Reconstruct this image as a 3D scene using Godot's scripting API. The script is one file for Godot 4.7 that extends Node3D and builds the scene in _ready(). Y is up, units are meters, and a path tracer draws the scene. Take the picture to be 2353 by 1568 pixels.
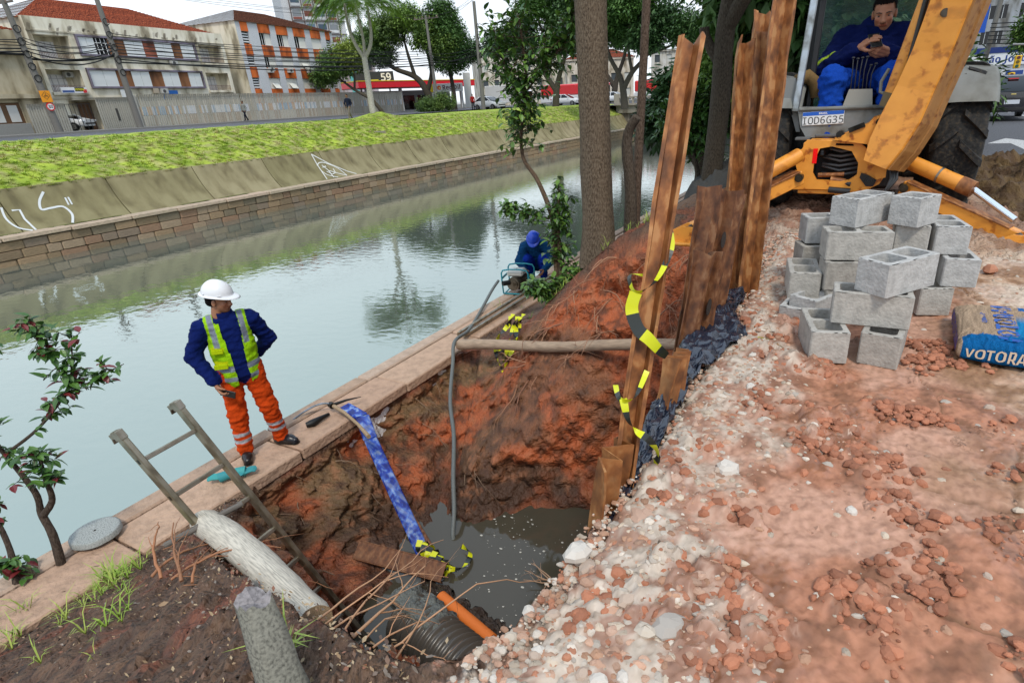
extends Node3D

var M := {}
var T := {}
var used := {}
var n1 := FastNoiseLite.new()
var n2 := FastNoiseLite.new()
var cell := FastNoiseLite.new()
var rng := RandomNumberGenerator.new()
var ring := []

func _ready():
	rng.seed = 7
	camera_and_light()
	n1.seed = 3; n1.noise_type = FastNoiseLite.TYPE_SIMPLEX; n1.frequency = 1.0; n1.fractal_type = FastNoiseLite.FRACTAL_FBM; n1.fractal_octaves = 4
	n2.seed = 11; n2.noise_type = FastNoiseLite.TYPE_SIMPLEX; n2.frequency = 1.0; n2.fractal_type = FastNoiseLite.FRACTAL_NONE
	cell.seed = 5; cell.noise_type = FastNoiseLite.TYPE_CELLULAR; cell.frequency = 1.0; cell.fractal_type = FastNoiseLite.FRACTAL_NONE
	cell.cellular_return_type = FastNoiseLite.RETURN_DISTANCE2_SUB
	textures_and_materials()
	build_ground()
	build_water()
	build_walkway()
	build_far_bank()
	build_roads()
	build_sheet_piles()
	build_logs()
	build_tapes()
	build_ladder()
	build_pit_things()
	build_plastic()
	build_roots()
	build_worker()
	build_driver()
	build_pump_worker()
	build_backhoe()
	build_blocks()
	build_bag()
	build_rubble()
	build_litter()
	build_trees()
	build_near_trees()
	build_shrubs()
	build_apartments()
	build_fence()
	build_poles()
	build_passers()
	build_cars()
	build_station()
	build_bridge()
	build_right_side()
	build_graffiti()

func camera_and_light():
	var cam := Camera3D.new()
	cam.name = "camera"
	cam.projection = Camera3D.PROJECTION_FRUSTUM
	cam.near = 0.05
	cam.far = 600.0
	cam.size = 2.0 * cam.near * 784.0 / 1296.93
	cam.frustum_offset = Vector2((1176.0 - 1303.2) / 1296.93, -(784.0 - 776.5) / 1296.93) * cam.near
	cam.position = Vector3(0, 1.25, 0)
	cam.basis = Basis(Vector3.UP, deg_to_rad(27.651)) * Basis(Vector3.RIGHT, deg_to_rad(-23.004)) * Basis(Vector3.BACK, deg_to_rad(-2.7614))
	add_child(cam)
	cam.current = true
	var we := WorldEnvironment.new()
	we.name = "world_environment"
	var e := Environment.new()
	e.background_mode = Environment.BG_SKY
	var sm := ProceduralSkyMaterial.new()
	sm.sky_top_color = Color(0.80, 0.88, 0.97)
	sm.sky_horizon_color = Color(0.90, 0.92, 0.94)
	sm.sky_curve = 0.32
	sm.ground_bottom_color = Color(0.35, 0.33, 0.3)
	sm.ground_horizon_color = Color(0.8, 0.82, 0.84)
	sm.sun_angle_max = 1.0
	sm.sky_energy_multiplier = 1.0
	var cov := NoiseTexture2D.new()
	cov.width = 1024; cov.height = 512; cov.seamless = true
	var cn := FastNoiseLite.new()
	cn.seed = 21; cn.frequency = 0.006; cn.fractal_octaves = 5
	cov.noise = cn
	var cg := Gradient.new()
	cg.set_color(0, Color(0.0, 0.0, 0.0, 1)); cg.set_color(1, Color(0.42, 0.42, 0.42, 1))
	cov.color_ramp = cg
	sm.sky_cover = cov
	sm.sky_cover_modulate = Color(1, 1, 1, 0.9)
	var sk := Sky.new()
	sk.sky_material = sm
	e.sky = sk
	e.tonemap_mode = Environment.TONE_MAPPER_LINEAR
	e.tonemap_exposure = 1.4
	e.sdfgi_enabled = true; e.ssao_enabled = true; e.ssil_enabled = true
	we.environment = e
	add_child(we)
	var sun := DirectionalLight3D.new()
	sun.name = "sun"
	sun.light_energy = 0.5
	sun.light_angular_distance = 10.0
	sun.light_color = Color(1.0, 0.97, 0.92)
	sun.shadow_enabled = true
	sun.look_at_from_position(Vector3(7, 16, 9), Vector3.ZERO)
	add_child(sun)

# ---------- mesh builder: explicit normals, faces given counter-clockwise seen from outside
class B:
	var v := PackedVector3Array()
	var n := PackedVector3Array()
	var c := PackedColorArray()
	var ix := PackedInt32Array()
	var col := Color.WHITE
	func tri(a: Vector3, b: Vector3, d: Vector3):
		var k := v.size()
		var nn := (b - a).cross(d - a).normalized()
		v.append(a); v.append(b); v.append(d)
		for i in 3:
			n.append(nn); c.append(col)
		ix.append(k); ix.append(k + 2); ix.append(k + 1)
	func quad(a: Vector3, b: Vector3, d: Vector3, e: Vector3):
		var k := v.size()
		var nn := (d - a).cross(e - b).normalized()
		v.append(a); v.append(b); v.append(d); v.append(e)
		for i in 4:
			n.append(nn); c.append(col)
		for q in [0, 2, 1, 0, 3, 2]:
			ix.append(k + q)
	# box centred at xf.origin
	func box(xf: Transform3D, s: Vector3, bev := 0.0):
		var h := s * 0.5
		bev = minf(bev, minf(h.x, minf(h.y, h.z)) * 0.8)
		var ax := [Vector3.RIGHT, Vector3.UP, Vector3.BACK]
		for i in 3:
			for sg in [-1.0, 1.0]:
				var u: int = (i + 1) % 3
				var w: int = (i + 2) % 3
				if sg < 0:
					var tmp := u
					u = w
					w = tmp
				var o: Vector3 = ax[i] * h[i] * sg
				var pu: Vector3 = ax[u] * (h[u] - bev)
				var pw: Vector3 = ax[w] * (h[w] - bev)
				quad(xf * (o - pu - pw), xf * (o + pu - pw), xf * (o + pu + pw), xf * (o - pu + pw))
		if bev > 0.0:
			for i in 3:
				var u: int = (i + 1) % 3
				var w: int = (i + 2) % 3
				for su in [-1.0, 1.0]:
					for sw in [-1.0, 1.0]:
						var l: Vector3 = ax[i] * (h[i] - bev)
						var p1: Vector3 = ax[u] * h[u] * su + ax[w] * (h[w] - bev) * sw
						var p2: Vector3 = ax[u] * (h[u] - bev) * su + ax[w] * h[w] * sw
						if su * sw > 0:
							quad(xf * (p1 - l), xf * (p2 - l), xf * (p2 + l), xf * (p1 + l))
						else:
							quad(xf * (p1 - l), xf * (p1 + l), xf * (p2 + l), xf * (p2 - l))
			for sx in [-1.0, 1.0]:
				for sy in [-1.0, 1.0]:
					for sz in [-1.0, 1.0]:
						var g := h - Vector3(bev, bev, bev)
						var a := Vector3(h.x * sx, g.y * sy, g.z * sz)
						var b := Vector3(g.x * sx, h.y * sy, g.z * sz)
						var d := Vector3(g.x * sx, g.y * sy, h.z * sz)
						if sx * sy * sz > 0:
							tri(xf * a, xf * b, xf * d)
						else:
							tri(xf * a, xf * d, xf * b)
	# a box from one point to another with a width along `side`
	func bar(a: Vector3, b: Vector3, w: float, t: float, side := Vector3.UP, bev := 0.0):
		var z := (b - a)
		var l := z.length()
		z /= l
		var y := (side - z * side.dot(z)).normalized()
		var x := y.cross(z)
		box(Transform3D(Basis(x, y, z), (a + b) * 0.5), Vector3(w, t, l), bev)
	func grid(p: Array, wrap_u := false, cols = null):
		# p: rows of PackedVector3Array, all the same length
		var k := v.size()
		var nr := p.size()
		var nc: int = p[0].size()
		for i in nr:
			var r: PackedVector3Array = p[i]
			var up: PackedVector3Array = p[mini(i + 1, nr - 1)]
			var dn: PackedVector3Array = p[maxi(i - 1, 0)]
			for j in nc:
				var j1 := (j + 1) % nc if wrap_u else mini(j + 1, nc - 1)
				var j0 := (j + nc - 1) % nc if wrap_u else maxi(j - 1, 0)
				var nn := (r[j1] - r[j0]).cross(up[j] - dn[j])
				v.append(r[j]); n.append(nn.normalized())
				c.append(col if cols == null else cols[i][j])
		for i in nr - 1:
			for j in (nc if wrap_u else nc - 1):
				var j1 := (j + 1) % nc
				var a := k + i * nc + j
				var b := k + i * nc + j1
				var d := k + (i + 1) * nc + j1
				var e := k + (i + 1) * nc + j
				ix.append(a); ix.append(d); ix.append(b)
				ix.append(a); ix.append(e); ix.append(d)
	func tube(pts: Array, r, sides := 8, cap := true):
		var rows := []
		var np := pts.size()
		var up := Vector3.UP
		for i in np:
			var d: Vector3 = (pts[mini(i + 1, np - 1)] - pts[maxi(i - 1, 0)])
			d = d.normalized()
			if i == 0:
				up = Vector3.RIGHT if absf(d.y) > 0.9 else Vector3.UP
			var x := up.cross(d).normalized()
			if x.length() < 0.5:
				x = Vector3.RIGHT
			var y := d.cross(x)
			up = y
			var rr: float = r[i] if r is Array else r
			var row := PackedVector3Array()
			for s in sides:
				var a := TAU * s / sides
				row.append(pts[i] + (x * cos(a) + y * sin(a)) * rr)
			rows.append(row)
		grid(rows, true)
		if cap:
			for e in [0, np - 1]:
				var row: PackedVector3Array = rows[e]
				for s in range(1, sides - 1):
					if e == 0:
						tri(row[0], row[s + 1], row[s])
					else:
						tri(row[0], row[s], row[s + 1])
	func lathe(prof: Array, xf: Transform3D, sides := 16):
		var rows := []
		for q in prof:
			var row := PackedVector3Array()
			for s in sides:
				var a := -TAU * s / sides
				row.append(xf * Vector3(cos(a) * q.x, q.y, sin(a) * q.x))
			rows.append(row)
		grid(rows, true)
	func disc(xf: Transform3D, r: float, sides := 16):
		for s in range(1, sides - 1):
			var p := func(i): return xf * Vector3(cos(TAU * i / sides) * r, sin(TAU * i / sides) * r, 0)
			tri(p.call(0), p.call(s), p.call(s + 1))
	func cyl(a: Vector3, b: Vector3, r: float, sides := 12):
		var d := (b - a).normalized()
		var x := (Vector3.RIGHT if absf(d.x) < 0.8 else Vector3.UP)
		x = (x - d * x.dot(d)).normalized()
		var y := d.cross(x)
		var rows := []
		for e in [a, b]:
			var row := PackedVector3Array()
			for s in sides:
				row.append(e + (x * cos(TAU * s / sides) + y * sin(TAU * s / sides)) * r)
			rows.append(row)
		grid(rows, true)
		disc(Transform3D(Basis(x, y, d), b), r, sides)
		disc(Transform3D(Basis(y, x, -d), a), r, sides)
	# polygon in the xy plane of xf, drawn out along its z from z0 to z1
	func prism(poly: PackedVector2Array, z0: float, z1: float, xf := Transform3D()):
		if Geometry2D.is_polygon_clockwise(poly):
			poly = poly.duplicate()
			poly.reverse()
		var t := Geometry2D.triangulate_polygon(poly)
		for i in range(0, t.size(), 3):
			var a := poly[t[i]]
			var b := poly[t[i + 1]]
			var d := poly[t[i + 2]]
			if (b - a).cross(d - a) < 0:
				var q := b
				b = d
				d = q
			tri(xf * Vector3(a.x, a.y, z1), xf * Vector3(b.x, b.y, z1), xf * Vector3(d.x, d.y, z1))
			tri(xf * Vector3(a.x, a.y, z0), xf * Vector3(d.x, d.y, z0), xf * Vector3(b.x, b.y, z0))
		for i in poly.size():
			var a := poly[i]
			var b := poly[(i + 1) % poly.size()]
			quad(xf * Vector3(a.x, a.y, z0), xf * Vector3(b.x, b.y, z0), xf * Vector3(b.x, b.y, z1), xf * Vector3(a.x, a.y, z1))
	func blob(at: Vector3, s: Vector3, seedv: int, rough := 0.25, u := 8, w := 6, basis := Basis()):
		var r := RandomNumberGenerator.new()
		r.seed = seedv
		var rows := []
		for i in w + 1:
			var row := PackedVector3Array()
			var th := PI * i / w
			for j in u:
				var a := TAU * j / u
				var k := 1.0 + r.randf_range(-rough, rough)
				if i == 0 or i == w:
					k = 0.85
				row.append(at + basis * (Vector3(sin(th) * cos(a), -cos(th), -sin(th) * sin(a)) * k * s))
			rows.append(row)
		grid(rows, true)
	func mesh() -> ArrayMesh:
		# the winding follows the normals
		for t in range(0, ix.size(), 3):
			var i0 := ix[t]
			var i1 := ix[t + 1]
			var i2 := ix[t + 2]
			if (v[i2] - v[i0]).cross(v[i1] - v[i0]).dot(n[i0] + n[i1] + n[i2]) < 0.0:
				ix[t + 1] = i2
				ix[t + 2] = i1
		var ar := []
		ar.resize(Mesh.ARRAY_MAX)
		ar[Mesh.ARRAY_VERTEX] = v
		ar[Mesh.ARRAY_NORMAL] = n
		ar[Mesh.ARRAY_COLOR] = c
		ar[Mesh.ARRAY_INDEX] = ix
		var m := ArrayMesh.new()
		m.add_surface_from_arrays(Mesh.PRIMITIVE_TRIANGLES, ar)
		return m

func at(p: Vector3, yaw := 0.0, pitch := 0.0, roll := 0.0) -> Transform3D:
	return Transform3D(Basis(Vector3.UP, yaw) * Basis(Vector3.RIGHT, pitch) * Basis(Vector3.BACK, roll), p)

func nm(s: String) -> String:
	used[s] = used.get(s, -1) + 1
	return s if used[s] == 0 else "%s_%03d" % [s, used[s]]

func inst(called: String, mesh: Mesh, mat: Material, parent: Node = self, xf := Transform3D()) -> MeshInstance3D:
	var o := MeshInstance3D.new()
	o.name = nm(called) if parent == self else called
	o.mesh = mesh
	o.material_override = mat
	o.transform = xf
	parent.add_child(o, true)
	return o

func put(called: String, b: B, mat: Material, parent: Node = self, xf := Transform3D()) -> MeshInstance3D:
	return inst(called, b.mesh(), mat, parent, xf)

func tag(o: Node, label := "", category := "", group := "", kind := "") -> Node:
	if label: o.set_meta("label", label)
	if category: o.set_meta("category", category)
	if group: o.set_meta("group", group)
	if kind: o.set_meta("kind", kind)
	return o

func thing(called: String, label: String, category: String, xf := Transform3D(), group := "") -> Node3D:
	var o := Node3D.new()
	o.name = nm(called)
	o.transform = xf
	add_child(o)
	tag(o, label, category, group)
	return o

func copy(o: Node3D, label: String, xf: Transform3D, base := "") -> Node3D:
	var r: Node3D = o.duplicate()
	var stem := base if base else str(o.name).rstrip("0123456789").rstrip("_")
	r.name = nm(stem)
	add_child(r)
	r.transform = xf
	r.set_meta("label", label)
	return r

func many(called: String, mesh: Mesh, mat: Material, xfs: Array, cols, parent: Node = self, kind := "stuff") -> MultiMeshInstance3D:
	var mm := MultiMesh.new()
	mm.transform_format = MultiMesh.TRANSFORM_3D
	mm.use_colors = cols != null
	mm.mesh = mesh
	mm.instance_count = xfs.size()
	for i in xfs.size():
		mm.set_instance_transform(i, xfs[i])
		if cols != null:
			mm.set_instance_color(i, cols[i])
	var o := MultiMeshInstance3D.new()
	o.name = nm(called) if parent == self else called
	o.multimesh = mm
	o.material_override = mat
	parent.add_child(o, true)
	if kind: o.set_meta("kind", kind)
	return o

func ss(a: float, b: float, x: float) -> float:
	return smoothstep(a, b, x)

func lin(r: float, g: float, b: float) -> Color:
	return Color(r, g, b).linear_to_srgb()

func noise_tex(seedv: int, freq: float, oct: int, ramp: Array, size := 512, type := FastNoiseLite.TYPE_SIMPLEX_SMOOTH) -> NoiseTexture2D:
	var t := NoiseTexture2D.new()
	t.width = size; t.height = size; t.seamless = true
	var f := FastNoiseLite.new()
	f.seed = seedv; f.frequency = freq; f.fractal_octaves = oct; f.noise_type = type
	if type == FastNoiseLite.TYPE_CELLULAR:
		f.cellular_return_type = FastNoiseLite.RETURN_DISTANCE2_SUB
		f.fractal_type = FastNoiseLite.FRACTAL_NONE
	t.noise = f
	var g := Gradient.new()
	var off := PackedFloat32Array()
	var cs := PackedColorArray()
	for q in ramp:
		off.append(q[0])
		cs.append(q[1] if q[1] is Color else Color(q[1], q[1], q[1]))
	g.offsets = off
	g.colors = cs
	t.color_ramp = g
	return t

func mat(called: String, color: Color, rough := 0.8, tex = "", scale = 1.0, bump = "", bs := 0.5, metal := 0.0, spec := 0.5) -> StandardMaterial3D:
	var m := StandardMaterial3D.new()
	m.resource_name = called
	m.albedo_color = color
	m.roughness = rough
	m.metallic = metal
	m.metallic_specular = spec
	m.vertex_color_use_as_albedo = true
	if tex or bump:
		m.uv1_triplanar = true
		m.uv1_scale = scale if scale is Vector3 else Vector3.ONE * scale
	if tex:
		m.albedo_texture = T[tex]
	if bump:
		m.heightmap_enabled = true
		m.heightmap_texture = T[bump]
		m.heightmap_scale = bs
	M[called] = m
	return m

func textures_and_materials():
	T.grain = noise_tex(1, 0.05, 5, [[0.0, 0.45], [0.5, 0.85], [1.0, 1.0]])
	T.blotch = noise_tex(2, 0.008, 6, [[0.15, 0.8], [0.5, 0.93], [0.8, 1.0]])
	T.rough = noise_tex(3, 0.03, 6, [[0.0, 0.0], [1.0, 1.0]])
	T.lump = noise_tex(4, 0.012, 5, [[0.0, 0.0], [1.0, 1.0]])
	T.streak = noise_tex(5, 0.02, 5, [[0.2, 0.55], [0.5, 0.9], [0.8, 1.0]])
	T.soil = noise_tex(6, 0.045, 6, [[0.15, Color(0.80, 0.78, 0.76)], [0.45, Color(0.92, 0.91, 0.89)], [0.8, Color(1, 1, 1)]], 1024)
	T.rust = noise_tex(7, 0.016, 7, [[0.12, Color(0.36, 0.24, 0.16)], [0.36, Color(0.48, 0.325, 0.205)], [0.5, Color(0.55, 0.375, 0.235)], [0.62, Color(0.62, 0.44, 0.28)], [0.78, Color(0.70, 0.55, 0.40)]])
	T.bark = noise_tex(8, 0.02, 6, [[0.2, Color(0.55, 0.5, 0.45)], [0.5, Color(0.85, 0.82, 0.78)], [0.8, Color(1, 1, 1)]])
	T.conc = noise_tex(9, 0.010, 7, [[0.1, 0.87], [0.45, 0.95], [0.8, 1.0]])
	T.crack = noise_tex(10, 0.012, 1, [[0.0, 0.35], [0.03, 0.9], [0.2, 1.0]], 512, FastNoiseLite.TYPE_CELLULAR)
	T.paint = noise_tex(12, 0.012, 6, [[0.0, Color(0.35, 0.22, 0.12)], [0.22, Color(0.72, 0.6, 0.45)], [0.34, Color(0.95, 0.93, 0.9)], [1.0, Color(1, 1, 1)]])
	T.grime = noise_tex(13, 0.007, 6, [[0.1, Color(0.6, 0.57, 0.52)], [0.4, Color(0.9, 0.89, 0.86)], [0.65, Color(1, 1, 1)]])
	T.tyre = noise_tex(14, 0.02, 5, [[0.3, Color(0.35, 0.35, 0.36)], [0.6, Color(0.6, 0.58, 0.55)], [0.85, Color(1.0, 0.85, 0.65)]])
	T.bluetape = noise_tex(15, 0.011, 4, [[0.3, Color(0.02, 0.1, 0.42)], [0.52, Color(0.05, 0.2, 0.62)], [0.62, Color(0.3, 0.45, 0.75)], [0.8, Color(0.62, 0.68, 0.78)]])
	T.roof = noise_tex(16, 0.03, 4, [[0.2, Color(0.4, 0.25, 0.2)], [0.5, Color(0.8, 0.62, 0.5)], [0.8, Color(1, 0.95, 0.9)]])
	T.wet = noise_tex(31, 0.006, 5, [[0.3, 0.32], [0.5, 0.6], [0.65, 0.85]])
	mat("soil", Color.WHITE, 0.85, "soil", 1.4, "rough", 2.2)
	mat("mud", Color.WHITE, 1.0, "soil", 0.5, "rough", 0.4)
	M.mud.roughness_texture = T.wet
	mat("pitsoil", Color.WHITE, 0.7, "soil", 1.1, "rough", 3.5)
	mat("stone", Color.WHITE, 0.85, "grain", 3.0, "rough", 0.12)
	mat("gravel", Color.WHITE, 0.85)
	mat("dry", Color.WHITE, 0.9, "grain", 1.2, "rough", 0.3)
	mat("conc", lin(0.34, 0.31, 0.26), 0.85, "conc", 0.8, "rough", 0.5)
	mat("slabstone", lin(0.50, 0.37, 0.28), 0.85, "conc", 1.1, "rough", 1.0)
	mat("wallstone", Color.WHITE, 0.85, "conc", 0.9, "rough", 1.5)
	mat("lining", lin(0.31, 0.265, 0.155), 0.85, "grime", Vector3(0.35, 0.15, 0.35), "rough", 0.6)
	mat("grass", Color.WHITE, 0.9, "blotch", 0.25, "rough", 3.0)
	mat("blade", Color.WHITE, 0.7)
	mat("asphalt", lin(0.13, 0.133, 0.15), 0.85, "grain", 0.8, "rough", 0.3)
	mat("whiteline", lin(0.75, 0.75, 0.75), 0.7, "grain", 1.0)
	var w := mat("water", lin(0.40, 0.46, 0.405), 0.03, "", 1.0, "", 0.0, 0.84)
	w.uv1_triplanar = true
	w.uv1_world_triplanar = true
	w.uv1_scale = Vector3(0.30, 0.30, 0.55)
	T.wave = noise_tex(17, 0.012, 4, [[0.0, 0.0], [1.0, 1.0]])
	w.heightmap_enabled = true
	w.heightmap_texture = T.wave
	w.heightmap_scale = 0.22
	var pw := mat("pitwater", lin(0.06, 0.052, 0.036), 0.05, "", 1.0, "", 0.0, 0.0, 0.45)
	pw.uv1_triplanar = true
	pw.uv1_scale = Vector3.ONE * 0.8
	mat("plain", Color.WHITE, 0.7)
	mat("gloss", Color.WHITE, 0.3)
	mat("dirtywhite", lin(0.62, 0.60, 0.54), 0.85, "grime", Vector3(0.12, 0.10, 0.12), "rough", 0.3)
	mat("plaster", Color.WHITE, 0.88, "grime", Vector3(0.22, 0.07, 0.22), "rough", 0.3)
	mat("rust", lin(1.0, 0.84, 0.64), 0.55, "rust", Vector3(1.6, 0.9, 1.6), "rough", 0.12, 0.25)
	mat("rustdark", lin(0.52, 0.42, 0.38), 0.6, "rust", Vector3(1.8, 1.0, 1.8), "rough", 0.2, 0.2)
	mat("yellow_dirty", lin(0.36, 0.17, 0.045), 0.55, "paint", 1.3, "rough", 0.1)
	mat("bark", Color.WHITE, 0.9, "bark", Vector3(5.0, 1.6, 5.0), "rough", 1.2)
	mat("yellow", lin(0.82, 0.34, 0.045), 0.42, "paint", 0.9, "rough", 0.05)
	mat("grey_panel", lin(0.20, 0.205, 0.20), 0.7, "grime", 0.8, "rough", 0.15)
	mat("tyre", lin(0.06, 0.06, 0.06), 0.85, "tyre", 2.0, "rough", 0.5)
	mat("block", lin(0.47, 0.46, 0.44), 0.92, "conc", 3.0, "rough", 0.25)
	T.woodgrain = noise_tex(33, 0.02, 5, [[0.2, 0.72], [0.5, 0.92], [0.8, 1.0]])
	mat("wood", Color.WHITE, 0.85, "woodgrain", Vector3(12, 12, 0.5), "woodgrain", 0.12)
	mat("metal", Color.WHITE, 0.4, "grime", 1.5, "", 0.0, 0.8)
	mat("chrome", lin(0.8, 0.82, 0.85), 0.12, "", 1.0, "", 0.0, 1.0)
	mat("black", lin(0.012, 0.012, 0.014), 0.5)
	mat("hose", lin(0.9, 0.9, 0.9), 0.6, "grain", 4.0)
	mat("rubber", lin(0.03, 0.03, 0.032), 0.55, "grain", 4.0)
	mat("plasticbag", lin(0.012, 0.016, 0.03), 0.22, "", 1.0, "", 0.0, 0.0, 0.8)
	mat("bluetape", Color.WHITE, 0.4, "bluetape", Vector3(1.6, 0.8, 1.6), "rough", 0.25)
	mat("cloth", Color.WHITE, 0.9, "grain", 6.0, "rough", 0.25, 0.0, 0.25)
	mat("skin", Color.WHITE, 0.55)
	mat("carpaint", Color.WHITE, 0.22)
	M.carpaint.clearcoat_enabled = true
	M.carpaint.clearcoat_roughness = 0.05
	mat("rooftile", Color.WHITE, 0.9, "roof", 0.5)
	var g := mat("glass", Color(0.55, 0.75, 0.72, 0.22), 0.03)
	g.transparency = BaseMaterial3D.TRANSPARENCY_ALPHA
	g.vertex_color_use_as_albedo = false
	mat("darkglass", lin(0.02, 0.025, 0.03), 0.08)
	var lf := mat("leaf", Color.WHITE, 0.42)
	lf.backlight_enabled = true
	lf.backlight = Color(0.35, 0.4, 0.2)
	var fl := mat("foliage", Color.WHITE, 0.6)
	fl.backlight_enabled = true
	fl.backlight = Color(0.3, 0.36, 0.15)

# natural height of the near bank, without the pit
func gy(x: float, z: float) -> float:
	var near := -2.05 * clampf((-0.75 - x) / 4.05, 0, 1)
	var far := -0.12 * ss(0.6, 2.0, -x) - 1.93 * ss(1.9, 4.8, -x)
	var y := lerpf(near, far, ss(2.2, 5.0, -z))
	return y + 0.12 * ss(4, 6, -z) * ss(0.5, 2.5, x + 3.0) * (1.0 - ss(8, 14, -z)) * (1.0 - ss(0.9, 1.5, x))

func fx(z: float) -> float:
	return -23.95 - 0.0153 * z

# rim of the pit: x, z, and its floor: x, z, and how the wall falls (0 straight, 1 like the far slope, 2 like the walkway side)
const RIM := [
	[-0.60, -1.15, -0.95, -1.9, 0], [-0.61, -2.3, -0.95, -2.6, 0], [-0.63, -3.6, -0.98, -3.6, 0], [-0.66, -4.9, -1.1, -4.5, 0],
	[-0.95, -5.8, -1.3, -4.75, 1], [-1.7, -6.2, -1.75, -4.7, 1], [-2.6, -6.2, -2.5, -4.35, 1], [-3.6, -6.3, -3.2, -3.75, 1],
	[-4.45, -6.15, -3.42, -3.55, 1], [-4.84, -5.65, -3.46, -3.45, 2], [-4.86, -4.9, -3.45, -3.35, 2], [-4.86, -4.0, -3.42, -3.2, 2],
	[-4.86, -3.1, -3.38, -2.95, 2], [-4.84, -2.6, -3.4, -2.6, 2], [-4.45, -2.2, -3.35, -2.3, 2], [-4.15, -1.75, -3.1, -2.05, 0],
	[-3.6, -1.5, -2.8, -1.9, 0], [-3.05, -1.30, -2.5, -1.75, 0], [-2.4, -1.1, -2.1, -1.7, 0], [-1.9, -0.96, -1.8, -1.65, 0],
	[-1.4, -0.82, -1.5, -1.6, 0], [-1.05, -0.73, -1.25, -1.6, 0], [-0.84, -0.69, -1.1, -1.6, 0], [-0.70, -0.75, -1.0, -1.65, 0], [-0.63, -0.92, -0.95, -1.75, 0]]

func rim_at(u: float) -> Array:
	var k := RIM.size()
	var i := int(floorf(u * k)) % k
	var f := u * k - floorf(u * k)
	var out := []
	for q in 5:
		out.append(cubic_interpolate(RIM[i][q], RIM[(i + 1) % k][q], RIM[(i + k - 1) % k][q], RIM[(i + 2) % k][q], f) if q < 4 else lerpf(RIM[i][q], RIM[(i + 1) % k][q], f))
	return out

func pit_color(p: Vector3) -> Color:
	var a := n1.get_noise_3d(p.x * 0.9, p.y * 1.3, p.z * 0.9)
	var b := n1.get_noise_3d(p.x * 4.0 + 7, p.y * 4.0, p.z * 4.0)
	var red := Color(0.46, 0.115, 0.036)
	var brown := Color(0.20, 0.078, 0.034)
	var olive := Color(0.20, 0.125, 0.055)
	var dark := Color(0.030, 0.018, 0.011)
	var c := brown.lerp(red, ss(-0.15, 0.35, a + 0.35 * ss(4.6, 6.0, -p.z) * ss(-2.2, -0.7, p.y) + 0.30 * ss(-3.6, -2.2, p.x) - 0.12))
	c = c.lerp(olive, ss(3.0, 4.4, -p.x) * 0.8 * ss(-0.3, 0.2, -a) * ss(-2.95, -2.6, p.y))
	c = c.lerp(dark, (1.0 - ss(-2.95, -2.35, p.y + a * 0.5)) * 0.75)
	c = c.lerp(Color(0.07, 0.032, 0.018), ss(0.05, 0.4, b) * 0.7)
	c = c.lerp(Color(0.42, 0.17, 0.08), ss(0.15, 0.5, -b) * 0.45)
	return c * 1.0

func top_color(x: float, z: float, d: float) -> Color:
	var a := n1.get_noise_2d(x * 1.1 + 3.0, z * 1.1)
	var b := n1.get_noise_2d(x * 5.0, z * 5.0 + 9.0)
	var e := n1.get_noise_2d(x * 16.0, z * 16.0)
	if x < -0.7 - 0.15 * b and z > -2.3 or x < -1.0:
		var far := ss(3.5, 5.0, -z)
		var c := Color(0.105, 0.056, 0.034).lerp(Color(0.15, 0.085, 0.05), ss(-0.2, 0.3, b))
		c = c.lerp(Color(0.20, 0.062, 0.028), far * ss(-0.3, 0.25, a) * (1.0 - ss(0.25, 1.6, d)))
		c = c.lerp(Color(0.20, 0.125, 0.085), far * ss(0.4, 1.6, d) * 0.8)
		c = c.lerp(Color(0.04, 0.025, 0.018), ss(0.1, 0.5, e) * 0.6)
		c = c.lerp(Color(0.22, 0.062, 0.03), (1.0 - far) * ss(0.28, 0.5, a + 0.3 * b) * 0.7)
		return c
	var rubble := 1.0 - ss(0.22, 0.55, d + 0.22 * a + 0.1 * b)
	var mud := Color(0.46, 0.205, 0.12).lerp(Color(0.28, 0.125, 0.07), ss(-0.05, 0.35, b))
	mud = mud.lerp(Color(0.54, 0.30, 0.21), ss(0.0, 0.35, a))
	var slab := Color(0.54, 0.36, 0.245).lerp(Color(0.30, 0.16, 0.08), ss(-0.02, 0.28, a + 0.35 * b))
	slab = slab.lerp(Color(0.64, 0.51, 0.39), ss(0.12, 0.4, -a + 0.3 * e))
	var c := mud.lerp(slab, ss(0.42, 0.8, x - 0.12 * z * 0.0 + 0.35 * a + 0.25 * ss(1.6, 0.8, -z)))
	c = c.lerp(Color(0.56, 0.47, 0.39).lerp(Color(0.38, 0.22, 0.16), ss(-0.1, 0.3, b)), rubble)
	c = c.lerp(Color(0.20, 0.095, 0.055), ss(0.2, 0.55, e) * 0.3)
	c = c.lerp(Color(0.26, 0.14, 0.085), ss(4.0, 6.5, -z) * 0.75)
	return c

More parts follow.
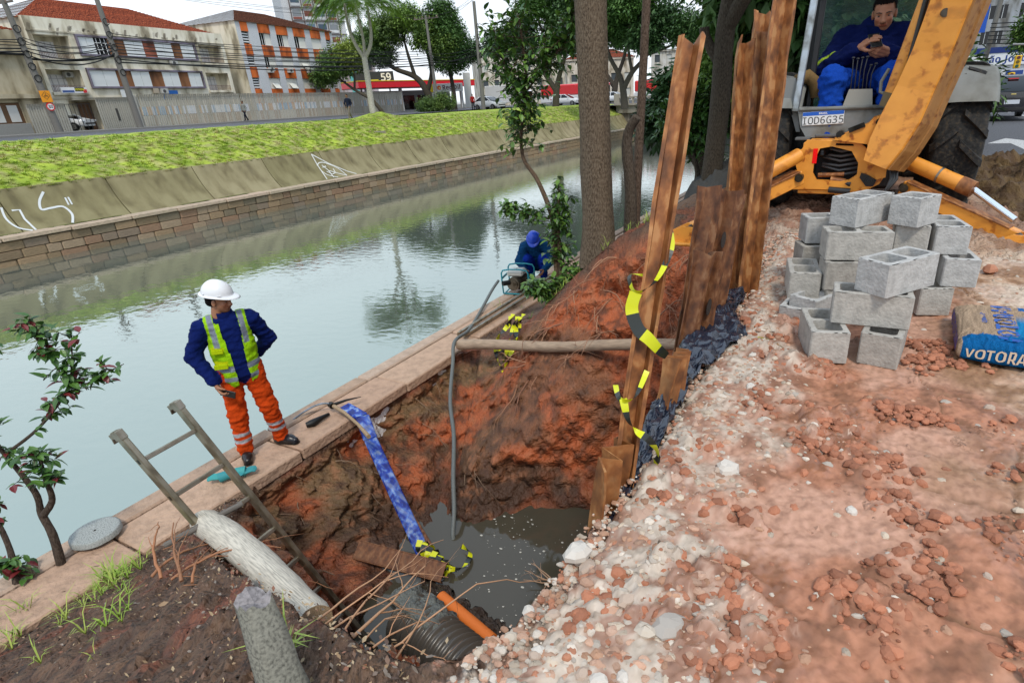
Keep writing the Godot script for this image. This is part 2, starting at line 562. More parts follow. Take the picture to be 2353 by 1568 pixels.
func build_ground():
	var NS := 760
	var NI := 84
	var NO := 92
	var rows := []
	var cols := []
	var seg := []
	# sample the rim evenly, more closely towards the camera
	var us := PackedFloat32Array()
	var acc := PackedFloat32Array()
	var total := 0.0
	var FINE := 2000
	for i in FINE:
		var p := rim_at(float(i) / FINE)
		var q := rim_at(float(i + 1) / FINE)
		acc.append(total)
		var dist := Vector2(p[0], p[1]).length()
		total += Vector2(q[0] - p[0], q[1] - p[1]).length() / clampf(dist, 1.0, 4.5)
	var k := 0
	for s in NS:
		var want := total * s / NS
		while k < FINE - 1 and acc[k + 1] <= want:
			k += 1
		us.append(float(k) / FINE + (want - acc[k]) / maxf(1e-6, (acc[k + 1] if k < FINE - 1 else total) - acc[k]) / FINE)
	var rims := []
	for s in NS:
		rims.append(rim_at(us[s]))
	for r in NI + NO + 1:
		var row := PackedVector3Array()
		var cr := PackedColorArray()
		for s in NS:
			var m: Array = rims[s]
			var rx: float = m[0]
			var rz: float = m[1]
			var ry := gy(rx, rz)
			if rx < -4.6:
				ry = minf(ry, -2.13)
			if r <= NI:
				var t := float(r) / NI
				var h := t
				var kind: float = m[4]
				var v := t
				var far_h := lerpf(0.0, 0.30, t / 0.40) if t < 0.4 else lerpf(0.30, 1.0, (t - 0.4) / 0.6)
				var walk_h := minf(1.0, pow(t * 1.28, 0.9))
				if kind <= 1.0:
					h = lerpf(t, far_h, kind)
				else:
					h = lerpf(far_h, walk_h, kind - 1.0)
				var p := Vector3(lerpf(m[2], rx, h), lerpf(-3.12, ry, v), lerpf(m[3], rz, h))
				var out := Vector3(rx - m[2], 0.0, rz - m[3])
				out = (Vector3(rx, 0, rz) - Vector3(-2.4, 0, -3.3)).normalized()
				var w := ss(0.0, 0.12, t) * (1.0 - 0.75 * ss(0.86, 1.0, t))
				var d := 0.30 * n1.get_noise_3d(p.x * 0.8, p.y * 1.1, p.z * 0.8) + 0.11 * n1.get_noise_3d(p.x * 3.1 + 5, p.y * 3.6, p.z * 3.1) + 0.05 * n1.get_noise_3d(p.x * 10.0, p.y * 10.0, p.z * 10.0)
				d += 0.06 * absf(n2.get_noise_3d(p.x * 2.2, p.y * 5.0, p.z * 2.2))
				p -= (out * 0.8 - Vector3.UP * 0.3) * (d * w)
				if kind < 0.5 and rx > -0.9:
					p.x = minf(p.x, rx - 0.02 + 0.02 * t)
				row.append(p)
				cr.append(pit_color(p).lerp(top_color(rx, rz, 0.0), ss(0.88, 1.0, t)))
			else:
				var t := pow(float(r - NI) / NO, 1.6)
				var dir := Vector2(rx + 2.4, rz + 3.3)
				# where the ray from the middle of the pit leaves the near ground
				var lim := 1e9
				if dir.x > 0: lim = minf(lim, (1.7 + 2.4) / dir.x)
				if dir.x < 0: lim = minf(lim, (-5.2 + 2.4) / dir.x)
				if dir.y > 0: lim = minf(lim, (3.0 + 3.3) / dir.y)
				if dir.y < 0: lim = minf(lim, (-7.5 + 3.3) / dir.y)
				var k2 := lerpf(1.0, maxf(1.0, lim), t)
				var x := -2.4 + dir.x * k2
				var z := -3.3 + dir.y * k2
				var d := Vector2(x - rx, z - rz).length()
				var y := gy(x, z)
				var e := ss(0.0, 0.1, d)
				y += (0.05 * n1.get_noise_2d(x * 1.7, z * 1.7) + 0.035 * n1.get_noise_2d(x * 6.0, z * 6.0) + 0.018 * n1.get_noise_2d(x * 20.0, z * 20.0)) * (0.5 + 0.5 * e)
				if x < -0.8 and z > -1.8:
					y += 0.05 * absf(n1.get_noise_2d(x * 3.0 + 4, z * 3.0)) - 0.01
				if x < -4.82 and z < -1.6:
					y = -2.16
				elif x < -4.82:
					y = minf(y, -2.0)
				row.append(Vector3(x, y, z))
				cr.append(top_color(x, z, d))
		rows.append(row)
		cols.append(cr)
	ring = rows
	var b := B.new()
	b.grid(rows, true, cols)
	tag(put("ground", b, M.pitsoil), "red and brown earth of the near bank round the open pit", "", "", "structure")
	# finer sheet of broken rubble and wet mud beside the pit, towards the camera
	b = B.new()
	rows = []
	cols = []
	var nx := 200
	var nzz := 300
	for i in nzz:
		var row := PackedVector3Array()
		var cr := PackedColorArray()
		var fz := pow(float(i) / (nzz - 1), 1.35)
		for j in nx:
			var x := lerpf(-0.595, 1.45, float(j) / (nx - 1)) + 0.02 * n1.get_noise_2d(i * 0.05, 3.0)
			var z := lerpf(-0.3, -5.0, fz)
			var d := x + 0.62 + maxf(0.0, z + 0.85) * 1.2
			var a := n1.get_noise_2d(x * 1.1 + 3.0, z * 1.1)
			var rub := 1.0 - ss(0.2, 0.6, d + 0.22 * a)
			var clump := ss(0.05, 0.4, n1.get_noise_2d(x * 2.2 + 8, z * 2.2)) * (1.0 - ss(0.6, 1.1, d))
			var y := gy(x, z) + 0.03
			y += (0.014 * n1.get_noise_2d(x * 9.0, z * 9.0) + 0.010 * absf(n2.get_noise_2d(x * 34.0, z * 34.0))) * (0.35 + 0.5 * rub + clump)
			y += clump * 0.03 * (0.5 + n1.get_noise_2d(x * 7.0, z * 7.0)) + rub * 0.035 * ss(0.02, 0.2, d)
			y += 0.010 * n1.get_noise_2d(x * 3.0, z * 3.0) + 0.004 * n1.get_noise_2d(x * 30.0, z * 30.0)
			var c := cell.get_noise_2d(x * 2.1, z * 2.1)
			y -= 0.010 * (1.0 - ss(0.0, 0.05, c + 1.0 if c < 0 else c)) * ss(0.5, 0.9, d)
			var edge := minf(minf(j, nx - 1 - j) / 8.0, minf(i, nzz - 1 - i) / 8.0)
			y -= 0.09 * (1.0 - ss(0.0, 1.0, edge))
			row.append(Vector3(x, y, z))
			var tc := top_color(x, z, maxf(d, 0.0))
			# cracks of the old paving show through on the far right
			tc = tc.lerp(Color(0.19, 0.10, 0.05), (1.0 - ss(0.0, 0.045, absf(cell.get_noise_2d(x * 2.1, z * 2.1) + 1.0))) * ss(0.7, 1.0, d) * 0.7)
			cr.append(tc)
		rows.append(row)
		cols.append(cr)
	rows.reverse()
	cols.reverse()
	for r in rows: r.reverse()
	for r in cols: r.reverse()
	b.grid(rows, false, cols)
	for i in b.n.size():
		if b.n[i].y < 0: b.n[i] = -b.n[i]
	tag(put("muddy_pavement", b, M.mud), "wet muddy pavement strewn with rubble beside the pit", "", "", "structure")
	# the bank further along, under the machine and the trees
	b = B.new()
	rows = []
	cols = []
	for i in 110:
		var z := lerpf(-7.3, -62.0, pow(i / 109.0, 1.5))
		var row := PackedVector3Array()
		var cr := PackedColorArray()
		for j in 60:
			var x := lerpf(-5.0, 1.72, j / 59.0)
			row.append(Vector3(x, (gy(x, z) if x > -4.9 else -2.16) + 0.04 * n1.get_noise_2d(x * 1.7, z * 1.7) + 0.03 * n1.get_noise_2d(x * 6.0, z * 6.0), z))
			cr.append(top_color(x, z, 2.0).lerp(Color(0.10, 0.12, 0.03), ss(9, 16, -z) * ss(-0.2, 0.3, n1.get_noise_2d(x, z))))
		rows.append(row)
		cols.append(cr)
	b.grid(rows, false, cols)
	for i in b.n.size():
		if b.n[i].y < 0: b.n[i] = -b.n[i]
	tag(put("near_bank", b, M.soil), "earth strip of the near bank along the trees", "", "", "structure")

func build_water():
	var b := B.new()
	b.quad(Vector3(-26, -2.9, 30), Vector3(-5.0, -2.9, 30), Vector3(-5.0, -2.9, -130), Vector3(-26, -2.9, -130))
	tag(put("canal_water", b, M.water), "still grey green canal water", "", "", "structure")
	b = B.new()
	b.quad(Vector3(-4.4, -2.98, -1.3), Vector3(-0.7, -2.98, -1.3), Vector3(-0.7, -2.98, -5.4), Vector3(-4.4, -2.98, -5.4))
	tag(put("pit_water", b, M.pitwater), "muddy brown water at the bottom of the pit", "", "", "structure")
	b = B.new()
	b.disc(Transform3D(Basis(Vector3.RIGHT, -PI / 2), Vector3.ZERO), 1.0, 7)
	var xs := []
	var cs := []
	for i in 420:
		var p := Vector3(rng.randf_range(-3.3, -1.2), -2.977, rng.randf_range(-4.3, -2.7))
		if n1.get_noise_2d(p.x * 1.6, p.z * 1.6) < -0.1: continue
		var s := 0.004 + 0.016 * pow(rng.randf(), 4.0)
		xs.append(Transform3D(Basis(Vector3.UP, rng.randf() * TAU).scaled(Vector3(s, 1, s * rng.randf_range(0.3, 1.0))), p))
		cs.append(Color(0.5, 0.48, 0.42))
	tag(many("foam", b.mesh(), M.plain, xs, cs), "specks of foam on the pit water", "foam", "", "stuff")

func build_walkway():
	var root := thing("canal_walkway", "pale stone slab ledge running along the near canal edge", "")
	root.remove_meta("category")
	tag(root, "", "", "", "structure")
	var z := 5.0
	var i := 0
	while z > -58.0:
		var l := rng.randf_range(1.3, 1.9)
		var b := B.new()
		b.col = Color(1, 1, 1).lerp(Color(0.85, 0.78, 0.72), rng.randf())
		b.box(at(Vector3(-5.46, -2.06 + rng.randf_range(-0.004, 0.004), z - l / 2)), Vector3(0.21, 0.15, l - 0.012), 0.018)
		put("slab", b, M.slabstone, root)
		z -= l
	z = 5.0
	while z > -58.0:
		var l := rng.randf_range(1.4, 2.0)
		var b := B.new()
		b.col = Color(0.92, 0.80, 0.72).lerp(Color(1, 0.9, 0.82), rng.randf())
		var w := 0.52
		b.box(at(Vector3(-5.345 + w / 2, -2.068 + rng.randf_range(-0.008, 0.008), z - l / 2), 0, 0, rng.randf_range(-0.012, 0.012)), Vector3(w, 0.13, l - 0.02), 0.014)
		put("slab", b, M.slabstone, root)
		z -= l
		i += 1
	var b := B.new()
	b.box(at(Vector3(-5.2, -2.8, -27)), Vector3(0.6, 1.28, 65))
	b.col = Color(0.25, 0.2, 0.15)
	put("wall_core", b, M.wallstone, root)

func build_far_bank():
	# stone wall: coping, three courses of blocks
	var wall := thing("canal_wall", "brown squared stone retaining wall along the far canal edge", "wall")
	var meshes := []
	for k in 7:
		var b := B.new()
		b.col = [Color(0.29, 0.20, 0.12), Color(0.24, 0.17, 0.105), Color(0.34, 0.235, 0.14), Color(0.22, 0.175, 0.115), Color(0.31, 0.19, 0.12), Color(0.26, 0.195, 0.14), Color(0.37, 0.27, 0.18)][k]
		b.box(Transform3D(), Vector3(1, 1, 1), 0.06)
		meshes.append(b.mesh())
	var n := 0
	var rest := []
	for course in 3:
		var z := -2.0 - course * 0.2
		while z > -62.0:
			var l := rng.randf_range(0.34, 0.82)
			var h := 0.285
			var xf := Transform3D(Basis().scaled(Vector3(0.35, h - rng.randf_range(0.008, 0.03), l - rng.randf_range(0.008, 0.03))), Vector3(fx(z) - 0.2 + rng.randf_range(-0.02, 0.02), -2.29 - course * h, z - l / 2))
			if z > -46.0 and n < 300:
				inst("stone", meshes[rng.randi() % 7], M.wallstone, wall, xf)
				n += 1
			else:
				rest.append(xf)
			z -= l
	tag(many("far_stones", meshes[0], M.wallstone, rest, null, wall), "", "")
	var core := B.new()
	core.col = Color(0.045, 0.04, 0.028)
	core.quad(Vector3(fx(6) - 0.16, -3.4, 6), Vector3(fx(-63) - 0.16, -3.4, -63), Vector3(fx(-63) - 0.16, -2.1, -63), Vector3(fx(6) - 0.16, -2.1, 6))
	for i in core.n.size(): core.n[i] = Vector3.RIGHT
	put("mortar", core, M.wallstone, wall)
	var z := 6.0
	while z > -62.0:
		var l := rng.randf_range(1.6, 2.4)
		var b := B.new()
		b.col = Color(0.52, 0.39, 0.29).lerp(Color(0.42, 0.34, 0.245), rng.randf())
		b.box(at(Vector3(fx(z - l / 2) - 0.22, -2.06 + rng.randf_range(-0.01, 0.01), z - l / 2), atan(0.0153)), Vector3(0.55, 0.13, l - 0.02), 0.02)
		put("coping_slab", b, M.wallstone, wall)
		z -= l
	# sloping concrete lining in panels
	var lining := thing("bank_lining", "stained concrete lining panels sloping above the far canal wall", "embankment")
	z = 4.6
	var pm := []
	while z > -66.0:
		var l := 3.25
		var b := B.new()
		b.col = Color.WHITE.lerp(Color(0.72, 0.74, 0.62), rng.randf())
		var rows := []
		for i in 7:
			var t := i / 6.0
			var row := PackedVector3Array()
			for j in 9:
				var zz := z - 0.02 - (l - 0.04) * j / 8.0
				row.append(Vector3(fx(zz) - 0.48 - 1.02 * t - 0.10 * sin(t * PI) * 0.6, -2.02 + 1.34 * t - 0.10 * sin(t * PI), zz))
			rows.append(row)
		# a rounded top edge and a lip that returns into the bank
		var row2 := PackedVector3Array()
		for j in 9:
			row2.append(rows[6][j] + Vector3(-0.16, 0.0, 0))
		rows.append(row2)
		b.grid(rows)
		for i in b.n.size():
			if b.n[i].y < 0: b.n[i] = -b.n[i]
		for e in [0, 8]:
			for i in 6:
				var a: Vector3 = rows[i][e]
				var d: Vector3 = rows[i + 1][e]
				b.quad(a, d, d + Vector3(-0.06, -0.08, 0), a + Vector3(-0.06, -0.08, 0))
		put("panel", b, M.lining, lining)
		z -= l
	var under := B.new()
	under.col = Color(0.03, 0.028, 0.02)
	under.quad(Vector3(fx(6) - 0.60, -2.2, 6), Vector3(fx(-66) - 0.60, -2.2, -66), Vector3(fx(-66) - 1.62, -0.92, -66), Vector3(fx(6) - 1.62, -0.92, 6))
	put("joint_bed", under, M.plain, lining)
	# grass bank
	var b := B.new()
	var rows := []
	var cols := []
	for i in 30:
		var t := i / 29.0
		var row := PackedVector3Array()
		var cr := PackedColorArray()
		for j in 320:
			var zz := lerpf(10.0, -66.0, j / 319.0)
			var prof := lerpf(0.0, 3.3, t / 0.6) if t < 0.6 else lerpf(3.3, 13.2, (t - 0.6) / 0.4)
			var x := fx(zz) - 1.52 - prof
			var top := lerpf(0.66, 0.42, ss(20, 55, -zz))
			var y := lerpf(-0.72, top, sin(minf(prof / 3.3, 1.0) * PI / 2))
			if prof > 3.3:
				y = lerpf(top, 0.49, ss(3.3, 12.0, prof))
			y += (0.07 * n1.get_noise_2d(x * 0.9, zz * 0.9) + 0.05 * n1.get_noise_2d(x * 3.0, zz * 3.0)) * ss(0.0, 0.4, prof) * (1.0 - ss(4, 9, prof))
			y += 0.35 * exp(-Vector2(x + 28.6, zz + 29.5).length_squared() / 1.2)
			row.append(Vector3(x, y, zz))
			var a := n1.get_noise_2d(x * 1.2, zz * 0.8)
			var c := Color(0.25, 0.35, 0.030).lerp(Color(0.40, 0.50, 0.055), ss(-0.3, 0.3, a))
			c = c.lerp(Color(0.40, 0.36, 0.16), ss(0.05, 0.4, n1.get_noise_2d(x * 2.5 + 9, zz * 2.5)) * (1.0 - ss(2.9, 3.6, prof)) * 0.8)
			cr.append(c)
		rows.append(row)
		cols.append(cr)
	rows.reverse()
	cols.reverse()
	b.grid(rows, false, cols)
	for i in b.n.size():
		if b.n[i].y < 0: b.n[i] = -b.n[i]
	tag(put("grass_bank", b, M.grass), "grassy slope of the far canal bank", "", "", "structure")
	# tufts on it
	var tb := B.new()
	for k in 7:
		var a := TAU * k / 7.0 + 0.3
		var w := Vector3(-sin(a), 0, cos(a)) * 0.012
		var tip := Vector3(cos(a) * (0.07 + 0.02 * (k % 3)), 0.055 + 0.02 * (k % 2), sin(a) * 0.08)
		var base := Vector3(cos(a), 0, sin(a)) * 0.015
		tb.tri(base - w, base + w, base + tip)
	for i in tb.n.size(): tb.n[i] = (Vector3.UP + tb.n[i] * 0.25).normalized()
	var xfs := []
	var cs := []
	for i in 34000:
		var zz := rng.randf_range(8.0, -62.0)
		var prof := rng.randf_range(-0.06, 3.5)
		var x := fx(zz) - 1.52 - prof
		var top := lerpf(0.66, 0.42, ss(20, 55, -zz))
		var y := lerpf(-0.72, top, sin(clampf(prof / 3.3, 0, 1) * PI / 2))
		y += (0.07 * n1.get_noise_2d(x * 0.9, zz * 0.9) + 0.05 * n1.get_noise_2d(x * 3.0, zz * 3.0)) * ss(0.0, 0.4, prof)
		y += 0.35 * exp(-Vector2(x + 28.6, zz + 29.5).length_squared() / 1.2)
		var s := rng.randf_range(0.45, 1.0 + 0.9 * rng.randf()) * (0.6 if prof > 2.9 else 1.0)
		xfs.append(Transform3D(Basis(Vector3.UP, rng.randf() * TAU).scaled(Vector3(s, s * rng.randf_range(0.7, 1.2), s)), Vector3(x, y - 0.02, zz)))
		var dry := ss(0.0, 0.4, n1.get_noise_2d(x * 2.5 + 9, zz * 2.5) + rng.randf_range(-0.15, 0.2)) * (1.0 - ss(2.6, 3.3, prof))
		cs.append(Color(0.23, 0.38, 0.03).lerp(Color(0.46, 0.56, 0.07), rng.randf()).lerp(Color(0.58, 0.50, 0.26), dry))
	tag(many("grass", tb.mesh(), M.blade, xfs, cs), "tufts of green and straw coloured grass on the far bank", "grass", "", "stuff")
	# moss and weeds in the corner behind the coping
	xfs = []
	cs = []
	for i in 2600:
		var zz := rng.randf_range(4.0, -60.0)
		if n1.get_noise_2d(zz * 0.35, 4.0) < -0.08 + 0.25 * ss(30, 10, -zz): continue
		var x := fx(zz) - 0.42 - absf(rng.randfn(0, 0.05))
		var s := rng.randf_range(0.35, 0.9)
		xfs.append(Transform3D(Basis(Vector3.UP, rng.randf() * TAU).scaled(Vector3(s * 1.5, s * 0.7, s * 1.5)), Vector3(x, -2.0, zz)))
		cs.append(Color(0.13, 0.18, 0.03).lerp(Color(0.22, 0.22, 0.07), rng.randf()))
	tag(many("weeds", tb.mesh(), M.blade, xfs, cs), "low moss and weeds behind the far coping", "weeds", "", "stuff")

const FO := Vector3(-54.4, 0.5, -29.0)
func far_frame() -> Transform3D:
	return Transform3D(Basis(Vector3.UP, deg_to_rad(97.2)), FO)

func build_roads():
	var b := B.new()
	b.col = Color(0.10, 0.10, 0.085)
	b.quad(Vector3(-500, 0.30, 200), Vector3(-36.5, 0.30, 200), Vector3(-36.5, 0.30, -61), Vector3(-500, 0.30, -61))
	b.quad(Vector3(-500, 0.30, -61), Vector3(-24.6, 0.30, -61), Vector3(-24.6, 0.30, -74), Vector3(-500, 0.30, -74))
	b.quad(Vector3(-500, 0.30, -74), Vector3(400, 0.30, -74), Vector3(400, 0.30, -520), Vector3(-500, 0.30, -520))
	b.quad(Vector3(14.0, -0.2, 120), Vector3(400, -0.2, 120), Vector3(400, -0.2, -74), Vector3(14.0, -0.2, -74))
	tag(put("distant_ground", b, M.dry), "flat city ground beyond the canal", "", "", "structure")
	var f := far_frame()
	b = B.new()
	b.quad(f * Vector3(-60, 0.0, 15.5), f * Vector3(60, 0.0, 15.5), f * Vector3(60, 0.0, 2.6), f * Vector3(-60, 0.0, 2.6))
	for i in b.n.size(): b.n[i] = Vector3.UP
	tag(put("far_road", b, M.asphalt), "asphalt avenue along the far bank", "", "", "structure")
	b = B.new()
	for k in 14:
		for d in [6.8, 11.2]:
			var s := -40.0 + k * 7.0
			b.quad(f * Vector3(s, 0.004, d + 0.07), f * Vector3(s + 3.0, 0.004, d + 0.07), f * Vector3(s + 3.0, 0.004, d - 0.07), f * Vector3(s, 0.004, d - 0.07))
	b.quad(f * Vector3(-60, 0.004, 15.2), f * Vector3(60, 0.004, 15.2), f * Vector3(60, 0.004, 15.05), f * Vector3(-60, 0.004, 15.05))
	for i in b.n.size(): b.n[i] = Vector3.UP
	tag(put("far_lane_marking", b, M.whiteline), "white dashes on the far avenue", "", "", "structure")
	b = B.new()
	b.col = Color(0.30, 0.29, 0.27)
	b.box(f * at(Vector3(0, 0.0, 1.1)), Vector3(120, 0.24, 3.0), 0.02)
	tag(put("far_pavement", b, M.dry), "pavement in front of the far fence", "", "", "structure")
	# cross street over the bridge and the street at the right
	b = B.new()
	b.quad(Vector3(-120, 0.304, -76), Vector3(120, 0.304, -76), Vector3(120, 0.304, -92), Vector3(-120, 0.304, -92))
	b.quad(Vector3(-45, 0.306, -62), Vector3(-25.2, 0.306, -62), Vector3(-25.2, 0.306, -76), Vector3(-45, 0.306, -76))
	tag(put("cross_road", b, M.asphalt), "asphalt cross street beyond the canal", "", "", "structure")
	b = B.new()
	b.quad(Vector3(1.75, -0.15, 14), Vector3(14.0, -0.15, 14), Vector3(14.0, -0.15, -74), Vector3(1.75, -0.15, -74))
	tag(put("street", b, M.asphalt), "asphalt street at the right", "", "", "structure")
	b = B.new()
	b.quad(Vector3(1.84, -0.146, 10), Vector3(1.95, -0.146, 10), Vector3(1.95, -0.146, -60), Vector3(1.84, -0.146, -60))
	for k in 16:
		var z := 2.0 - k * 4.2
		b.quad(Vector3(5.2, -0.146, z), Vector3(5.32, -0.146, z), Vector3(5.32, -0.146, z - 1.9), Vector3(5.2, -0.146, z - 1.9))
	tag(put("lane_marking", b, M.whiteline), "white kerb line and lane dashes on the street", "", "", "structure")
	# arrow painted on the near lane
	b = B.new()
	var ar := PackedVector2Array([Vector2(-0.12, -2.2), Vector2(0.12, -2.2), Vector2(0.12, 0.2), Vector2(0.55, 0.2), Vector2(0, 1.6), Vector2(-0.55, 0.2), Vector2(-0.12, 0.2)])
	b.prism(ar, 0.0, 0.004, Transform3D(Basis(Vector3.RIGHT, -PI / 2), Vector3(3.05, -0.149, -16.5)))
	tag(put("road_arrow", b, M.whiteline), "white arrow painted on the near street lane", "", "", "structure")
	b = B.new()
	b.col = Color(0.42, 0.40, 0.37)
	var z := 6.0
	var kerb := Node3D.new()
	while z > -60.0:
		b.box(at(Vector3(1.70, -0.075, z - 0.5)), Vector3(0.12, 0.17, 0.985), 0.015)
		z -= 1.0
	kerb.free()
	tag(put("kerb", b, M.dry), "concrete kerb of the street", "", "", "structure")

func aim(a: Vector3, b: Vector3, up := Vector3.UP) -> Transform3D:
	var z := (b - a).normalized()
	if absf(z.dot(up)) > 0.99: up = Vector3.RIGHT
	var x := up.cross(z).normalized()
	return Transform3D(Basis(x, z.cross(x), z), a)

# rusted corrugated trench sheet: foot, head, half width, waves, depth, turn
func sheet(label: String, a: Vector3, t: Vector3, hw: float, prof: Array, turn: float, holes := 0, m := "rust"):
	var l := (t - a).normalized()
	var u := Vector3(0, 0, -1).rotated(Vector3.UP, turn)
	u = (u - l * u.dot(l)).normalized()
	var w := l.cross(u)
	var len := (t - a).length()
	var root := thing("sheet_pile", label, "sheet pile", Transform3D(Basis(u, l, u.cross(l)), a), "rusty steel sheet piles driven along the pit edge")
	var th := 0.008
	var line := []
	for q in prof:
		line.append(Vector2(q[0] * hw, q[1]))
	var off := []
	for i in line.size():
		var d: Vector2 = (line[mini(i + 1, line.size() - 1)] - line[maxi(i - 1, 0)]).normalized()
		off.append(Vector2(-d.y, d.x) * th)
	var b := B.new()
	var n := 26
	var seedv: float = a.z * 13.0
	for side in 2:
		var rows := []
		for r in n + 1:
			var y := len * r / n
			var row := PackedVector3Array()
			for i in line.size():
				var p: Vector2 = line[i] + (off[i] if side == 1 else -off[i]) * 0.5
				var yy := y
				if r == n: yy += 0.016 * n1.get_noise_2d(i * 0.8, seedv) - 0.02 * absf(n2.get_noise_2d(i * 0.5, seedv))
				var wob := 0.008 * n1.get_noise_2d(y * 2.0, seedv + i * 0.3) + (0.02 * n1.get_noise_2d(i * 0.4, seedv + 5) * ss(len - 0.14, len, y))
				row.append(Vector3(p.x + wob * 0.6, yy, p.y + wob))
			rows.append(row)
		# faceted so that the folds stay crisp
		for r in n:
			for i in line.size() - 1:
				if side == 0: b.quad(rows[r][i], rows[r + 1][i], rows[r + 1][i + 1], rows[r][i + 1])
				else: b.quad(rows[r][i], rows[r][i + 1], rows[r + 1][i + 1], rows[r + 1][i])
		if side == 0: off.append(rows)
		else:
			var r0: Array = off[off.size() - 1]
			for i in line.size() - 1:
				b.quad(r0[n][i], rows[n][i], rows[n][i + 1], r0[n][i + 1])
			for e in [0, line.size() - 1]:
				for r in n:
					b.quad(r0[r][e], rows[r][e], rows[r + 1][e], r0[r + 1][e])
	put("steel_sheet", b, M[m], root)
	for h in holes:
		var hb := B.new()
		hb.col = Color(0.02, 0.015, 0.01)
		var pts := PackedVector2Array()
		for k in 12:
			pts.append(Vector2(cos(TAU * k / 12.0) * 0.016, sin(TAU * k / 12.0) * 0.045))
		hb.prism(pts, 0, 0.003, at(Vector3(hw * (0.05 + 0.25 * h), len - 0.28 - 0.22 * h, 0.0565)))
		put("lifting_hole", hb, M.plain, root)
		hb = B.new()
		hb.col = Color(0.02, 0.015, 0.01)
		hb.prism(pts, -0.003, 0, at(Vector3(hw * (0.05 + 0.25 * h), len - 0.28 - 0.22 * h, -0.0045)))
		put("lifting_hole", hb, M.plain, root)

func build_sheet_piles():
	var W := [[-1.0, 0.0], [-0.78, 0.0], [-0.6, 0.055], [-0.3, 0.055], [-0.12, 0.0], [0.12, 0.0], [0.3, 0.055], [0.6, 0.055], [0.78, 0.0], [1.0, 0.0]]
	var Z := [[-1.0, 0.03], [-0.66, -0.03], [-0.33, 0.04], [0.0, -0.03], [0.33, 0.04], [0.66, -0.03], [1.0, 0.02]]
	var U := [[-1.0, 0.045], [-0.86, 0.05], [-0.6, 0.0], [0.6, 0.0], [0.86, 0.05], [1.0, 0.045]]
	var d := Vector3(0.06, 0.94, -0.33)
	sheet("shortest rusty sheet pile nearest the viewer with a zigzag top edge", Vector3(-0.72, -1.95, -1.16), Vector3(-0.60, 0.20, -1.44), 0.15, Z, 0.05, 0, "rust")
	sheet("tall narrow leaning sheet pile with hazard tape tied round it", Vector3(-0.66, -1.8, -0.83), Vector3(-0.558, 1.406, -1.99), 0.036, U, -1.05, 0, "rust")
	sheet("rusty sheet pile with zigzag top just behind the taped one", Vector3(-0.80, -1.7, -1.65), Vector3(-0.575, 0.265, -2.10), 0.12, Z, -0.05)
	sheet("waist high brown sheet pile with an oval slot and torn top edge", Vector3(-0.80, -1.6, -2.3), Vector3(-0.635, 0.515, -2.80), 0.105, W, -0.5, 1, "rustdark")
	sheet("broad sheet pile with whitish scrapes and a ragged top, in front of the tallest", Vector3(-0.80, -1.6, -2.6), Vector3(-0.668, 0.765, -3.2), 0.165, W, -0.62, 1, "rustdark")
	sheet("tall sheet pile left of the pair, top chipped below the tallest", Vector3(-0.66, -1.3, -3.35), Vector3(-0.763, 1.529, -3.904), 0.055, U, -0.75)
	sheet("tall sheet pile in the middle of the rear group with notched top", Vector3(-0.64, -1.2, -3.5), Vector3(-0.716, 1.588, -4.141), 0.075, U, -0.6)
	sheet("second rear sheet pile showing only its top behind the notched one", Vector3(-0.62, -1.2, -3.75), Vector3(-0.745, 1.70, -4.30), 0.07, U, -0.6)
	sheet("tallest sheet pile running out of the top of the picture", Vector3(-0.60, -1.2, -3.38), Vector3(-0.560, 2.02, -3.95), 0.075, U, -0.75)

func log_thing(called: String, label: String, cat: String, a: Vector3, b: Vector3, r0: float, r1: float, c: Color, mt := "wood"):
	var l := (b - a).length()
	var g := B.new()
	g.col = c
	var rows := []
	var n := int(l / 0.05)
	for i in n + 1:
		var row := PackedVector3Array()
		var z := l * i / n
		for s in 18:
			var an := TAU * s / 18
			var r := lerpf(r0, r1, float(i) / n) * (1.0 + 0.09 * n1.get_noise_3d(cos(an) * 1.3, sin(an) * 1.3, z * 1.5) + 0.05 * n1.get_noise_3d(cos(an) * 5, sin(an) * 5, z * 2.0))
			if i == 0 or i == n: r *= 0.93
			row.append(Vector3(cos(an) * r + 0.03 * sin(z * 1.7), sin(an) * r + 0.02 * sin(z * 2.3 + 1), z))
		rows.append(row)
	g.grid(rows, true)
	for e in [0, n]:
		var row: PackedVector3Array = rows[e]
		g.col = Color(0.38, 0.27, 0.16)
		var ctr := Vector3(0.03 * sin(l * e / n * 1.7), 0.02 * sin(l * e / n * 2.3 + 1), l * e / n)
		for s in 18:
			if e == 0: g.tri(ctr, row[(s + 1) % 18], row[s])
			else: g.tri(ctr, row[s], row[(s + 1) % 18])
	return tag(put(called, g, M[mt], self, aim(a, b)), label, cat)

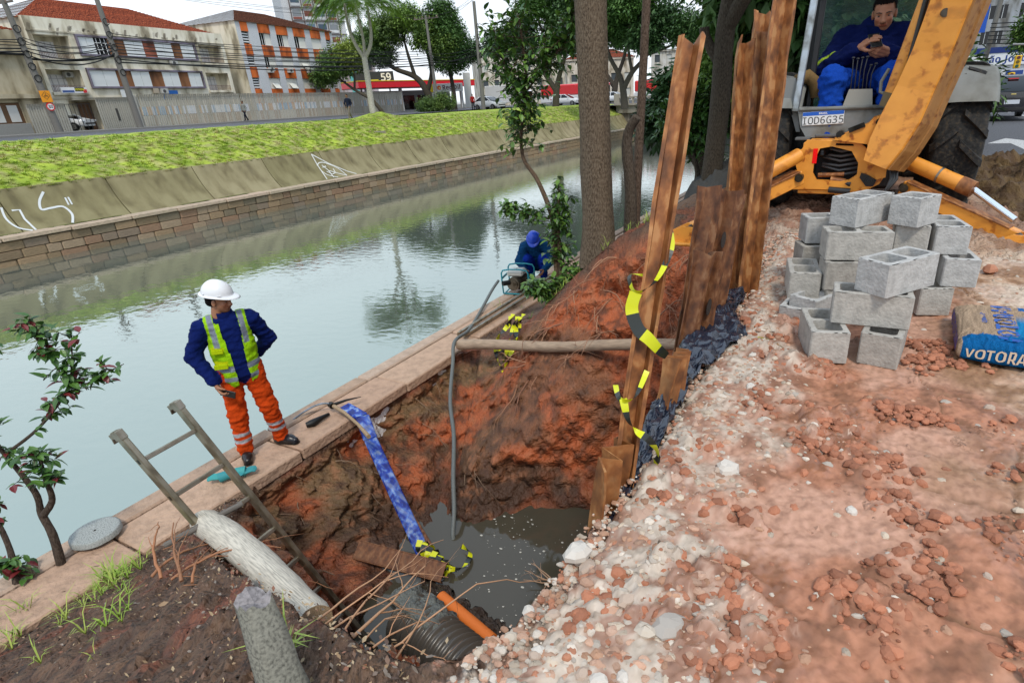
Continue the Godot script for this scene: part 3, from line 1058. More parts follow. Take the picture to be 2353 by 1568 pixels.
func build_logs():
	log_thing("strut_log", "long pale debarked log spanning the pit as a strut", "log", Vector3(-4.72, -1.88, -5.74), Vector3(-1.25, -1.05, -5.1), 0.072, 0.058, Color(0.46, 0.33, 0.23))
	log_thing("grey_log", "weathered grey white log lying across the pit corner beside the ladder", "log", Vector3(-3.85, -1.43, -1.64), Vector3(-1.92, -0.86, -1.10), 0.095, 0.088, Color(0.66, 0.60, 0.50))
	log_thing("grey_pole", "thin grey pole lying across the head of the grey log", "pole", Vector3(-3.80, -1.38, -1.36), Vector3(-3.55, -1.28, -1.78), 0.022, 0.020, Color(0.17, 0.15, 0.13))
	# cut granite post in front
	var g := B.new()
	var xf := aim(Vector3(-1.10, -0.42, -0.50), Vector3(-1.286, 0.060, -0.593), Vector3(0, 0, 1))
	var rows := []
	for i in 14:
		var z := 0.53 * i / 13.0
		var row := PackedVector3Array()
		var w := lerpf(0.062, 0.036, i / 13.0)
		for s in 20:
			var an := TAU * (s + 0.5) / 20
			var k := 1.0 / maxf(absf(cos(an)), absf(sin(an)))
			k = lerpf(1.0, minf(k, 1.32), 0.9)
			var p := Vector3(cos(an) * k * w, sin(an) * k * w, z)
			p += Vector3(n1.get_noise_3d(p.x * 20, p.y * 20, z * 9), n1.get_noise_3d(p.x * 20 + 9, p.y * 20, z * 9), 0) * 0.006
			if i == 13: p.z += 0.03 * n1.get_noise_2d(p.x * 14, p.y * 14) + p.x * 0.35
			row.append(p)
		rows.append(row)
	g.col = Color(0.30, 0.29, 0.235)
	g.grid(rows, true)
	g.col = Color(0.33, 0.30, 0.30)
	var top: PackedVector3Array = rows[13]
	var c := Vector3.ZERO
	for p in top: c += p
	c = c / 20.0 - Vector3(0, 0, 0.012)
	for s in 20: g.tri(c, top[s], top[(s + 1) % 20])
	tag(put("stone_post", g, M.stone, self, xf), "grey granite post with broken top standing in the foreground soil", "post")

func ribbon(b: B, pts: Array, w: float, twist: float, c0: Color, c1: Color, step := 0.10):
	# striped tape along a path
	var L := 0.0
	var prev := []
	var dense := []
	for i in pts.size() - 1:
		for k in 8:
			var p: Vector3 = pts[i].cubic_interpolate(pts[i + 1], pts[maxi(i - 1, 0)], pts[mini(i + 2, pts.size() - 1)], k / 8.0)
			dense.append(p)
	dense.append(pts[pts.size() - 1])
	for i in dense.size():
		var d: Vector3 = (dense[mini(i + 1, dense.size() - 1)] - dense[maxi(i - 1, 0)]).normalized()
		var s := d.cross(Vector3(0.25, 0.9, 0.35).rotated(d, twist * i * 0.35)).normalized() * w * 0.5
		if i > 0:
			L += (dense[i] - dense[i - 1]).length()
			b.col = c0 if fmod(L, step * 2.0) < step else c1
			b.quad(prev[0], prev[1], dense[i] + s, dense[i] - s)
		prev = [dense[i] - s, dense[i] + s]

func build_tapes():
	var Y := Color(0.62, 0.64, 0.015)
	var K := Color(0.02, 0.025, 0.02)
	var knot := thing("hazard_tape", "yellow and black hazard tape knotted round the tall sheet pile", "tape")
	var b := B.new()
	ribbon(b, [Vector3(-0.60, 0.69, -1.74), Vector3(-0.645, 0.70, -1.70), Vector3(-0.60, 0.665, -1.635), Vector3(-0.545, 0.70, -1.67), Vector3(-0.525, 0.78, -1.76), Vector3(-0.535, 0.84, -1.80)], 0.020, 0.3, Y, K, 0.06)
	put("tape_strip", b, M.gloss, knot)
	b = B.new()
	ribbon(b, [Vector3(-0.60, 0.665, -1.635), Vector3(-0.61, 0.61, -1.625), Vector3(-0.585, 0.55, -1.615), Vector3(-0.545, 0.52, -1.61), Vector3(-0.505, 0.49, -1.60), Vector3(-0.48, 0.475, -1.60)], 0.042, 0.12, Y, K, 0.075)
	put("tape_strip", b, M.gloss, knot)
	b = B.new()
	ribbon(b, [Vector3(-0.66, 0.335, -1.60), Vector3(-0.61, 0.33, -1.52), Vector3(-0.56, 0.35, -1.52), Vector3(-0.54, 0.42, -1.58)], 0.018, 0.4, Y, K, 0.05)
	put("tape_strip", b, M.gloss, knot)
	b = B.new()
	ribbon(b, [Vector3(-0.60, 0.335, -1.52), Vector3(-0.575, 0.27, -1.50), Vector3(-0.545, 0.235, -1.50), Vector3(-0.50, 0.22, -1.49), Vector3(-0.48, 0.15, -1.52), Vector3(-0.50, 0.08, -1.54)], 0.026, 0.5, Y, K, 0.05)
	put("tape_strip", b, M.gloss, knot)
	b = B.new()
	ribbon(b, [Vector3(-0.512, 0.05, -2.89), Vector3(-0.45, 0.055, -2.88), Vector3(-0.40, 0.05, -2.85), Vector3(-0.324, 0.055, -2.84), Vector3(-0.22, 0.05, -2.76)], 0.022, 0.2, Y, Color(0.35, 0.38, 0.05), 0.06)
	tag(put("hazard_tape", b, M.gloss), "scrap of yellow tape trodden into the mud beside the black plastic", "tape")
	b = B.new()
	for k in 7:
		var o := Vector3(rng.randf_range(-0.13, 0.13), 0, rng.randf_range(-0.1, 0.1))
		var p0 := Vector3(-4.02, -1.52, -6.25) + o
		ribbon(b, [p0, p0 + Vector3(0.02, -0.10, 0.16), p0 + Vector3(0.05 + o.x, -0.24, 0.32), p0 + Vector3(0.06, -0.42, 0.45 + o.z), p0 + Vector3(0.10 - o.x, -0.62, 0.55)], 0.06, 0.9, Y, K, 0.09)
	tag(put("hazard_tape", b, M.gloss), "tangle of hazard tape hanging down the earth under the strut log", "tape")
	b = B.new()
	var pts := []
	for i in 26:
		var t := i / 25.0
		var a := t * TAU * 6.0
		pts.append(Vector3(-3.50, -2.86, -3.25).lerp(Vector3(-3.06, -2.93, -3.13), t) + Vector3(0, cos(a), sin(a)) * 0.055)
	ribbon(b, pts, 0.06, 0.0, Y, K, 0.07)
	ribbon(b, [Vector3(-3.06, -2.9, -3.13), Vector3(-2.97, -2.93, -3.22), Vector3(-3.0, -2.92, -3.4), Vector3(-3.16, -2.93, -3.46)], 0.05, 0.7, Y, K, 0.07)
	tag(put("hazard_tape", b, M.gloss), "hazard tape wound round the foot of the blue beam in the pit water", "tape")

func build_ladder():
	var root := thing("ladder", "worn aluminium ladder standing in the pit against its near corner", "ladder")
	var tr := Vector3(-4.077, -0.588, -1.828)
	var d := (Vector3(-3.12, -3.1, -2.23) - tr)
	var off := Vector3(0.016, -0.01, 0.385)
	var side := Vector3(0.93, 0.36, 0.0)
	for k in 2:
		var o := tr + off * k
		var b := B.new()
		b.col = Color(0.40, 0.37, 0.29)
		b.bar(o, o + d, 0.036, 0.080, side, 0.005)
		var rail := put("rail", b, M.metal, root)
		var cap := B.new()
		cap.col = Color(0.40, 0.37, 0.31)
		var dn := d.normalized()
		cap.bar(o - dn * 0.012, o + dn * 0.055, 0.044, 0.092, side, 0.003)
		var hk := side.cross(dn).cross(dn).normalized()
		if hk.x > 0: hk = -hk
		cap.bar(o + dn * 0.02, o + dn * 0.02 + hk * 0.11, 0.034, 0.035, dn, 0.002)
		cap.bar(o + dn * 0.03 + hk * 0.10, o + dn * 0.07 + hk * 0.125, 0.034, 0.012, hk, 0.002)
		put("end_hook", cap, M.metal, rail)
		for i in 8:
			if k == 1:
				var h := B.new()
				h.col = Color(0.03, 0.028, 0.025)
				var p: Vector3 = o + d * ((i + 0.75) / 8.6) + Vector3(0, 0, 0.0185)
				h.bar(p - dn * 0.016, p + dn * 0.016, 0.003, 0.026, side, 0.0)
				put("rung_socket", h, M.metal, rail)
	for i in 8:
		var p: Vector3 = tr + d * ((i + 0.75) / 8.6)
		var b := B.new()
		b.col = Color(0.42, 0.38, 0.31)
		b.bar(p, p + off, 0.034, 0.030, d.normalized(), 0.004)
		put("rung", b, M.metal, root)
	# second ladder lying on edge along the ledge
	root = thing("ladder", "grey metal ladder lying along the ledge in front of the pump", "ladder")
	for k in 2:
		var b := B.new()
		b.col = Color(0.44, 0.41, 0.34)
		var o := Vector3(0.11 * k, -0.02 * k, 0.0)
		b.bar(Vector3(-5.10, -1.93, -6.2) + o, Vector3(-5.12, -1.91, -9.3) + o, 0.03, 0.075, Vector3(0.5, 0.85, 0), 0.004)
		var rail := put("rail", b, M.metal, root)
		for i in 7:
			var h := B.new()
			h.col = Color(0.03, 0.03, 0.03)
			var p := Vector3(-5.102, -1.927, -6.8) + o + Vector3(-0.003, 0.002, -0.42) * i
			h.box(Transform3D(Basis(Vector3.BACK, 0.53), p), Vector3(0.0335, 0.032, 0.022))
			put("rung_socket", h, M.metal, rail)

func build_pit_things():
	# blue wrapped beam leaning from the ledge into the pit
	var root := thing("wrapped_beam", "steel beam wrapped in blue tape leaning from the ledge into the pit", "beam")
	var b := B.new()
	var p0 := Vector3(-5.02, -1.925, -3.90)
	var p1 := Vector3(-4.70, -1.97, -3.86)
	var p2 := Vector3(-4.50, -2.15, -3.74)
	var p3 := Vector3(-3.46, -2.93, -3.22)
	b.bar(p0, p1, 0.15, 0.03, Vector3.UP, 0.01)
	b.bar(p1, p2, 0.15, 0.035, Vector3.UP, 0.01)
	b.bar(p2, p3, 0.14, 0.035, Vector3.UP, 0.01)
	put("blue_wrapping", b, M.bluetape, root)
	b = B.new()
	b.bar(p2 + Vector3(0.12, -0.45, -0.02), p3 + Vector3(0.07, -0.02, -0.06), 0.05, 0.10, Vector3.UP, 0.006)
	put("steel_flange", b, M.rustdark, root)
	# rusty channel lying at the water
	root = thing("steel_channel", "short rusty steel channel lying at the pit water", "beam")
	b = B.new()
	var a0 := Vector3(-3.93, -2.72, -2.83)
	var a1 := Vector3(-3.02, -2.82, -3.02)
	b.bar(a0, a1, 0.17, 0.012, Vector3(0.2, 0.8, 0.5), 0.003)
	put("web", b, M.rustdark, root)
	for s in [-1.0, 1.0]:
		b = B.new()
		var o = Vector3(0.2, 0.8, 0.5).normalized().cross((a1 - a0).normalized()) * 0.085 * s - Vector3(0, 0.025, 0.01)
		b.bar(a0 + o, a1 + o, 0.012, 0.07, Vector3(0.2, 0.8, 0.5), 0.003)
		put("flange", b, M.rustdark, root)
	# corrugated drain
	root = thing("corrugated_pipe", "muddy black corrugated drain pipe at the bottom of the pit", "pipe")
	b = B.new()
	b.col = Color(0.085, 0.072, 0.06)
	var xf := aim(Vector3(-3.02, -2.92, -2.52), Vector3(-1.55, -2.72, -2.10))
	var rows := []
	for i in 150:
		var z := 1.55 * i / 149.0
		var ph := fmod(z, 0.072) / 0.072
		var r := 0.212 + 0.030 * ss(0.0, 0.18, ph) * (1.0 - ss(0.45, 0.63, ph))
		var row := PackedVector3Array()
		for s in 30:
			row.append(Vector3(cos(TAU * s / 30) * r, sin(TAU * s / 30) * r, z))
		rows.append(row)
	b.grid(rows, true)
	put("pipe_wall", b, M.gloss, root, xf)
	b = B.new()
	b.col = Color(0.16, 0.17, 0.16)
	rows = []
	for i in 30:
		var row := PackedVector3Array()
		for s in 24:
			var an := -0.5 + 2.6 * s / 23.0
			var z := -0.16 + 0.85 * i / 29.0
			var k := 0.25 + 0.05 * n1.get_noise_3d(an * 2.0, z * 5.0, 1.0) + 0.03 * n1.get_noise_3d(an * 7.0, z * 14.0, 4.0)
			k -= 0.09 * ss(0.35, 0.69, z) + 0.12 * ss(0.85, 1.0, absf(s / 11.5 - 1.0))
			row.append(Vector3(cos(an) * k, sin(an) * k, z))
		rows.append(row)
	b.grid(rows)
	put("clay_clod", b, M.pitsoil, root, xf)
	b = B.new()
	b.col = Color(0.66, 0.16, 0.02)
	b.cyl(Vector3(-2.95, -2.95, -2.86), Vector3(-2.25, -2.93, -2.66), 0.06, 16)
	tag(put("orange_pipe", b, M.plain), "orange plastic pipe half sunk in the water beside the drain", "pipe")
	# mud shelf between the two pools
	b = B.new()
	rows = []
	var cols := []
	for i in 40:
		var row := PackedVector3Array()
		var cr := PackedColorArray()
		var t := i / 39.0
		for j in 20:
			var q := j / 19.0 * 2.0 - 1.0
			var c := Vector3(-3.25, -3.0, -2.98).lerp(Vector3(-2.05, -2.98, -2.72), t)
			var h := 0.16 * (1.0 - q * q) * (0.7 + 0.5 * n1.get_noise_2d(t * 6.0, q * 2.0)) - 0.06
			row.append(c + Vector3(0.0, h + 0.03 * n1.get_noise_2d(t * 20, q * 5), q * 0.13 + 0.05 * n1.get_noise_2d(t * 5, 3.0)))
			cr.append(Color(0.045, 0.03, 0.02))
		rows.append(row)
		cols.append(cr)
	rows.reverse()
	b.grid(rows, false, cols)
	for i in b.n.size():
		if b.n[i].y < 0: b.n[i] = -b.n[i]
	tag(put("mud_shelf", b, M.pitsoil), "dark mud ridge between the two pools in the pit", "", "", "structure")
	# suction hose
	b = B.new()
	b.col = Color(0.20, 0.22, 0.215)
	var hp := [Vector3(-5.60, -1.72, -8.12), Vector3(-5.54, -1.80, -7.8), Vector3(-5.28, -1.93, -7.0), Vector3(-4.98, -1.90, -6.3), Vector3(-4.76, -1.80, -5.70), Vector3(-4.55, -1.95, -5.35), Vector3(-4.25, -2.2, -4.85), Vector3(-3.92, -2.38, -4.45), Vector3(-3.62, -2.6, -4.0), Vector3(-3.45, -2.8, -3.75), Vector3(-3.36, -2.95, -3.58), Vector3(-3.30, -3.1, -3.5)]
	var sm := []
	for i in hp.size() - 1:
		for k in 8:
			sm.append(hp[i].cubic_interpolate(hp[i + 1], hp[maxi(i - 1, 0)], hp[mini(i + 2, hp.size() - 1)], k / 8.0))
	b.tube(sm, 0.025, 12)
	tag(put("suction_hose", b, M.hose), "grey ribbed suction hose running from the pump down into the pit", "hose")
	# pickaxe
	root = thing("pickaxe", "pickaxe with wooden handle lying over the ledge edge", "pickaxe")
	b = B.new()
	b.col = Color(0.42, 0.30, 0.18)
	b.tube([Vector3(-5.14, -1.905, -3.84), Vector3(-4.85, -1.90, -3.76), Vector3(-4.5, -1.89, -3.62), Vector3(-4.18, -1.87, -3.46)], [0.024, 0.018, 0.017, 0.023], 12)
	put("handle", b, M.wood, root)
	b = B.new()
	b.col = Color(0.26, 0.32, 0.40)
	var hd := Vector3(-5.13, -1.90, -3.83)
	rows = []
	for i in 13:
		var t := i / 12.0
		var c := hd + Vector3(-0.30 * t, 0.03 * sin(t * PI) - 0.10 * t * t + 0.01, 0.32 * t * (0.25 + 0.75 * t))
		var w := lerpf(0.028, 0.055, sin(t * PI * 0.8)) * (1.0 - 0.8 * ss(0.7, 1.0, t))
		var row := PackedVector3Array()
		for q in [[-1, 0.0], [0, 0.012], [1, 0.0], [0, -0.012]]:
			row.append(c + Vector3(0.25, 0.1, 0.9) * q[0] * w * 0.6 + Vector3(0.3, 0, -0.5) * q[0] * w * 0.7 + Vector3.UP * q[1])
		rows.append(row)
	b.grid(rows, true)
	put("blade", b, M.metal, root)
	b = B.new()
	b.col = Color(0.03, 0.03, 0.03)
	b.tube([hd, hd + Vector3(0.10, 0.02, -0.13), hd + Vector3(0.19, 0.01, -0.27)], [0.022, 0.014, 0.004], 8)
	b.cyl(hd + Vector3(-0.035, -0.005, -0.01), hd + Vector3(0.03, 0.0, 0.012), 0.036, 14)
	put("pick_point", b, M.metal, root)
	b = B.new()
	b.col = Color(0.016, 0.016, 0.016)
	b.tube([Vector3(-5.10, -1.965, -3.74), Vector3(-5.09, -1.95, -3.62), Vector3(-5.10, -1.955, -3.52), Vector3(-5.14, -1.96, -3.46)], [0.02, 0.03, 0.045, 0.03], 8)
	tag(put("black_scrap", b, M.rubber), "crumpled black rubber scrap under the pickaxe head", "scrap")
	# gloves
	root = thing("work_gloves", "pair of teal rubber work gloves dropped at the ledge", "gloves")
	for k in 2:
		b = B.new()
		b.col = [Color(0.04, 0.30, 0.30), Color(0.03, 0.24, 0.27)][k]
		var o := Vector3(-5.10 + 0.11 * k, -1.945, -2.47 - 0.10 * k)
		var dr := Vector3(-0.7, 0, 0.7) if k == 0 else Vector3(0.6, 0, -0.75)
		b.blob(o, Vector3(0.055, 0.022, 0.07), 4 + k, 0.12, 12, 8, Basis(Vector3.UP, 0.8))
		for f in 4:
			var s := dr.cross(Vector3.UP) * (f - 1.5) * 0.024
			b.tube([o + s + dr * 0.04, o + s + dr * 0.10 + Vector3.UP * 0.008, o + s * 1.2 + dr * (0.15 - 0.01 * absf(f - 1.5))], [0.014, 0.013, 0.008], 8)
		b.tube([o - dr * 0.03, o - dr * 0.11 + Vector3.UP * 0.01, o - dr * 0.19], [0.045, 0.042, 0.05], 10)
		put("glove", b, M.plain, root)
	# round slab
	b = B.new()
	b.col = Color(0.46, 0.49, 0.47)
	rows = []
	for q in [[0.01, 0.02], [0.16, 0.022], [0.178, 0.015], [0.18, -0.03]]:
		var row := PackedVector3Array()
		for s in 40:
			var an := -TAU * s / 40
			var k := 1.0 + 0.03 * n1.get_noise_2d(cos(an) * 2, sin(an) * 2)
			row.append(Vector3(cos(an) * q[0] * k, q[1], sin(an) * q[0] * k))
		rows.append(row)
	rows.reverse()
	b.grid(rows, true)
	for i in b.n.size():
		if b.n[i].y < 0: b.n[i] = -b.n[i]
	tag(put("round_slab", b, M.stone, self, at(Vector3(-5.36, -1.935, -1.50))), "small round grey concrete lid lying on the ledge by the shrub", "slab")

func build_plastic():
	var b := B.new()
	var c := [Vector3(-0.56, -0.06, -1.30), Vector3(-0.57, 0.02, -1.55), Vector3(-0.60, 0.05, -1.95), Vector3(-0.60, 0.09, -2.25), Vector3(-0.60, 0.10, -2.55), Vector3(-0.575, 0.09, -2.85), Vector3(-0.60, 0.08, -3.15), Vector3(-0.60, 0.06, -3.5)]
	var w := [0.03, 0.05, 0.06, 0.05, 0.13, 0.15, 0.05, 0.06]
	var rows := []
	var n := 90
	for i in n:
		var t := i / (n - 1.0) * (c.size() - 1)
		var k := mini(int(t), c.size() - 2)
		var p: Vector3 = c[k].cubic_interpolate(c[k + 1], c[maxi(k - 1, 0)], c[mini(k + 2, c.size() - 1)], t - k)
		var ww := lerpf(w[k], w[k + 1], t - k)
		var row := PackedVector3Array()
		for j in 26:
			var q := j / 25.0 * 2.0 - 1.0
			var z := p.z + 0.02 * q
			var x := p.x + q * ww + 0.02 * n1.get_noise_2d(i * 0.2, j * 0.2)
			var y := p.y + 0.045 * (1.0 - q * q) - (0.12 * ss(0.55, 1.0, -q)) + 0.030 * n1.get_noise_2d(x * 14.0, z * 9.0) + 0.014 * n1.get_noise_2d(x * 45.0 + 3, z * 26.0)
			row.append(Vector3(x, y, z))
		rows.append(row)
	b.grid(rows)
	# a loose flap on the mud
	rows = []
	for i in 24:
		var row := PackedVector3Array()
		for j in 24:
			var u := i / 23.0
			var v := j / 23.0
			var p := Vector3(-0.56, 0.075, -2.88) + Vector3(0.17, 0, 0.16) * u + Vector3(-0.02, 0, 0.22) * v * (1.0 - 0.7 * u)
			p.y += 0.03 * n1.get_noise_2d(p.x * 18.0, p.z * 18.0) + 0.012 * n1.get_noise_2d(p.x * 50.0, p.z * 50.0) - 0.02 * u
			row.append(p)
		rows.append(row)
	b.grid(rows)
	for i in b.n.size():
		if b.n[i].y < 0: b.n[i] = -b.n[i]
	tag(put("plastic_sheet", b, M.plasticbag), "crumpled black plastic sheet tucked along the foot of the sheet piles", "plastic sheet")

# a wandering root with side shoots
func root_line(b: B, p: Vector3, d: Vector3, l: float, r: float, depth := 0, droop := 0.25):
	var pts := [p]
	var rad := [r]
	var n := maxi(4, int(l / 0.05))
	for i in n:
		d = (d + Vector3(rng.randf_range(-1, 1), rng.randf_range(-1, 1), rng.randf_range(-1, 1)) * 0.28 + Vector3.DOWN * droop * 0.22).normalized()
		p += d * l / n
		pts.append(p)
		rad.append(r * lerpf(1.0, 0.28, (i + 1.0) / n))
		if depth < 2 and rng.randf() < (0.34 if depth == 0 else 0.16):
			var s := (d + Vector3(rng.randf_range(-1, 1), rng.randf_range(-1, 1), rng.randf_range(-1, 1)) * 0.9).normalized()
			root_line(b, p, s, l * rng.randf_range(0.25, 0.55), rad[rad.size() - 1] * 0.65, depth + 1, droop)
	b.tube(pts, rad, 5 if depth else 6)

func build_roots():
	# on the far slope of the pit
	var NS: int = ring[0].size()
	var b := B.new()
	for i in 75:
		var s := int(NS * rng.randf_range(0.255, 0.415))
		# skip to the far side: the samples are uneven, so pick by place
		var r := int(84 * rng.randf_range(0.62, 0.97))
		var tries := 0
		while tries < 60 and not (ring[r][s].z < -4.6 and ring[r][s].x < -0.9 and ring[r][s].x > -4.3):
			s = rng.randi() % NS
			tries += 1
		var p: Vector3 = ring[r][s]
		b.col = Color(0.40, 0.21, 0.12).lerp(Color(0.22, 0.10, 0.06), rng.randf())
		root_line(b, p + Vector3(0, 0.0, 0.0), Vector3(rng.randf_range(-1.2, 1.0), rng.randf_range(-0.5, 0.5), 0.75).normalized(), rng.randf_range(0.2, 0.85), rng.randf_range(0.004, 0.0105), 0, 0.5)
	tag(put("hanging_roots", b, M.plain), "tangled fine tree roots hanging from the red far slope of the pit", "roots", "", "stuff")
	# on the ledge side
	b = B.new()
	for i in 40:
		var s := rng.randi() % NS
		var r := int(84 * rng.randf_range(0.35, 0.95))
		var tries := 0
		while tries < 80 and not (ring[r][s].x < -3.4 and ring[r][s].z > -5.4 and ring[r][s].z < -1.9):
			s = rng.randi() % NS
			tries += 1
		b.col = Color(0.30, 0.20, 0.13).lerp(Color(0.14, 0.08, 0.05), rng.randf())
		root_line(b, ring[r][s], Vector3(0.8, rng.randf_range(-0.6, 0.2), rng.randf_range(-0.8, 0.8)).normalized(), rng.randf_range(0.12, 0.5), rng.randf_range(0.002, 0.006), 0, 0.8)
	tag(put("hanging_roots", b, M.plain), "thin dark roots sticking out of the pit wall under the ledge", "roots", "", "stuff")
	# bunch of bare roots at the near rim, right of the grey log
	b = B.new()
	for i in 9:
		b.col = Color(0.50, 0.27, 0.15).lerp(Color(0.36, 0.20, 0.11), rng.randf())
		var p := Vector3(-1.50 + 0.5 * i / 8.0, -0.40 + 0.20 * i / 8.0, -0.86 + 0.10 * i / 8.0)
		root_line(b, p, Vector3(rng.randf_range(-0.25, 0.45), rng.randf_range(0.0, 0.35), -0.8 + rng.randf_range(-0.3, 0.2)).normalized(), rng.randf_range(0.28, 0.6), rng.randf_range(0.003, 0.0065), 0, 0.35)
	tag(put("root_bunch", b, M.plain), "bunch of bare tan roots reaching over the pit from the near rim", "roots")
	b = B.new()
	for i in 5:
		b.col = Color(0.36, 0.15, 0.07).lerp(Color(0.26, 0.12, 0.06), rng.randf())
		root_line(b, Vector3(-3.0 - 0.12 * i, -1.12 - 0.04 * i, -1.12), Vector3(rng.randf_range(-0.8, 0.1), 0.25, -0.55).normalized(), rng.randf_range(0.4, 0.75), rng.randf_range(0.006, 0.012), 0, 0.15)
	for i in 16:
		b.col = Color(0.30, 0.13, 0.06)
		root_line(b, Vector3(rng.randf_range(-3.6, -2.2), 0, 0) + Vector3(0, -1.45 + 0.0, rng.randf_range(-1.35, -1.05)) + Vector3.UP * 0.3, Vector3(rng.randf_range(-1, 1), 0.1, rng.randf_range(-1, 0.3)).normalized(), rng.randf_range(0.12, 0.35), 0.003, 1, 0.3)
	tag(put("root_bunch", b, M.plain), "orange brown roots crossing the soil below the head of the grey log", "roots")
	b = B.new()
	b.col = Color(0.45, 0.28, 0.18)
	for i in 4:
		root_line(b, Vector3(-2.06, -2.92, -3.42), Vector3(-0.8, 0.15 + 0.1 * i, -0.3 + 0.3 * i).normalized(), 0.3, 0.008, 0, 0.1)
	tag(put("root_bunch", b, M.plain), "small pale root branch floating at the right side of the pit water", "roots")

# bodies: tapered capsules and ellipsoids joined smoothly on a grid, then meshed as surface nets
class Field:
	var lo: Vector3
	var cs: float
	var nx: int
	var ny: int
	var nz: int
	var k: float
	var f: PackedFloat32Array
	var best: PackedFloat32Array
	var who: PackedByteArray
	func _init(a: Vector3, b: Vector3, cell: float, soft: float):
		lo = a; cs = cell; k = soft
		nx = int((b.x - a.x) / cs) + 2; ny = int((b.y - a.y) / cs) + 2; nz = int((b.z - a.z) / cs) + 2
		f.resize(nx * ny * nz)
		best.resize(nx * ny * nz)
		best.fill(9.0)
		who.resize(nx * ny * nz)
	func cap(a: Vector3, b: Vector3, ra: float, rb: float, c: int, flat := Vector3.ONE):
		# flat squeezes distances along an axis: a torso is wider than deep
		var m := maxf(ra, rb) * maxf(1.0 / flat.x, maxf(1.0 / flat.y, 1.0 / flat.z)) + 5.0 * k
		var q0 := a.min(b) - Vector3(m, m, m) - lo
		var q1 := a.max(b) + Vector3(m, m, m) - lo
		var d := (b - a) * flat
		var dd := maxf(d.dot(d), 1e-9)
		for z in range(maxi(0, int(q0.z / cs)), mini(nz, int(q1.z / cs) + 1)):
			for y in range(maxi(0, int(q0.y / cs)), mini(ny, int(q1.y / cs) + 1)):
				var o := (z * ny + y) * nx
				for x in range(maxi(0, int(q0.x / cs)), mini(nx, int(q1.x / cs) + 1)):
					var p := (lo + Vector3(x, y, z) * cs - a) * flat
					var t := clampf(p.dot(d) / dd, 0.0, 1.0)
					var e := (p - d * t).length() - lerpf(ra, rb, t)
					f[o + x] += exp(-e / k)
					if e < best[o + x]:
						best[o + x] = e
						who[o + x] = c
	func ell(c: Vector3, r: Vector3, col: int, basis := Basis()):
		var m := maxf(r.x, maxf(r.y, r.z)) + 5.0 * k
		var q0 := c - Vector3(m, m, m) - lo
		var q1 := c + Vector3(m, m, m) - lo
		var inv := basis.inverse()
		var rm := minf(r.x, minf(r.y, r.z))
		for z in range(maxi(0, int(q0.z / cs)), mini(nz, int(q1.z / cs) + 1)):
			for y in range(maxi(0, int(q0.y / cs)), mini(ny, int(q1.y / cs) + 1)):
				var o := (z * ny + y) * nx
				for x in range(maxi(0, int(q0.x / cs)), mini(nx, int(q1.x / cs) + 1)):
					var p := inv * (lo + Vector3(x, y, z) * cs - c) / r
					var l := p.length()
					var e := (l - 1.0) * l / maxf((p / r).length(), 1e-5)
					e = clampf(e, -rm, 1.0)
					f[o + x] += exp(-e / k)
					if e < best[o + x]:
						best[o + x] = e
						who[o + x] = col
	# cols: colour per index; keep: optional test on a vertex; wrinkle: size of the folds per colour index
	func mesh_into(b, cols: Array, keep = null, wrinkle = null, nz_: FastNoiseLite = null, paint = null):
		var idx := PackedInt32Array()
		idx.resize(nx * ny * nz)
		idx.fill(-1)
		var verts := PackedVector3Array()
		var vc := PackedByteArray()
		var off := [0, 1, nx, nx + 1, nx * ny, nx * ny + 1, nx * ny + nx, nx * ny + nx + 1]
		var cor := []
		for i in 8: cor.append(Vector3(i & 1, (i >> 1) & 1, (i >> 2) & 1))
		var ed := [[0, 1], [2, 3], [4, 5], [6, 7], [0, 2], [1, 3], [4, 6], [5, 7], [0, 4], [1, 5], [2, 6], [3, 7]]
		for z in nz - 1:
			for y in ny - 1:
				var o := (z * ny + y) * nx
				for x in nx - 1:
					var i := o + x
					var ins := 0
					for c in 8:
						if f[i + off[c]] >= 1.0: ins += 1
					if ins == 0 or ins == 8: continue
					var s := Vector3.ZERO
					var n := 0
					for e in ed:
						var fa: float = f[i + off[e[0]]]
						var fb: float = f[i + off[e[1]]]
						if (fa >= 1.0) != (fb >= 1.0):
							var ga := -k * log(maxf(fa, 1e-12))
							var gb := -k * log(maxf(fb, 1e-12))
							s += cor[e[0]].lerp(cor[e[1]], ga / (ga - gb))
							n += 1
					idx[i] = verts.size()
					verts.append(lo + (Vector3(x, y, z) + s / n) * cs)
					vc.append(who[i])
		var nor := PackedVector3Array()
		nor.resize(verts.size())
		var tris := PackedInt32Array()
		var st := [1, nx, nx * ny]
		for z in range(1, nz - 1):
			for y in range(1, ny - 1):
				var o := (z * ny + y) * nx
				for x in range(1, nx - 1):
					var i := o + x
					var a := f[i] >= 1.0
					for ax in 3:
						if a == (f[i + st[ax]] >= 1.0): continue
						var u: int = st[(ax + 1) % 3]
						var w: int = st[(ax + 2) % 3]
						var q := [idx[i], idx[i - u], idx[i - u - w], idx[i - w]]
						if q[0] < 0 or q[1] < 0 or q[2] < 0 or q[3] < 0: continue
						if not a: q = [q[0], q[3], q[2], q[1]]
						var nn := (verts[q[2]] - verts[q[0]]).cross(verts[q[3]] - verts[q[1]])
						for e in 4: nor[q[e]] += nn
						if keep != null:
							if not keep.call((verts[q[0]] + verts[q[2]]) * 0.5): continue
						for e in [0, 2, 1, 0, 3, 2]: tris.append(q[e])
		var k0: int = b.v.size()
		for i in verts.size():
			var nn := nor[i].normalized()
			var p := verts[i]
			if wrinkle != null and wrinkle[vc[i]] > 0.0:
				p += nn * wrinkle[vc[i]] * nz_.get_noise_3d(p.x * 7.0, p.y * 15.0, p.z * 7.0)
			b.v.append(p)
			b.n.append(nn)
			b.c.append(paint.call(p, vc[i]) if paint != null else cols[vc[i]])
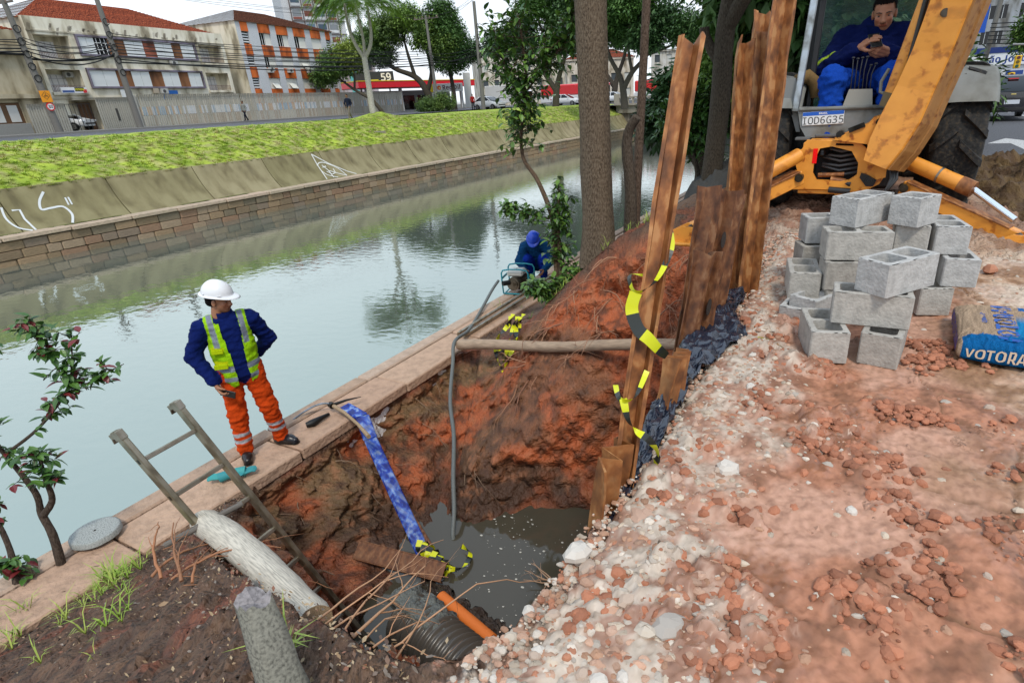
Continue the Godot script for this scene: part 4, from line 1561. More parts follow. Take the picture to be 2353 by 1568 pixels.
		if wrinkle != null:
			# normals again, with the folds
			var n2 := PackedVector3Array()
			n2.resize(verts.size())
			for t in range(0, tris.size(), 3):
				var g = (b.v[k0 + tris[t + 1]] - b.v[k0 + tris[t]]).cross(b.v[k0 + tris[t + 2]] - b.v[k0 + tris[t]])
				for e in 3: n2[tris[t + e]] -= g
			for i in verts.size():
				if n2[i].length() > 0: b.n[k0 + i] = n2[i].normalized()
		for t in tris: b.ix.append(k0 + t)

# a head with face, ears and hair, centred at the middle of the skull, facing +z
func head_mesh(parent: Node, xf: Transform3D, skin: Color, hair: Color, beard := 0.0, helmeted := false):
	var F := Field.new(Vector3(-0.125, -0.20, -0.14), Vector3(0.125, 0.15, 0.15), 0.0045, 0.006)
	F.ell(Vector3(0, 0.035, -0.012), Vector3(0.076, 0.088, 0.096), 0)
	F.ell(Vector3(0, -0.035, 0.028), Vector3(0.062, 0.080, 0.060), 0)
	F.ell(Vector3(0, -0.088, 0.052), Vector3(0.034, 0.024, 0.028), 0)
	F.cap(Vector3(0, 0.005, 0.088), Vector3(0, -0.03, 0.104), 0.009, 0.013, 0)
	F.ell(Vector3(0, -0.035, 0.096), Vector3(0.019, 0.010, 0.013), 0)
	F.cap(Vector3(-0.035, 0.022, 0.078), Vector3(0.035, 0.022, 0.078), 0.010, 0.010, 0)
	for s in [-1.0, 1.0]:
		F.ell(Vector3(0.034 * s, -0.022, 0.066), Vector3(0.024, 0.020, 0.018), 0)
		F.ell(Vector3(0.078 * s, -0.010, -0.008), Vector3(0.010, 0.032, 0.018), 0)
	F.cap(Vector3(-0.018, -0.062, 0.084), Vector3(0.018, -0.062, 0.084), 0.007, 0.007, 1)
	F.cap(Vector3(0, -0.06, -0.02), Vector3(0, -0.19, -0.035), 0.056, 0.062, 0)
	var b := B.new()
	F.mesh_into(b, [], null, null, null, func(p: Vector3, w: int):
		var c := skin
		c = c.lerp(skin * Color(1.15, 0.75, 0.7), exp(-Vector3(absf(p.x) - 0.04, p.y + 0.03, p.z - 0.075).length_squared() / 0.0008) * 0.5)
		if w == 1: c = skin * Color(0.85, 0.5, 0.48)
		if beard > 0.0: c = c.lerp(skin * Color(0.45, 0.42, 0.4), beard * ss(-0.035, -0.06, p.y) * ss(-0.02, 0.03, p.z) * ss(-0.14, -0.12, p.y))
		return c)
	var hd := put("head", b, M.skin, parent, xf)
	var e := B.new()
	for s in [-1.0, 1.0]:
		e.col = Color(0.22, 0.17, 0.14)
		e.blob(Vector3(0.033 * s, 0.001, 0.0765), Vector3(0.0125, 0.0042, 0.008), 1, 0.0, 12, 8)
		e.col = Color(0.02, 0.012, 0.008)
		e.blob(Vector3(0.033 * s, 0.001, 0.0835), Vector3(0.0055, 0.0052, 0.004), 1, 0.0, 10, 6)
		e.tube([Vector3(0.014 * s, 0.021, 0.0895), Vector3(0.034 * s, 0.027, 0.0875), Vector3(0.054 * s, 0.021, 0.074)], [0.0035, 0.0042, 0.002], 6)
	put("eyes", e, M.skin, hd)
	var H := Field.new(Vector3(-0.12, -0.12, -0.14), Vector3(0.12, 0.16, 0.14), 0.006, 0.005)
	H.ell(Vector3(0, 0.045, -0.018), Vector3(0.083, 0.090, 0.102), 0)
	H.ell(Vector3(0, 0.0, -0.04), Vector3(0.080, 0.075, 0.080), 0)
	var hb := B.new()
	hb.col = hair
	H.mesh_into(hb, [hair], func(p: Vector3): return (p.z < 0.01 and p.y > -0.055 - p.z * 0.1) or (p.y > 0.078 and p.z < 0.085) or (p.z < 0.035 and p.y > 0.035), [0.006], n1)
	put("hair", hb, M.cloth, hd)
	return hd

# a hand with palm, four fingers and a thumb: the wrist at the origin, fingers along -y, palm facing +z, thumb on the side of sx
func hand_mesh(parent: Node, xf: Transform3D, skin: Color, sx: float, curl: float):
	var F := Field.new(Vector3(-0.09, -0.22, -0.06), Vector3(0.09, 0.05, 0.11), 0.004, 0.0035)
	F.cap(Vector3(0, 0.03, 0), Vector3(0, -0.01, 0), 0.026, 0.026, 0, Vector3(0.9, 1, 1.15))
	F.cap(Vector3(0.022, -0.035, 0), Vector3(0.026, -0.085, 0), 0.018, 0.014, 0)
	F.cap(Vector3(0, -0.03, 0), Vector3(0, -0.088, 0), 0.019, 0.014, 0)
	F.cap(Vector3(-0.022, -0.035, 0), Vector3(-0.026, -0.083, 0), 0.018, 0.013, 0)
	var len := [0.068, 0.078, 0.073, 0.056]
	for i in 4:
		var p := Vector3((0.031 - 0.0205 * i) * sx, -0.090 + 0.004 * absf(i - 1.2), 0)
		var a := curl * (0.55 + 0.08 * i)
		var r := 0.0098
		for j in 3:
			var l: float = len[i] * [0.45, 0.32, 0.25][j]
			var q := p + Vector3((0.12 - 0.07 * i) * sx * l, -cos(a) * l, sin(a) * l)
			F.cap(p, q, r, r * 0.9, 0)
			p = q
			r *= 0.9
			a += curl * 0.75
	var t0 := Vector3(0.026 * sx, -0.022, 0.008)
	var t1 := t0 + Vector3(0.034 * sx, -0.028, 0.018)
	var t2 := t1 + Vector3(0.010 * sx, -0.028, 0.014 + 0.012 * curl)
	F.cap(t0, t1, 0.017, 0.0115, 0)
	F.cap(t1, t2, 0.0115, 0.009, 0)
	F.cap(t2, t2 + Vector3(-0.006 * sx, -0.02, 0.008 + 0.010 * curl), 0.009, 0.0075, 0)
	var b := B.new()
	F.mesh_into(b, [skin])
	return put("hand", b, M.skin, parent, xf)

func hand_at(parent: Node, wrist: Vector3, dir: Vector3, palm: Vector3, skin: Color, sx: float, curl: float):
	var y := -dir.normalized()
	var z := (palm - y * palm.dot(y)).normalized()
	return hand_mesh(parent, Transform3D(Basis(y.cross(z), y, z), wrist), skin, sx, curl)

func boot(b: B, at_: Vector3, yaw: float, c: Color):
	var F := Field.new(Vector3(-0.09, -0.02, -0.14), Vector3(0.09, 0.20, 0.24), 0.007, 0.012)
	F.cap(Vector3(0, 0.17, -0.03), Vector3(0, 0.06, -0.03), 0.055, 0.055, 0)
	F.cap(Vector3(0, 0.055, -0.05), Vector3(0, 0.05, 0.10), 0.045, 0.043, 0)
	F.cap(Vector3(0.004, 0.045, 0.10), Vector3(0, 0.04, 0.16), 0.045, 0.034, 0)
	F.cap(Vector3(0, 0.012, -0.06), Vector3(0, 0.012, 0.16), 0.040, 0.038, 1, Vector3(0.95, 2.2, 1))
	var t := B.new()
	F.mesh_into(t, [c, c * 0.4])
	var k := b.v.size()
	var bs := Basis(Vector3.UP, yaw)
	for i in t.v.size():
		b.v.append(at_ + bs * t.v[i]); b.n.append(bs * t.n[i]); b.c.append(t.c[i])
	for i in t.ix: b.ix.append(k + i)

# hard hat over a head centred at the origin
func hard_hat(parent: Node, xf: Transform3D, c: Color):
	var b := B.new()
	b.col = c
	var rows := []
	for i in 15:
		var th := PI / 2 * i / 14.0
		var row := PackedVector3Array()
		for s in 36:
			var a := -TAU * s / 36
			var ridge := 1.0 + 0.05 * exp(-pow(cos(a) * sin(th) / 0.22, 2.0)) * cos(th * 0.9)
			row.append(Vector3(cos(a) * 0.112 * cos(PI / 2 - th) * 1.0, 0.035 + 0.125 * sin(PI / 2 - th) * ridge, sin(a) * 0.137 * cos(PI / 2 - th) - 0.005))
		rows.append(row)
	# brim: longer in front
	for q in [[1.02, 0.0], [1.12, -0.004], [1.17, -0.012], [1.12, -0.014], [0.98, -0.010]]:
		var row := PackedVector3Array()
		for s in 36:
			var a := -TAU * s / 36
			var fr = ss(0.2, 1.0, sin(a)) * 0.32 * (q[0] - 1.0) / 0.17
			row.append(Vector3(cos(a) * 0.112 * (q[0] + fr * 0.1), 0.035 + q[1] - fr * 0.03, sin(a) * 0.137 * (q[0] + fr) - 0.005))
		rows.append(row)
	rows.reverse()
	b.grid(rows, true)
	var h := put("hard_hat", b, M.gloss, parent, xf)
	var cl := B.new()
	cl.col = c * 0.92
	for a in [0.5, 2.6, 3.7, 5.7]:
		cl.box(Transform3D(Basis(Vector3.UP, -a + PI / 2), Vector3(cos(a) * 0.119, 0.045, sin(a) * 0.143)), Vector3(0.03, 0.012, 0.008), 0.002)
	put("clip", cl, M.gloss, h)
	return h

func build_worker():
	var root := thing("person", "person in white hard hat, yellow vest and orange trousers standing on the ledge", "person", at(Vector3(-5.20, -1.995, -2.97), atan2(0.86, 0.51)))
	var skin := Color(0.34, 0.155, 0.085)
	var navy := Color(0.006, 0.018, 0.14)
	var orange := Color(0.80, 0.085, 0.008)
	# local axes: +z ahead, +x to his left
	var F := Field.new(Vector3(-0.55, 0.05, -0.35), Vector3(0.55, 1.62, 0.35), 0.0125, 0.016)
	var hipL := Vector3(0.095, 0.92, 0.0)
	var hipR := Vector3(-0.095, 0.92, 0.0)
	var kneeL := Vector3(0.15, 0.50, 0.03)
	var kneeR := Vector3(-0.13, 0.50, 0.05)
	var ankL := Vector3(0.185, 0.09, -0.05)
	var ankR := Vector3(-0.155, 0.09, 0.03)
	for q in [[hipL, kneeL, ankL], [hipR, kneeR, ankR]]:
		F.cap(q[0], q[1], 0.105, 0.082, 1)
		F.cap(q[1], q[2], 0.080, 0.074, 1)
	F.cap(Vector3(-0.06, 0.95, 0), Vector3(0.06, 0.95, 0), 0.13, 0.13, 1, Vector3(1, 1, 1.1))
	F.cap(Vector3(0, 0.98, 0.005), Vector3(0, 1.18, 0.0), 0.172, 0.170, 0, Vector3(1, 1, 1.25))
	F.cap(Vector3(0, 1.18, 0.0), Vector3(0, 1.36, -0.01), 0.170, 0.165, 0, Vector3(0.95, 1, 1.3))
	F.cap(Vector3(-0.15, 1.43, -0.01), Vector3(0.15, 1.43, -0.01), 0.085, 0.085, 0)
	F.cap(Vector3(0, 1.44, -0.01), Vector3(0, 1.54, 0.0), 0.078, 0.068, 0)
	var shR := Vector3(-0.21, 1.425, -0.01)
	var elR := Vector3(-0.335, 1.16, -0.045)
	var wrR := Vector3(-0.235, 0.925, 0.105)
	F.cap(shR, elR, 0.082, 0.070, 0)
	F.cap(elR, wrR, 0.068, 0.056, 0)
	var shL := Vector3(0.21, 1.425, -0.01)
	var elL := Vector3(0.315, 1.165, -0.10)
	var wrL := Vector3(0.20, 1.0, -0.21)
	F.cap(shL, elL, 0.082, 0.068, 0)
	F.cap(elL, wrL, 0.066, 0.056, 0)
	var b := B.new()
	F.mesh_into(b, [], null, [0.016, 0.018], n1, func(p: Vector3, w: int):
		if w == 0: return navy
		if (p.y > 0.20 and p.y < 0.235) or (p.y > 0.275 and p.y < 0.31): return Color(0.55, 0.58, 0.62)
		return orange)
	put("body", b, M.cloth, root)
	var bt := B.new()
	boot(bt, Vector3(0.19, 0, -0.05), 0.75, Color(0.012, 0.014, 0.018))
	put("boot", bt, M.gloss, root)
	bt = B.new()
	boot(bt, Vector3(-0.155, 0, 0.03), -0.05, Color(0.016, 0.012, 0.014))
	put("boot", bt, M.gloss, root)
	# vest
	var V := Field.new(Vector3(-0.32, 0.78, -0.28), Vector3(0.32, 1.58, 0.28), 0.0115, 0.014)
	V.cap(Vector3(0, 0.93, 0.0), Vector3(0, 1.18, 0.0), 0.196, 0.186, 0, Vector3(1, 1, 1.22))
	V.cap(Vector3(0, 1.18, 0.0), Vector3(0, 1.36, -0.01), 0.186, 0.180, 0, Vector3(0.95, 1, 1.26))
	V.cap(Vector3(-0.13, 1.43, -0.01), Vector3(0.13, 1.43, -0.01), 0.099, 0.099, 0)
	var vb := B.new()
	V.mesh_into(vb, [], func(p: Vector3):
		var open := 0.055 + 0.03 * ss(1.0, 1.5, p.y)
		if p.z > 0.02 and absf(p.x - 0.02) < open: return false
		if p.y > 1.47 and absf(p.x) < 0.10: return false
		if p.y < 0.835 + 0.02 * sin(p.x * 9.0): return false
		return absf(p.x) < 0.205 - 0.03 * ss(1.15, 1.4, p.y) or p.y < 1.17
		, [0.014], n1, func(p: Vector3, _w: int):
		var sil := Color(0.30, 0.34, 0.42)
		if (p.y > 0.885 and p.y < 0.935) or (p.y > 0.99 and p.y < 1.04): return sil
		if p.y > 1.24 and absf(absf(p.x) - 0.125) < 0.024 and p.z > -0.02: return sil
		if p.z > 0 and ((absf(p.x + 0.13) < 0.055 and p.y > 1.06 and p.y < 1.10) or (absf(p.x + 0.13) < 0.05 and p.y > 1.20 and p.y < 1.245)): return Color(0.72, 0.80, 0.005)
		return Color(0.42, 0.80, 0.01))
	put("safety_vest", vb, M.cloth, root)
	var pk := B.new()
	pk.col = Color(0.60, 0.78, 0.006)
	pk.box(at(Vector3(-0.135, 1.215, 0.148), -0.35, -0.08), Vector3(0.10, 0.045, 0.012), 0.004)
	put("pocket_flap", pk, M.cloth, root)
	pk = B.new()
	pk.col = Color(0.60, 0.78, 0.006)
	pk.box(at(Vector3(-0.14, 1.065, 0.158), -0.35), Vector3(0.12, 0.05, 0.012), 0.004)
	put("pocket_flap", pk, M.cloth, root)
	var hx := at(Vector3(0.0, 1.665, 0.025), 0.98, 0.12, 0.0)
	var hd = head_mesh(root, hx, skin, Color(0.008, 0.006, 0.006), 0.55)
	hard_hat(root, hx * at(Vector3(0, 0.035, -0.005), 0, 0.06), Color(0.72, 0.73, 0.75))
	var col := B.new()
	col.col = navy
	col.lathe([Vector2(0.080, 0), Vector2(0.076, 0.05), Vector2(0.070, 0.052), Vector2(0.068, 0.0)], at(Vector3(0, 1.51, 0.0), 0, 0.15), 20)
	put("collar", col, M.cloth, root)
	hand_at(root, wrR + Vector3(0.012, -0.035, 0.018), Vector3(0.30, -0.72, 0.50), Vector3(0.75, 0.35, 0.2), skin, -1.0, 0.75)
	hand_at(root, wrL + Vector3(-0.015, -0.02, -0.01), Vector3(-0.55, -0.6, -0.35), Vector3(-0.3, 0.5, -0.8), skin, -1.0, 0.6)
	# phone
	var w := root.transform
	var ph := B.new()
	ph.col = Color(0.012, 0.012, 0.014)
	ph.box(w * Transform3D(Basis(Vector3(0.78, 0.2, 0.58).normalized(), 0.0) * Basis(Vector3.UP, -0.6) * Basis(Vector3.BACK, 1.25), wrR + Vector3(0.085, -0.115, 0.105)), Vector3(0.072, 0.145, 0.010), 0.003)
	tag(put("phone", ph, M.gloss), "black phone in the hand of the person in orange trousers", "phone")

func build_driver():
	var s := 1.2
	var root := thing("person", "person in blue work clothes sitting in the backhoe cab, looking at a phone", "person", Transform3D(Basis(Vector3.UP, -0.05).scaled(Vector3.ONE * s), Vector3(-0.085, 0.72, -6.72)))
	var skin := Color(0.36, 0.155, 0.085)
	var navy := Color(0.004, 0.012, 0.095)
	var blue := Color(0.010, 0.075, 0.50)
	var F := Field.new(Vector3(-0.50, -0.1, -0.32), Vector3(0.50, 1.02, 0.75), 0.0125, 0.016)
	var hL := Vector3(0.10, 0.42, 0.02)
	var hR := Vector3(-0.10, 0.42, 0.02)
	for q in [[hL, Vector3(0.20, 0.49, 0.42), Vector3(0.19, 0.02, 0.44)], [hR, Vector3(-0.215, 0.485, 0.44), Vector3(-0.19, 0.02, 0.46)]]:
		F.cap(q[0], q[1], 0.115, 0.090, 1)
		F.cap(q[1], q[2], 0.088, 0.072, 1)
	F.cap(Vector3(-0.05, 0.42, 0), Vector3(0.05, 0.42, 0), 0.14, 0.14, 0)
	F.cap(Vector3(0, 0.46, 0.02), Vector3(0, 0.60, 0.0), 0.200, 0.190, 0, Vector3(1, 1, 1.15))
	F.cap(Vector3(0, 0.60, 0.0), Vector3(0, 0.73, -0.02), 0.185, 0.170, 0, Vector3(0.92, 1, 1.2))
	F.cap(Vector3(-0.15, 0.785, -0.03), Vector3(0.15, 0.785, -0.03), 0.09, 0.09, 0)
	F.cap(Vector3(0, 0.785, -0.03), Vector3(0, 0.86, -0.01), 0.095, 0.080, 0)
	var eR := Vector3(-0.325, 0.56, 0.08)
	var wR := Vector3(-0.10, 0.685, 0.26)
	var eL := Vector3(0.33, 0.555, 0.06)
	var wL := Vector3(0.16, 0.645, 0.26)
	F.cap(Vector3(-0.21, 0.775, -0.03), eR, 0.092, 0.080, 0)
	F.cap(eR, wR, 0.078, 0.058, 0)
	F.cap(Vector3(0.21, 0.775, -0.03), eL, 0.092, 0.080, 0)
	F.cap(eL, wL, 0.078, 0.058, 0)
	var b := B.new()
	F.mesh_into(b, [], null, [0.020, 0.024], n1, func(p: Vector3, w: int):
		if w == 1: return blue
		if absf((p - Vector3(-0.315, 0.615, 0.06)).dot(Vector3(-0.5, 0.8, -0.3))) < 0.012 and p.x < -0.25: return Color(0.5, 0.7, 0.05)
		return navy)
	put("body", b, M.cloth, root)
	var bt := B.new()
	boot(bt, Vector3(0.19, -0.06, 0.45), 0.1, Color(0.012, 0.012, 0.014))
	put("boot", bt, M.gloss, root)
	bt = B.new()
	boot(bt, Vector3(-0.19, -0.06, 0.47), -0.1, Color(0.012, 0.012, 0.014))
	put("boot", bt, M.gloss, root)
	var hx := at(Vector3(0.055, 0.93, 0.075), 0.03, 0.30, 0.03)
	head_mesh(root, hx, skin, Color(0.010, 0.007, 0.006), 0.25)
	var col := B.new()
	col.col = navy * 0.8
	col.lathe([Vector2(0.115, -0.02), Vector2(0.105, 0.07), Vector2(0.092, 0.072), Vector2(0.085, 0.0)], at(Vector3(0.03, 0.80, 0.01), 0, 0.28), 20)
	put("collar", col, M.cloth, root)
	hand_at(root, wR + Vector3(0.03, 0.012, 0.028), Vector3(0.75, 0.48, 0.35), Vector3(0.35, -0.55, -0.35), skin, 1.0, 0.35)
	hand_at(root, wL + Vector3(-0.025, 0.0, 0.03), Vector3(-0.62, 0.22, 0.55), Vector3(-0.4, 0.55, -0.6), skin, -1.0, 0.95)
	var w := root.transform
	var ph := B.new()
	ph.col = Color(0.012, 0.012, 0.014)
	ph.box(w * at(Vector3(0.035, 0.735, 0.335), 0.2, -0.9, 0.15), Vector3(0.078, 0.15, 0.011), 0.003)
	tag(put("phone", ph, M.gloss), "black phone held in front of the person in the cab", "phone")

func build_pump_worker():
	var root := thing("person", "person in blue hard hat crouching behind the pump on the ledge", "person", at(Vector3(-5.33, -1.99, -9.05), 0.42))
	var skin := Color(0.32, 0.15, 0.085)
	var jk := Color(0.008, 0.075, 0.21)
	var blue := Color(0.008, 0.045, 0.42)
	var F := Field.new(Vector3(-0.45, 0.0, -0.45), Vector3(0.45, 1.0, 0.55), 0.0135, 0.016)
	for s in [-1.0, 1.0]:
		F.cap(Vector3(0.10 * s, 0.28, -0.18), Vector3(0.15 * s, 0.50, 0.16), 0.11, 0.085, 1)
		F.cap(Vector3(0.15 * s, 0.50, 0.16), Vector3(0.13 * s, 0.08, 0.0), 0.082, 0.07, 1)
		F.cap(Vector3(0.20 * s, 0.72, 0.08), Vector3(0.31 * s, 0.46, 0.16), 0.085, 0.072, 0)
		F.cap(Vector3(0.31 * s, 0.46, 0.16), Vector3(0.17 * s, 0.34, 0.36), 0.070, 0.055, 0)
	F.cap(Vector3(0, 0.34, -0.20), Vector3(0, 0.62, -0.06), 0.18, 0.185, 0, Vector3(1, 1, 1.1))
	F.cap(Vector3(-0.14, 0.73, 0.05), Vector3(0.14, 0.73, 0.05), 0.10, 0.10, 0)
	F.cap(Vector3(0, 0.62, -0.06), Vector3(0, 0.76, 0.08), 0.16, 0.10, 0)
	var b := B.new()
	F.mesh_into(b, [jk, blue], null, [0.02, 0.02], n1)
	put("body", b, M.cloth, root)
	for s in [-1.0, 1.0]:
		var bt := B.new()
		boot(bt, Vector3(0.13 * s, 0, 0.0), 0.1 * s, Color(0.012, 0.012, 0.014))
		put("boot", bt, M.gloss, root)
		hand_at(root, Vector3(0.165 * s, 0.335, 0.37), Vector3(-0.3 * s, -0.5, 0.7), Vector3(-0.8 * s, 0, 0.3), skin, s, 0.6)
	var hx := at(Vector3(0, 0.86, 0.20), 0.0, 0.75)
	head_mesh(root, hx, skin, Color(0.01, 0.008, 0.006), 0.0)
	hard_hat(root, hx * at(Vector3(0, 0.035, -0.005)), Color(0.015, 0.06, 0.50))
	# water pump in its tube frame
	var p := thing("water_pump", "petrol water pump in a turquoise tube frame on the ledge", "pump", at(Vector3(-5.36, -1.985, -8.42), 0.25))
	var fr := Color(0.02, 0.28, 0.34)
	for sx in [-1.0, 1.0]:
		b = B.new()
		b.col = fr
		var z = 0.20 * sx
		b.tube([Vector3(-0.24, 0.02, z), Vector3(-0.25, 0.25, z), Vector3(-0.25, 0.40, z), Vector3(-0.22, 0.45, z), Vector3(-0.1, 0.47, z), Vector3(0.1, 0.47, z), Vector3(0.22, 0.45, z), Vector3(0.25, 0.40, z), Vector3(0.25, 0.25, z), Vector3(0.24, 0.02, z), Vector3(0.0, 0.012, z), Vector3(-0.24, 0.02, z)], 0.014, 8)
		put("side_frame", b, M.gloss, p)
	for sx in [-1.0, 1.0]:
		b = B.new()
		b.col = fr
		b.box(at(Vector3(0.25 * sx, 0.30, 0)), Vector3(0.012, 0.045, 0.40), 0.003)
		b.cyl(Vector3(0.22 * sx, 0.015, -0.2), Vector3(0.22 * sx, 0.015, 0.2), 0.013, 8)
		put("crossbar", b, M.gloss, p)
	b = B.new()
	b.col = Color(0.62, 0.60, 0.54)
	b.box(at(Vector3(-0.02, 0.375, 0.02)), Vector3(0.30, 0.11, 0.28), 0.03)
	b.cyl(Vector3(-0.03, 0.43, 0.03), Vector3(-0.03, 0.455, 0.03), 0.03, 14)
	put("fuel_tank", b, M.gloss, p)
	b = B.new()
	b.col = Color(0.07, 0.055, 0.045)
	b.box(at(Vector3(0.08, 0.18, -0.04)), Vector3(0.24, 0.24, 0.26), 0.02)
	for i in 6: b.box(at(Vector3(0.08, 0.10 + 0.03 * i, -0.04)), Vector3(0.27, 0.010, 0.29), 0.002)
	put("engine_block", b, M.metal, p)
	b = B.new()
	b.col = Color(0.22, 0.19, 0.15)
	b.cyl(Vector3(-0.02, 0.20, 0.06), Vector3(-0.04, 0.20, 0.22), 0.12, 20)
	b.cyl(Vector3(-0.04, 0.20, 0.20), Vector3(-0.045, 0.20, 0.25), 0.09, 20)
	b.cyl(Vector3(-0.07, 0.23, 0.2), Vector3(-0.16, 0.25, 0.31), 0.035, 14)
	put("pump_housing", b, M.metal, p)
	b = B.new()
	b.col = Color(0.10, 0.14, 0.16)
	b.cyl(Vector3(-0.10, 0.24, 0.24), Vector3(-0.19, 0.25, 0.34), 0.045, 14)
	put("hose_coupling", b, M.rubber, p)

func v2(a: Array) -> PackedVector2Array:
	var p := PackedVector2Array()
	for q in a: p.append(Vector2(q[0], q[1]))
	return p

func text(called: String, s: String, h: float, mt: Material, parent: Node, xf: Transform3D, font := "Droid Sans", bold := false, depth := 0.002) -> MeshInstance3D:
	var t := TextMesh.new()
	var f := SystemFont.new()
	f.font_names = PackedStringArray([font])
	if bold: f.font_weight = 700
	t.font = f
	t.text = s
	t.font_size = 64
	t.pixel_size = h / 46.0
	t.depth = depth
	t.curve_step = 3.0
	return inst(called, t, mt, parent, xf)

func mcol(c: Color, rough := 0.6) -> StandardMaterial3D:
	var key := "c%s%.2f" % [c.to_html(), rough]
	if not M.has(key):
		var m := mat(key, Color.WHITE, rough)
		m.albedo_color = c.linear_to_srgb()
		m.vertex_color_use_as_albedo = false
	return M[key]

func pin(b: B, p: Vector3, r: float, l: float, d := Vector3.BACK):
	b.cyl(p - d * l, p + d * l, r, 16)
	b.cyl(p - d * (l + 0.012), p + d * (l + 0.012), r * 0.55, 8)

func tyre_meshes() -> Array:
	var b := B.new()
	var rows := []
	var prof := [[0.30, 0.14], [0.34, 0.19], [0.44, 0.215], [0.56, 0.21], [0.635, 0.19], [0.655, 0.15], [0.66, 0.05], [0.66, -0.05], [0.655, -0.15], [0.635, -0.19], [0.56, -0.21], [0.44, -0.215], [0.34, -0.19], [0.30, -0.14]]
	for q in prof:
		var row := PackedVector3Array()
		for s in 56:
			var a := TAU * s / 56
			row.append(Vector3(q[1], sin(a) * q[0], cos(a) * q[0]))
		rows.append(row)
	b.grid(rows, true)
	for i in b.n.size():
		var ctr := Vector3(0, b.v[i].y, b.v[i].z).normalized() * 0.48
		if b.n[i].dot(b.v[i] - ctr) < 0: b.n[i] = -b.n[i]
	var l := B.new()
	# chevron lugs
	for side in [-1.0, 1.0]:
		for i in 17:
			var a0 := TAU * (i + (0.5 if side > 0 else 0.0)) / 17
			var prev := []
			for k in 6:
				var t := k / 5.0
				var a := a0 + 0.26 * t
				var x: float = side * lerpf(0.205, 0.01, t)
				var r0 := lerpf(0.60, 0.655, ss(0.0, 0.25, t))
				var r1 := lerpf(0.655, 0.705, ss(0.0, 0.3, t))
				var w := lerpf(0.062, 0.05, t)
				var cur := []
				for q in [[r0, -w], [r1, -w * 0.75], [r1, w * 0.75], [r0, w]]:
					var aa: float = a + q[1]
					cur.append(Vector3(x, sin(aa) * q[0], cos(aa) * q[0]))
				if k == 0 or k == 5: l.quad(cur[0], cur[1], cur[2], cur[3])
				if k > 0:
					for e in 3: l.quad(prev[e], prev[e + 1], cur[e + 1], cur[e])
				prev = cur
	for i in l.n.size():
		var o := Vector3(0, l.v[i].y, l.v[i].z)
		if l.n[i].dot(o) < -0.3 * o.length(): l.n[i] = -l.n[i]
	var r := B.new()
	r.col = Color(0.35, 0.28, 0.16)
	for s in [-1.0, 1.0]:
		r.lathe([Vector2(0.31, 0.13), Vector2(0.29, 0.12), Vector2(0.26, 0.05), Vector2(0.10, 0.04), Vector2(0.09, 0.09), Vector2(0.0, 0.09)], Transform3D(Basis(Vector3.BACK, -PI / 2 * s), Vector3.ZERO), 28)
	return [b.mesh(), l.mesh(), r.mesh()]

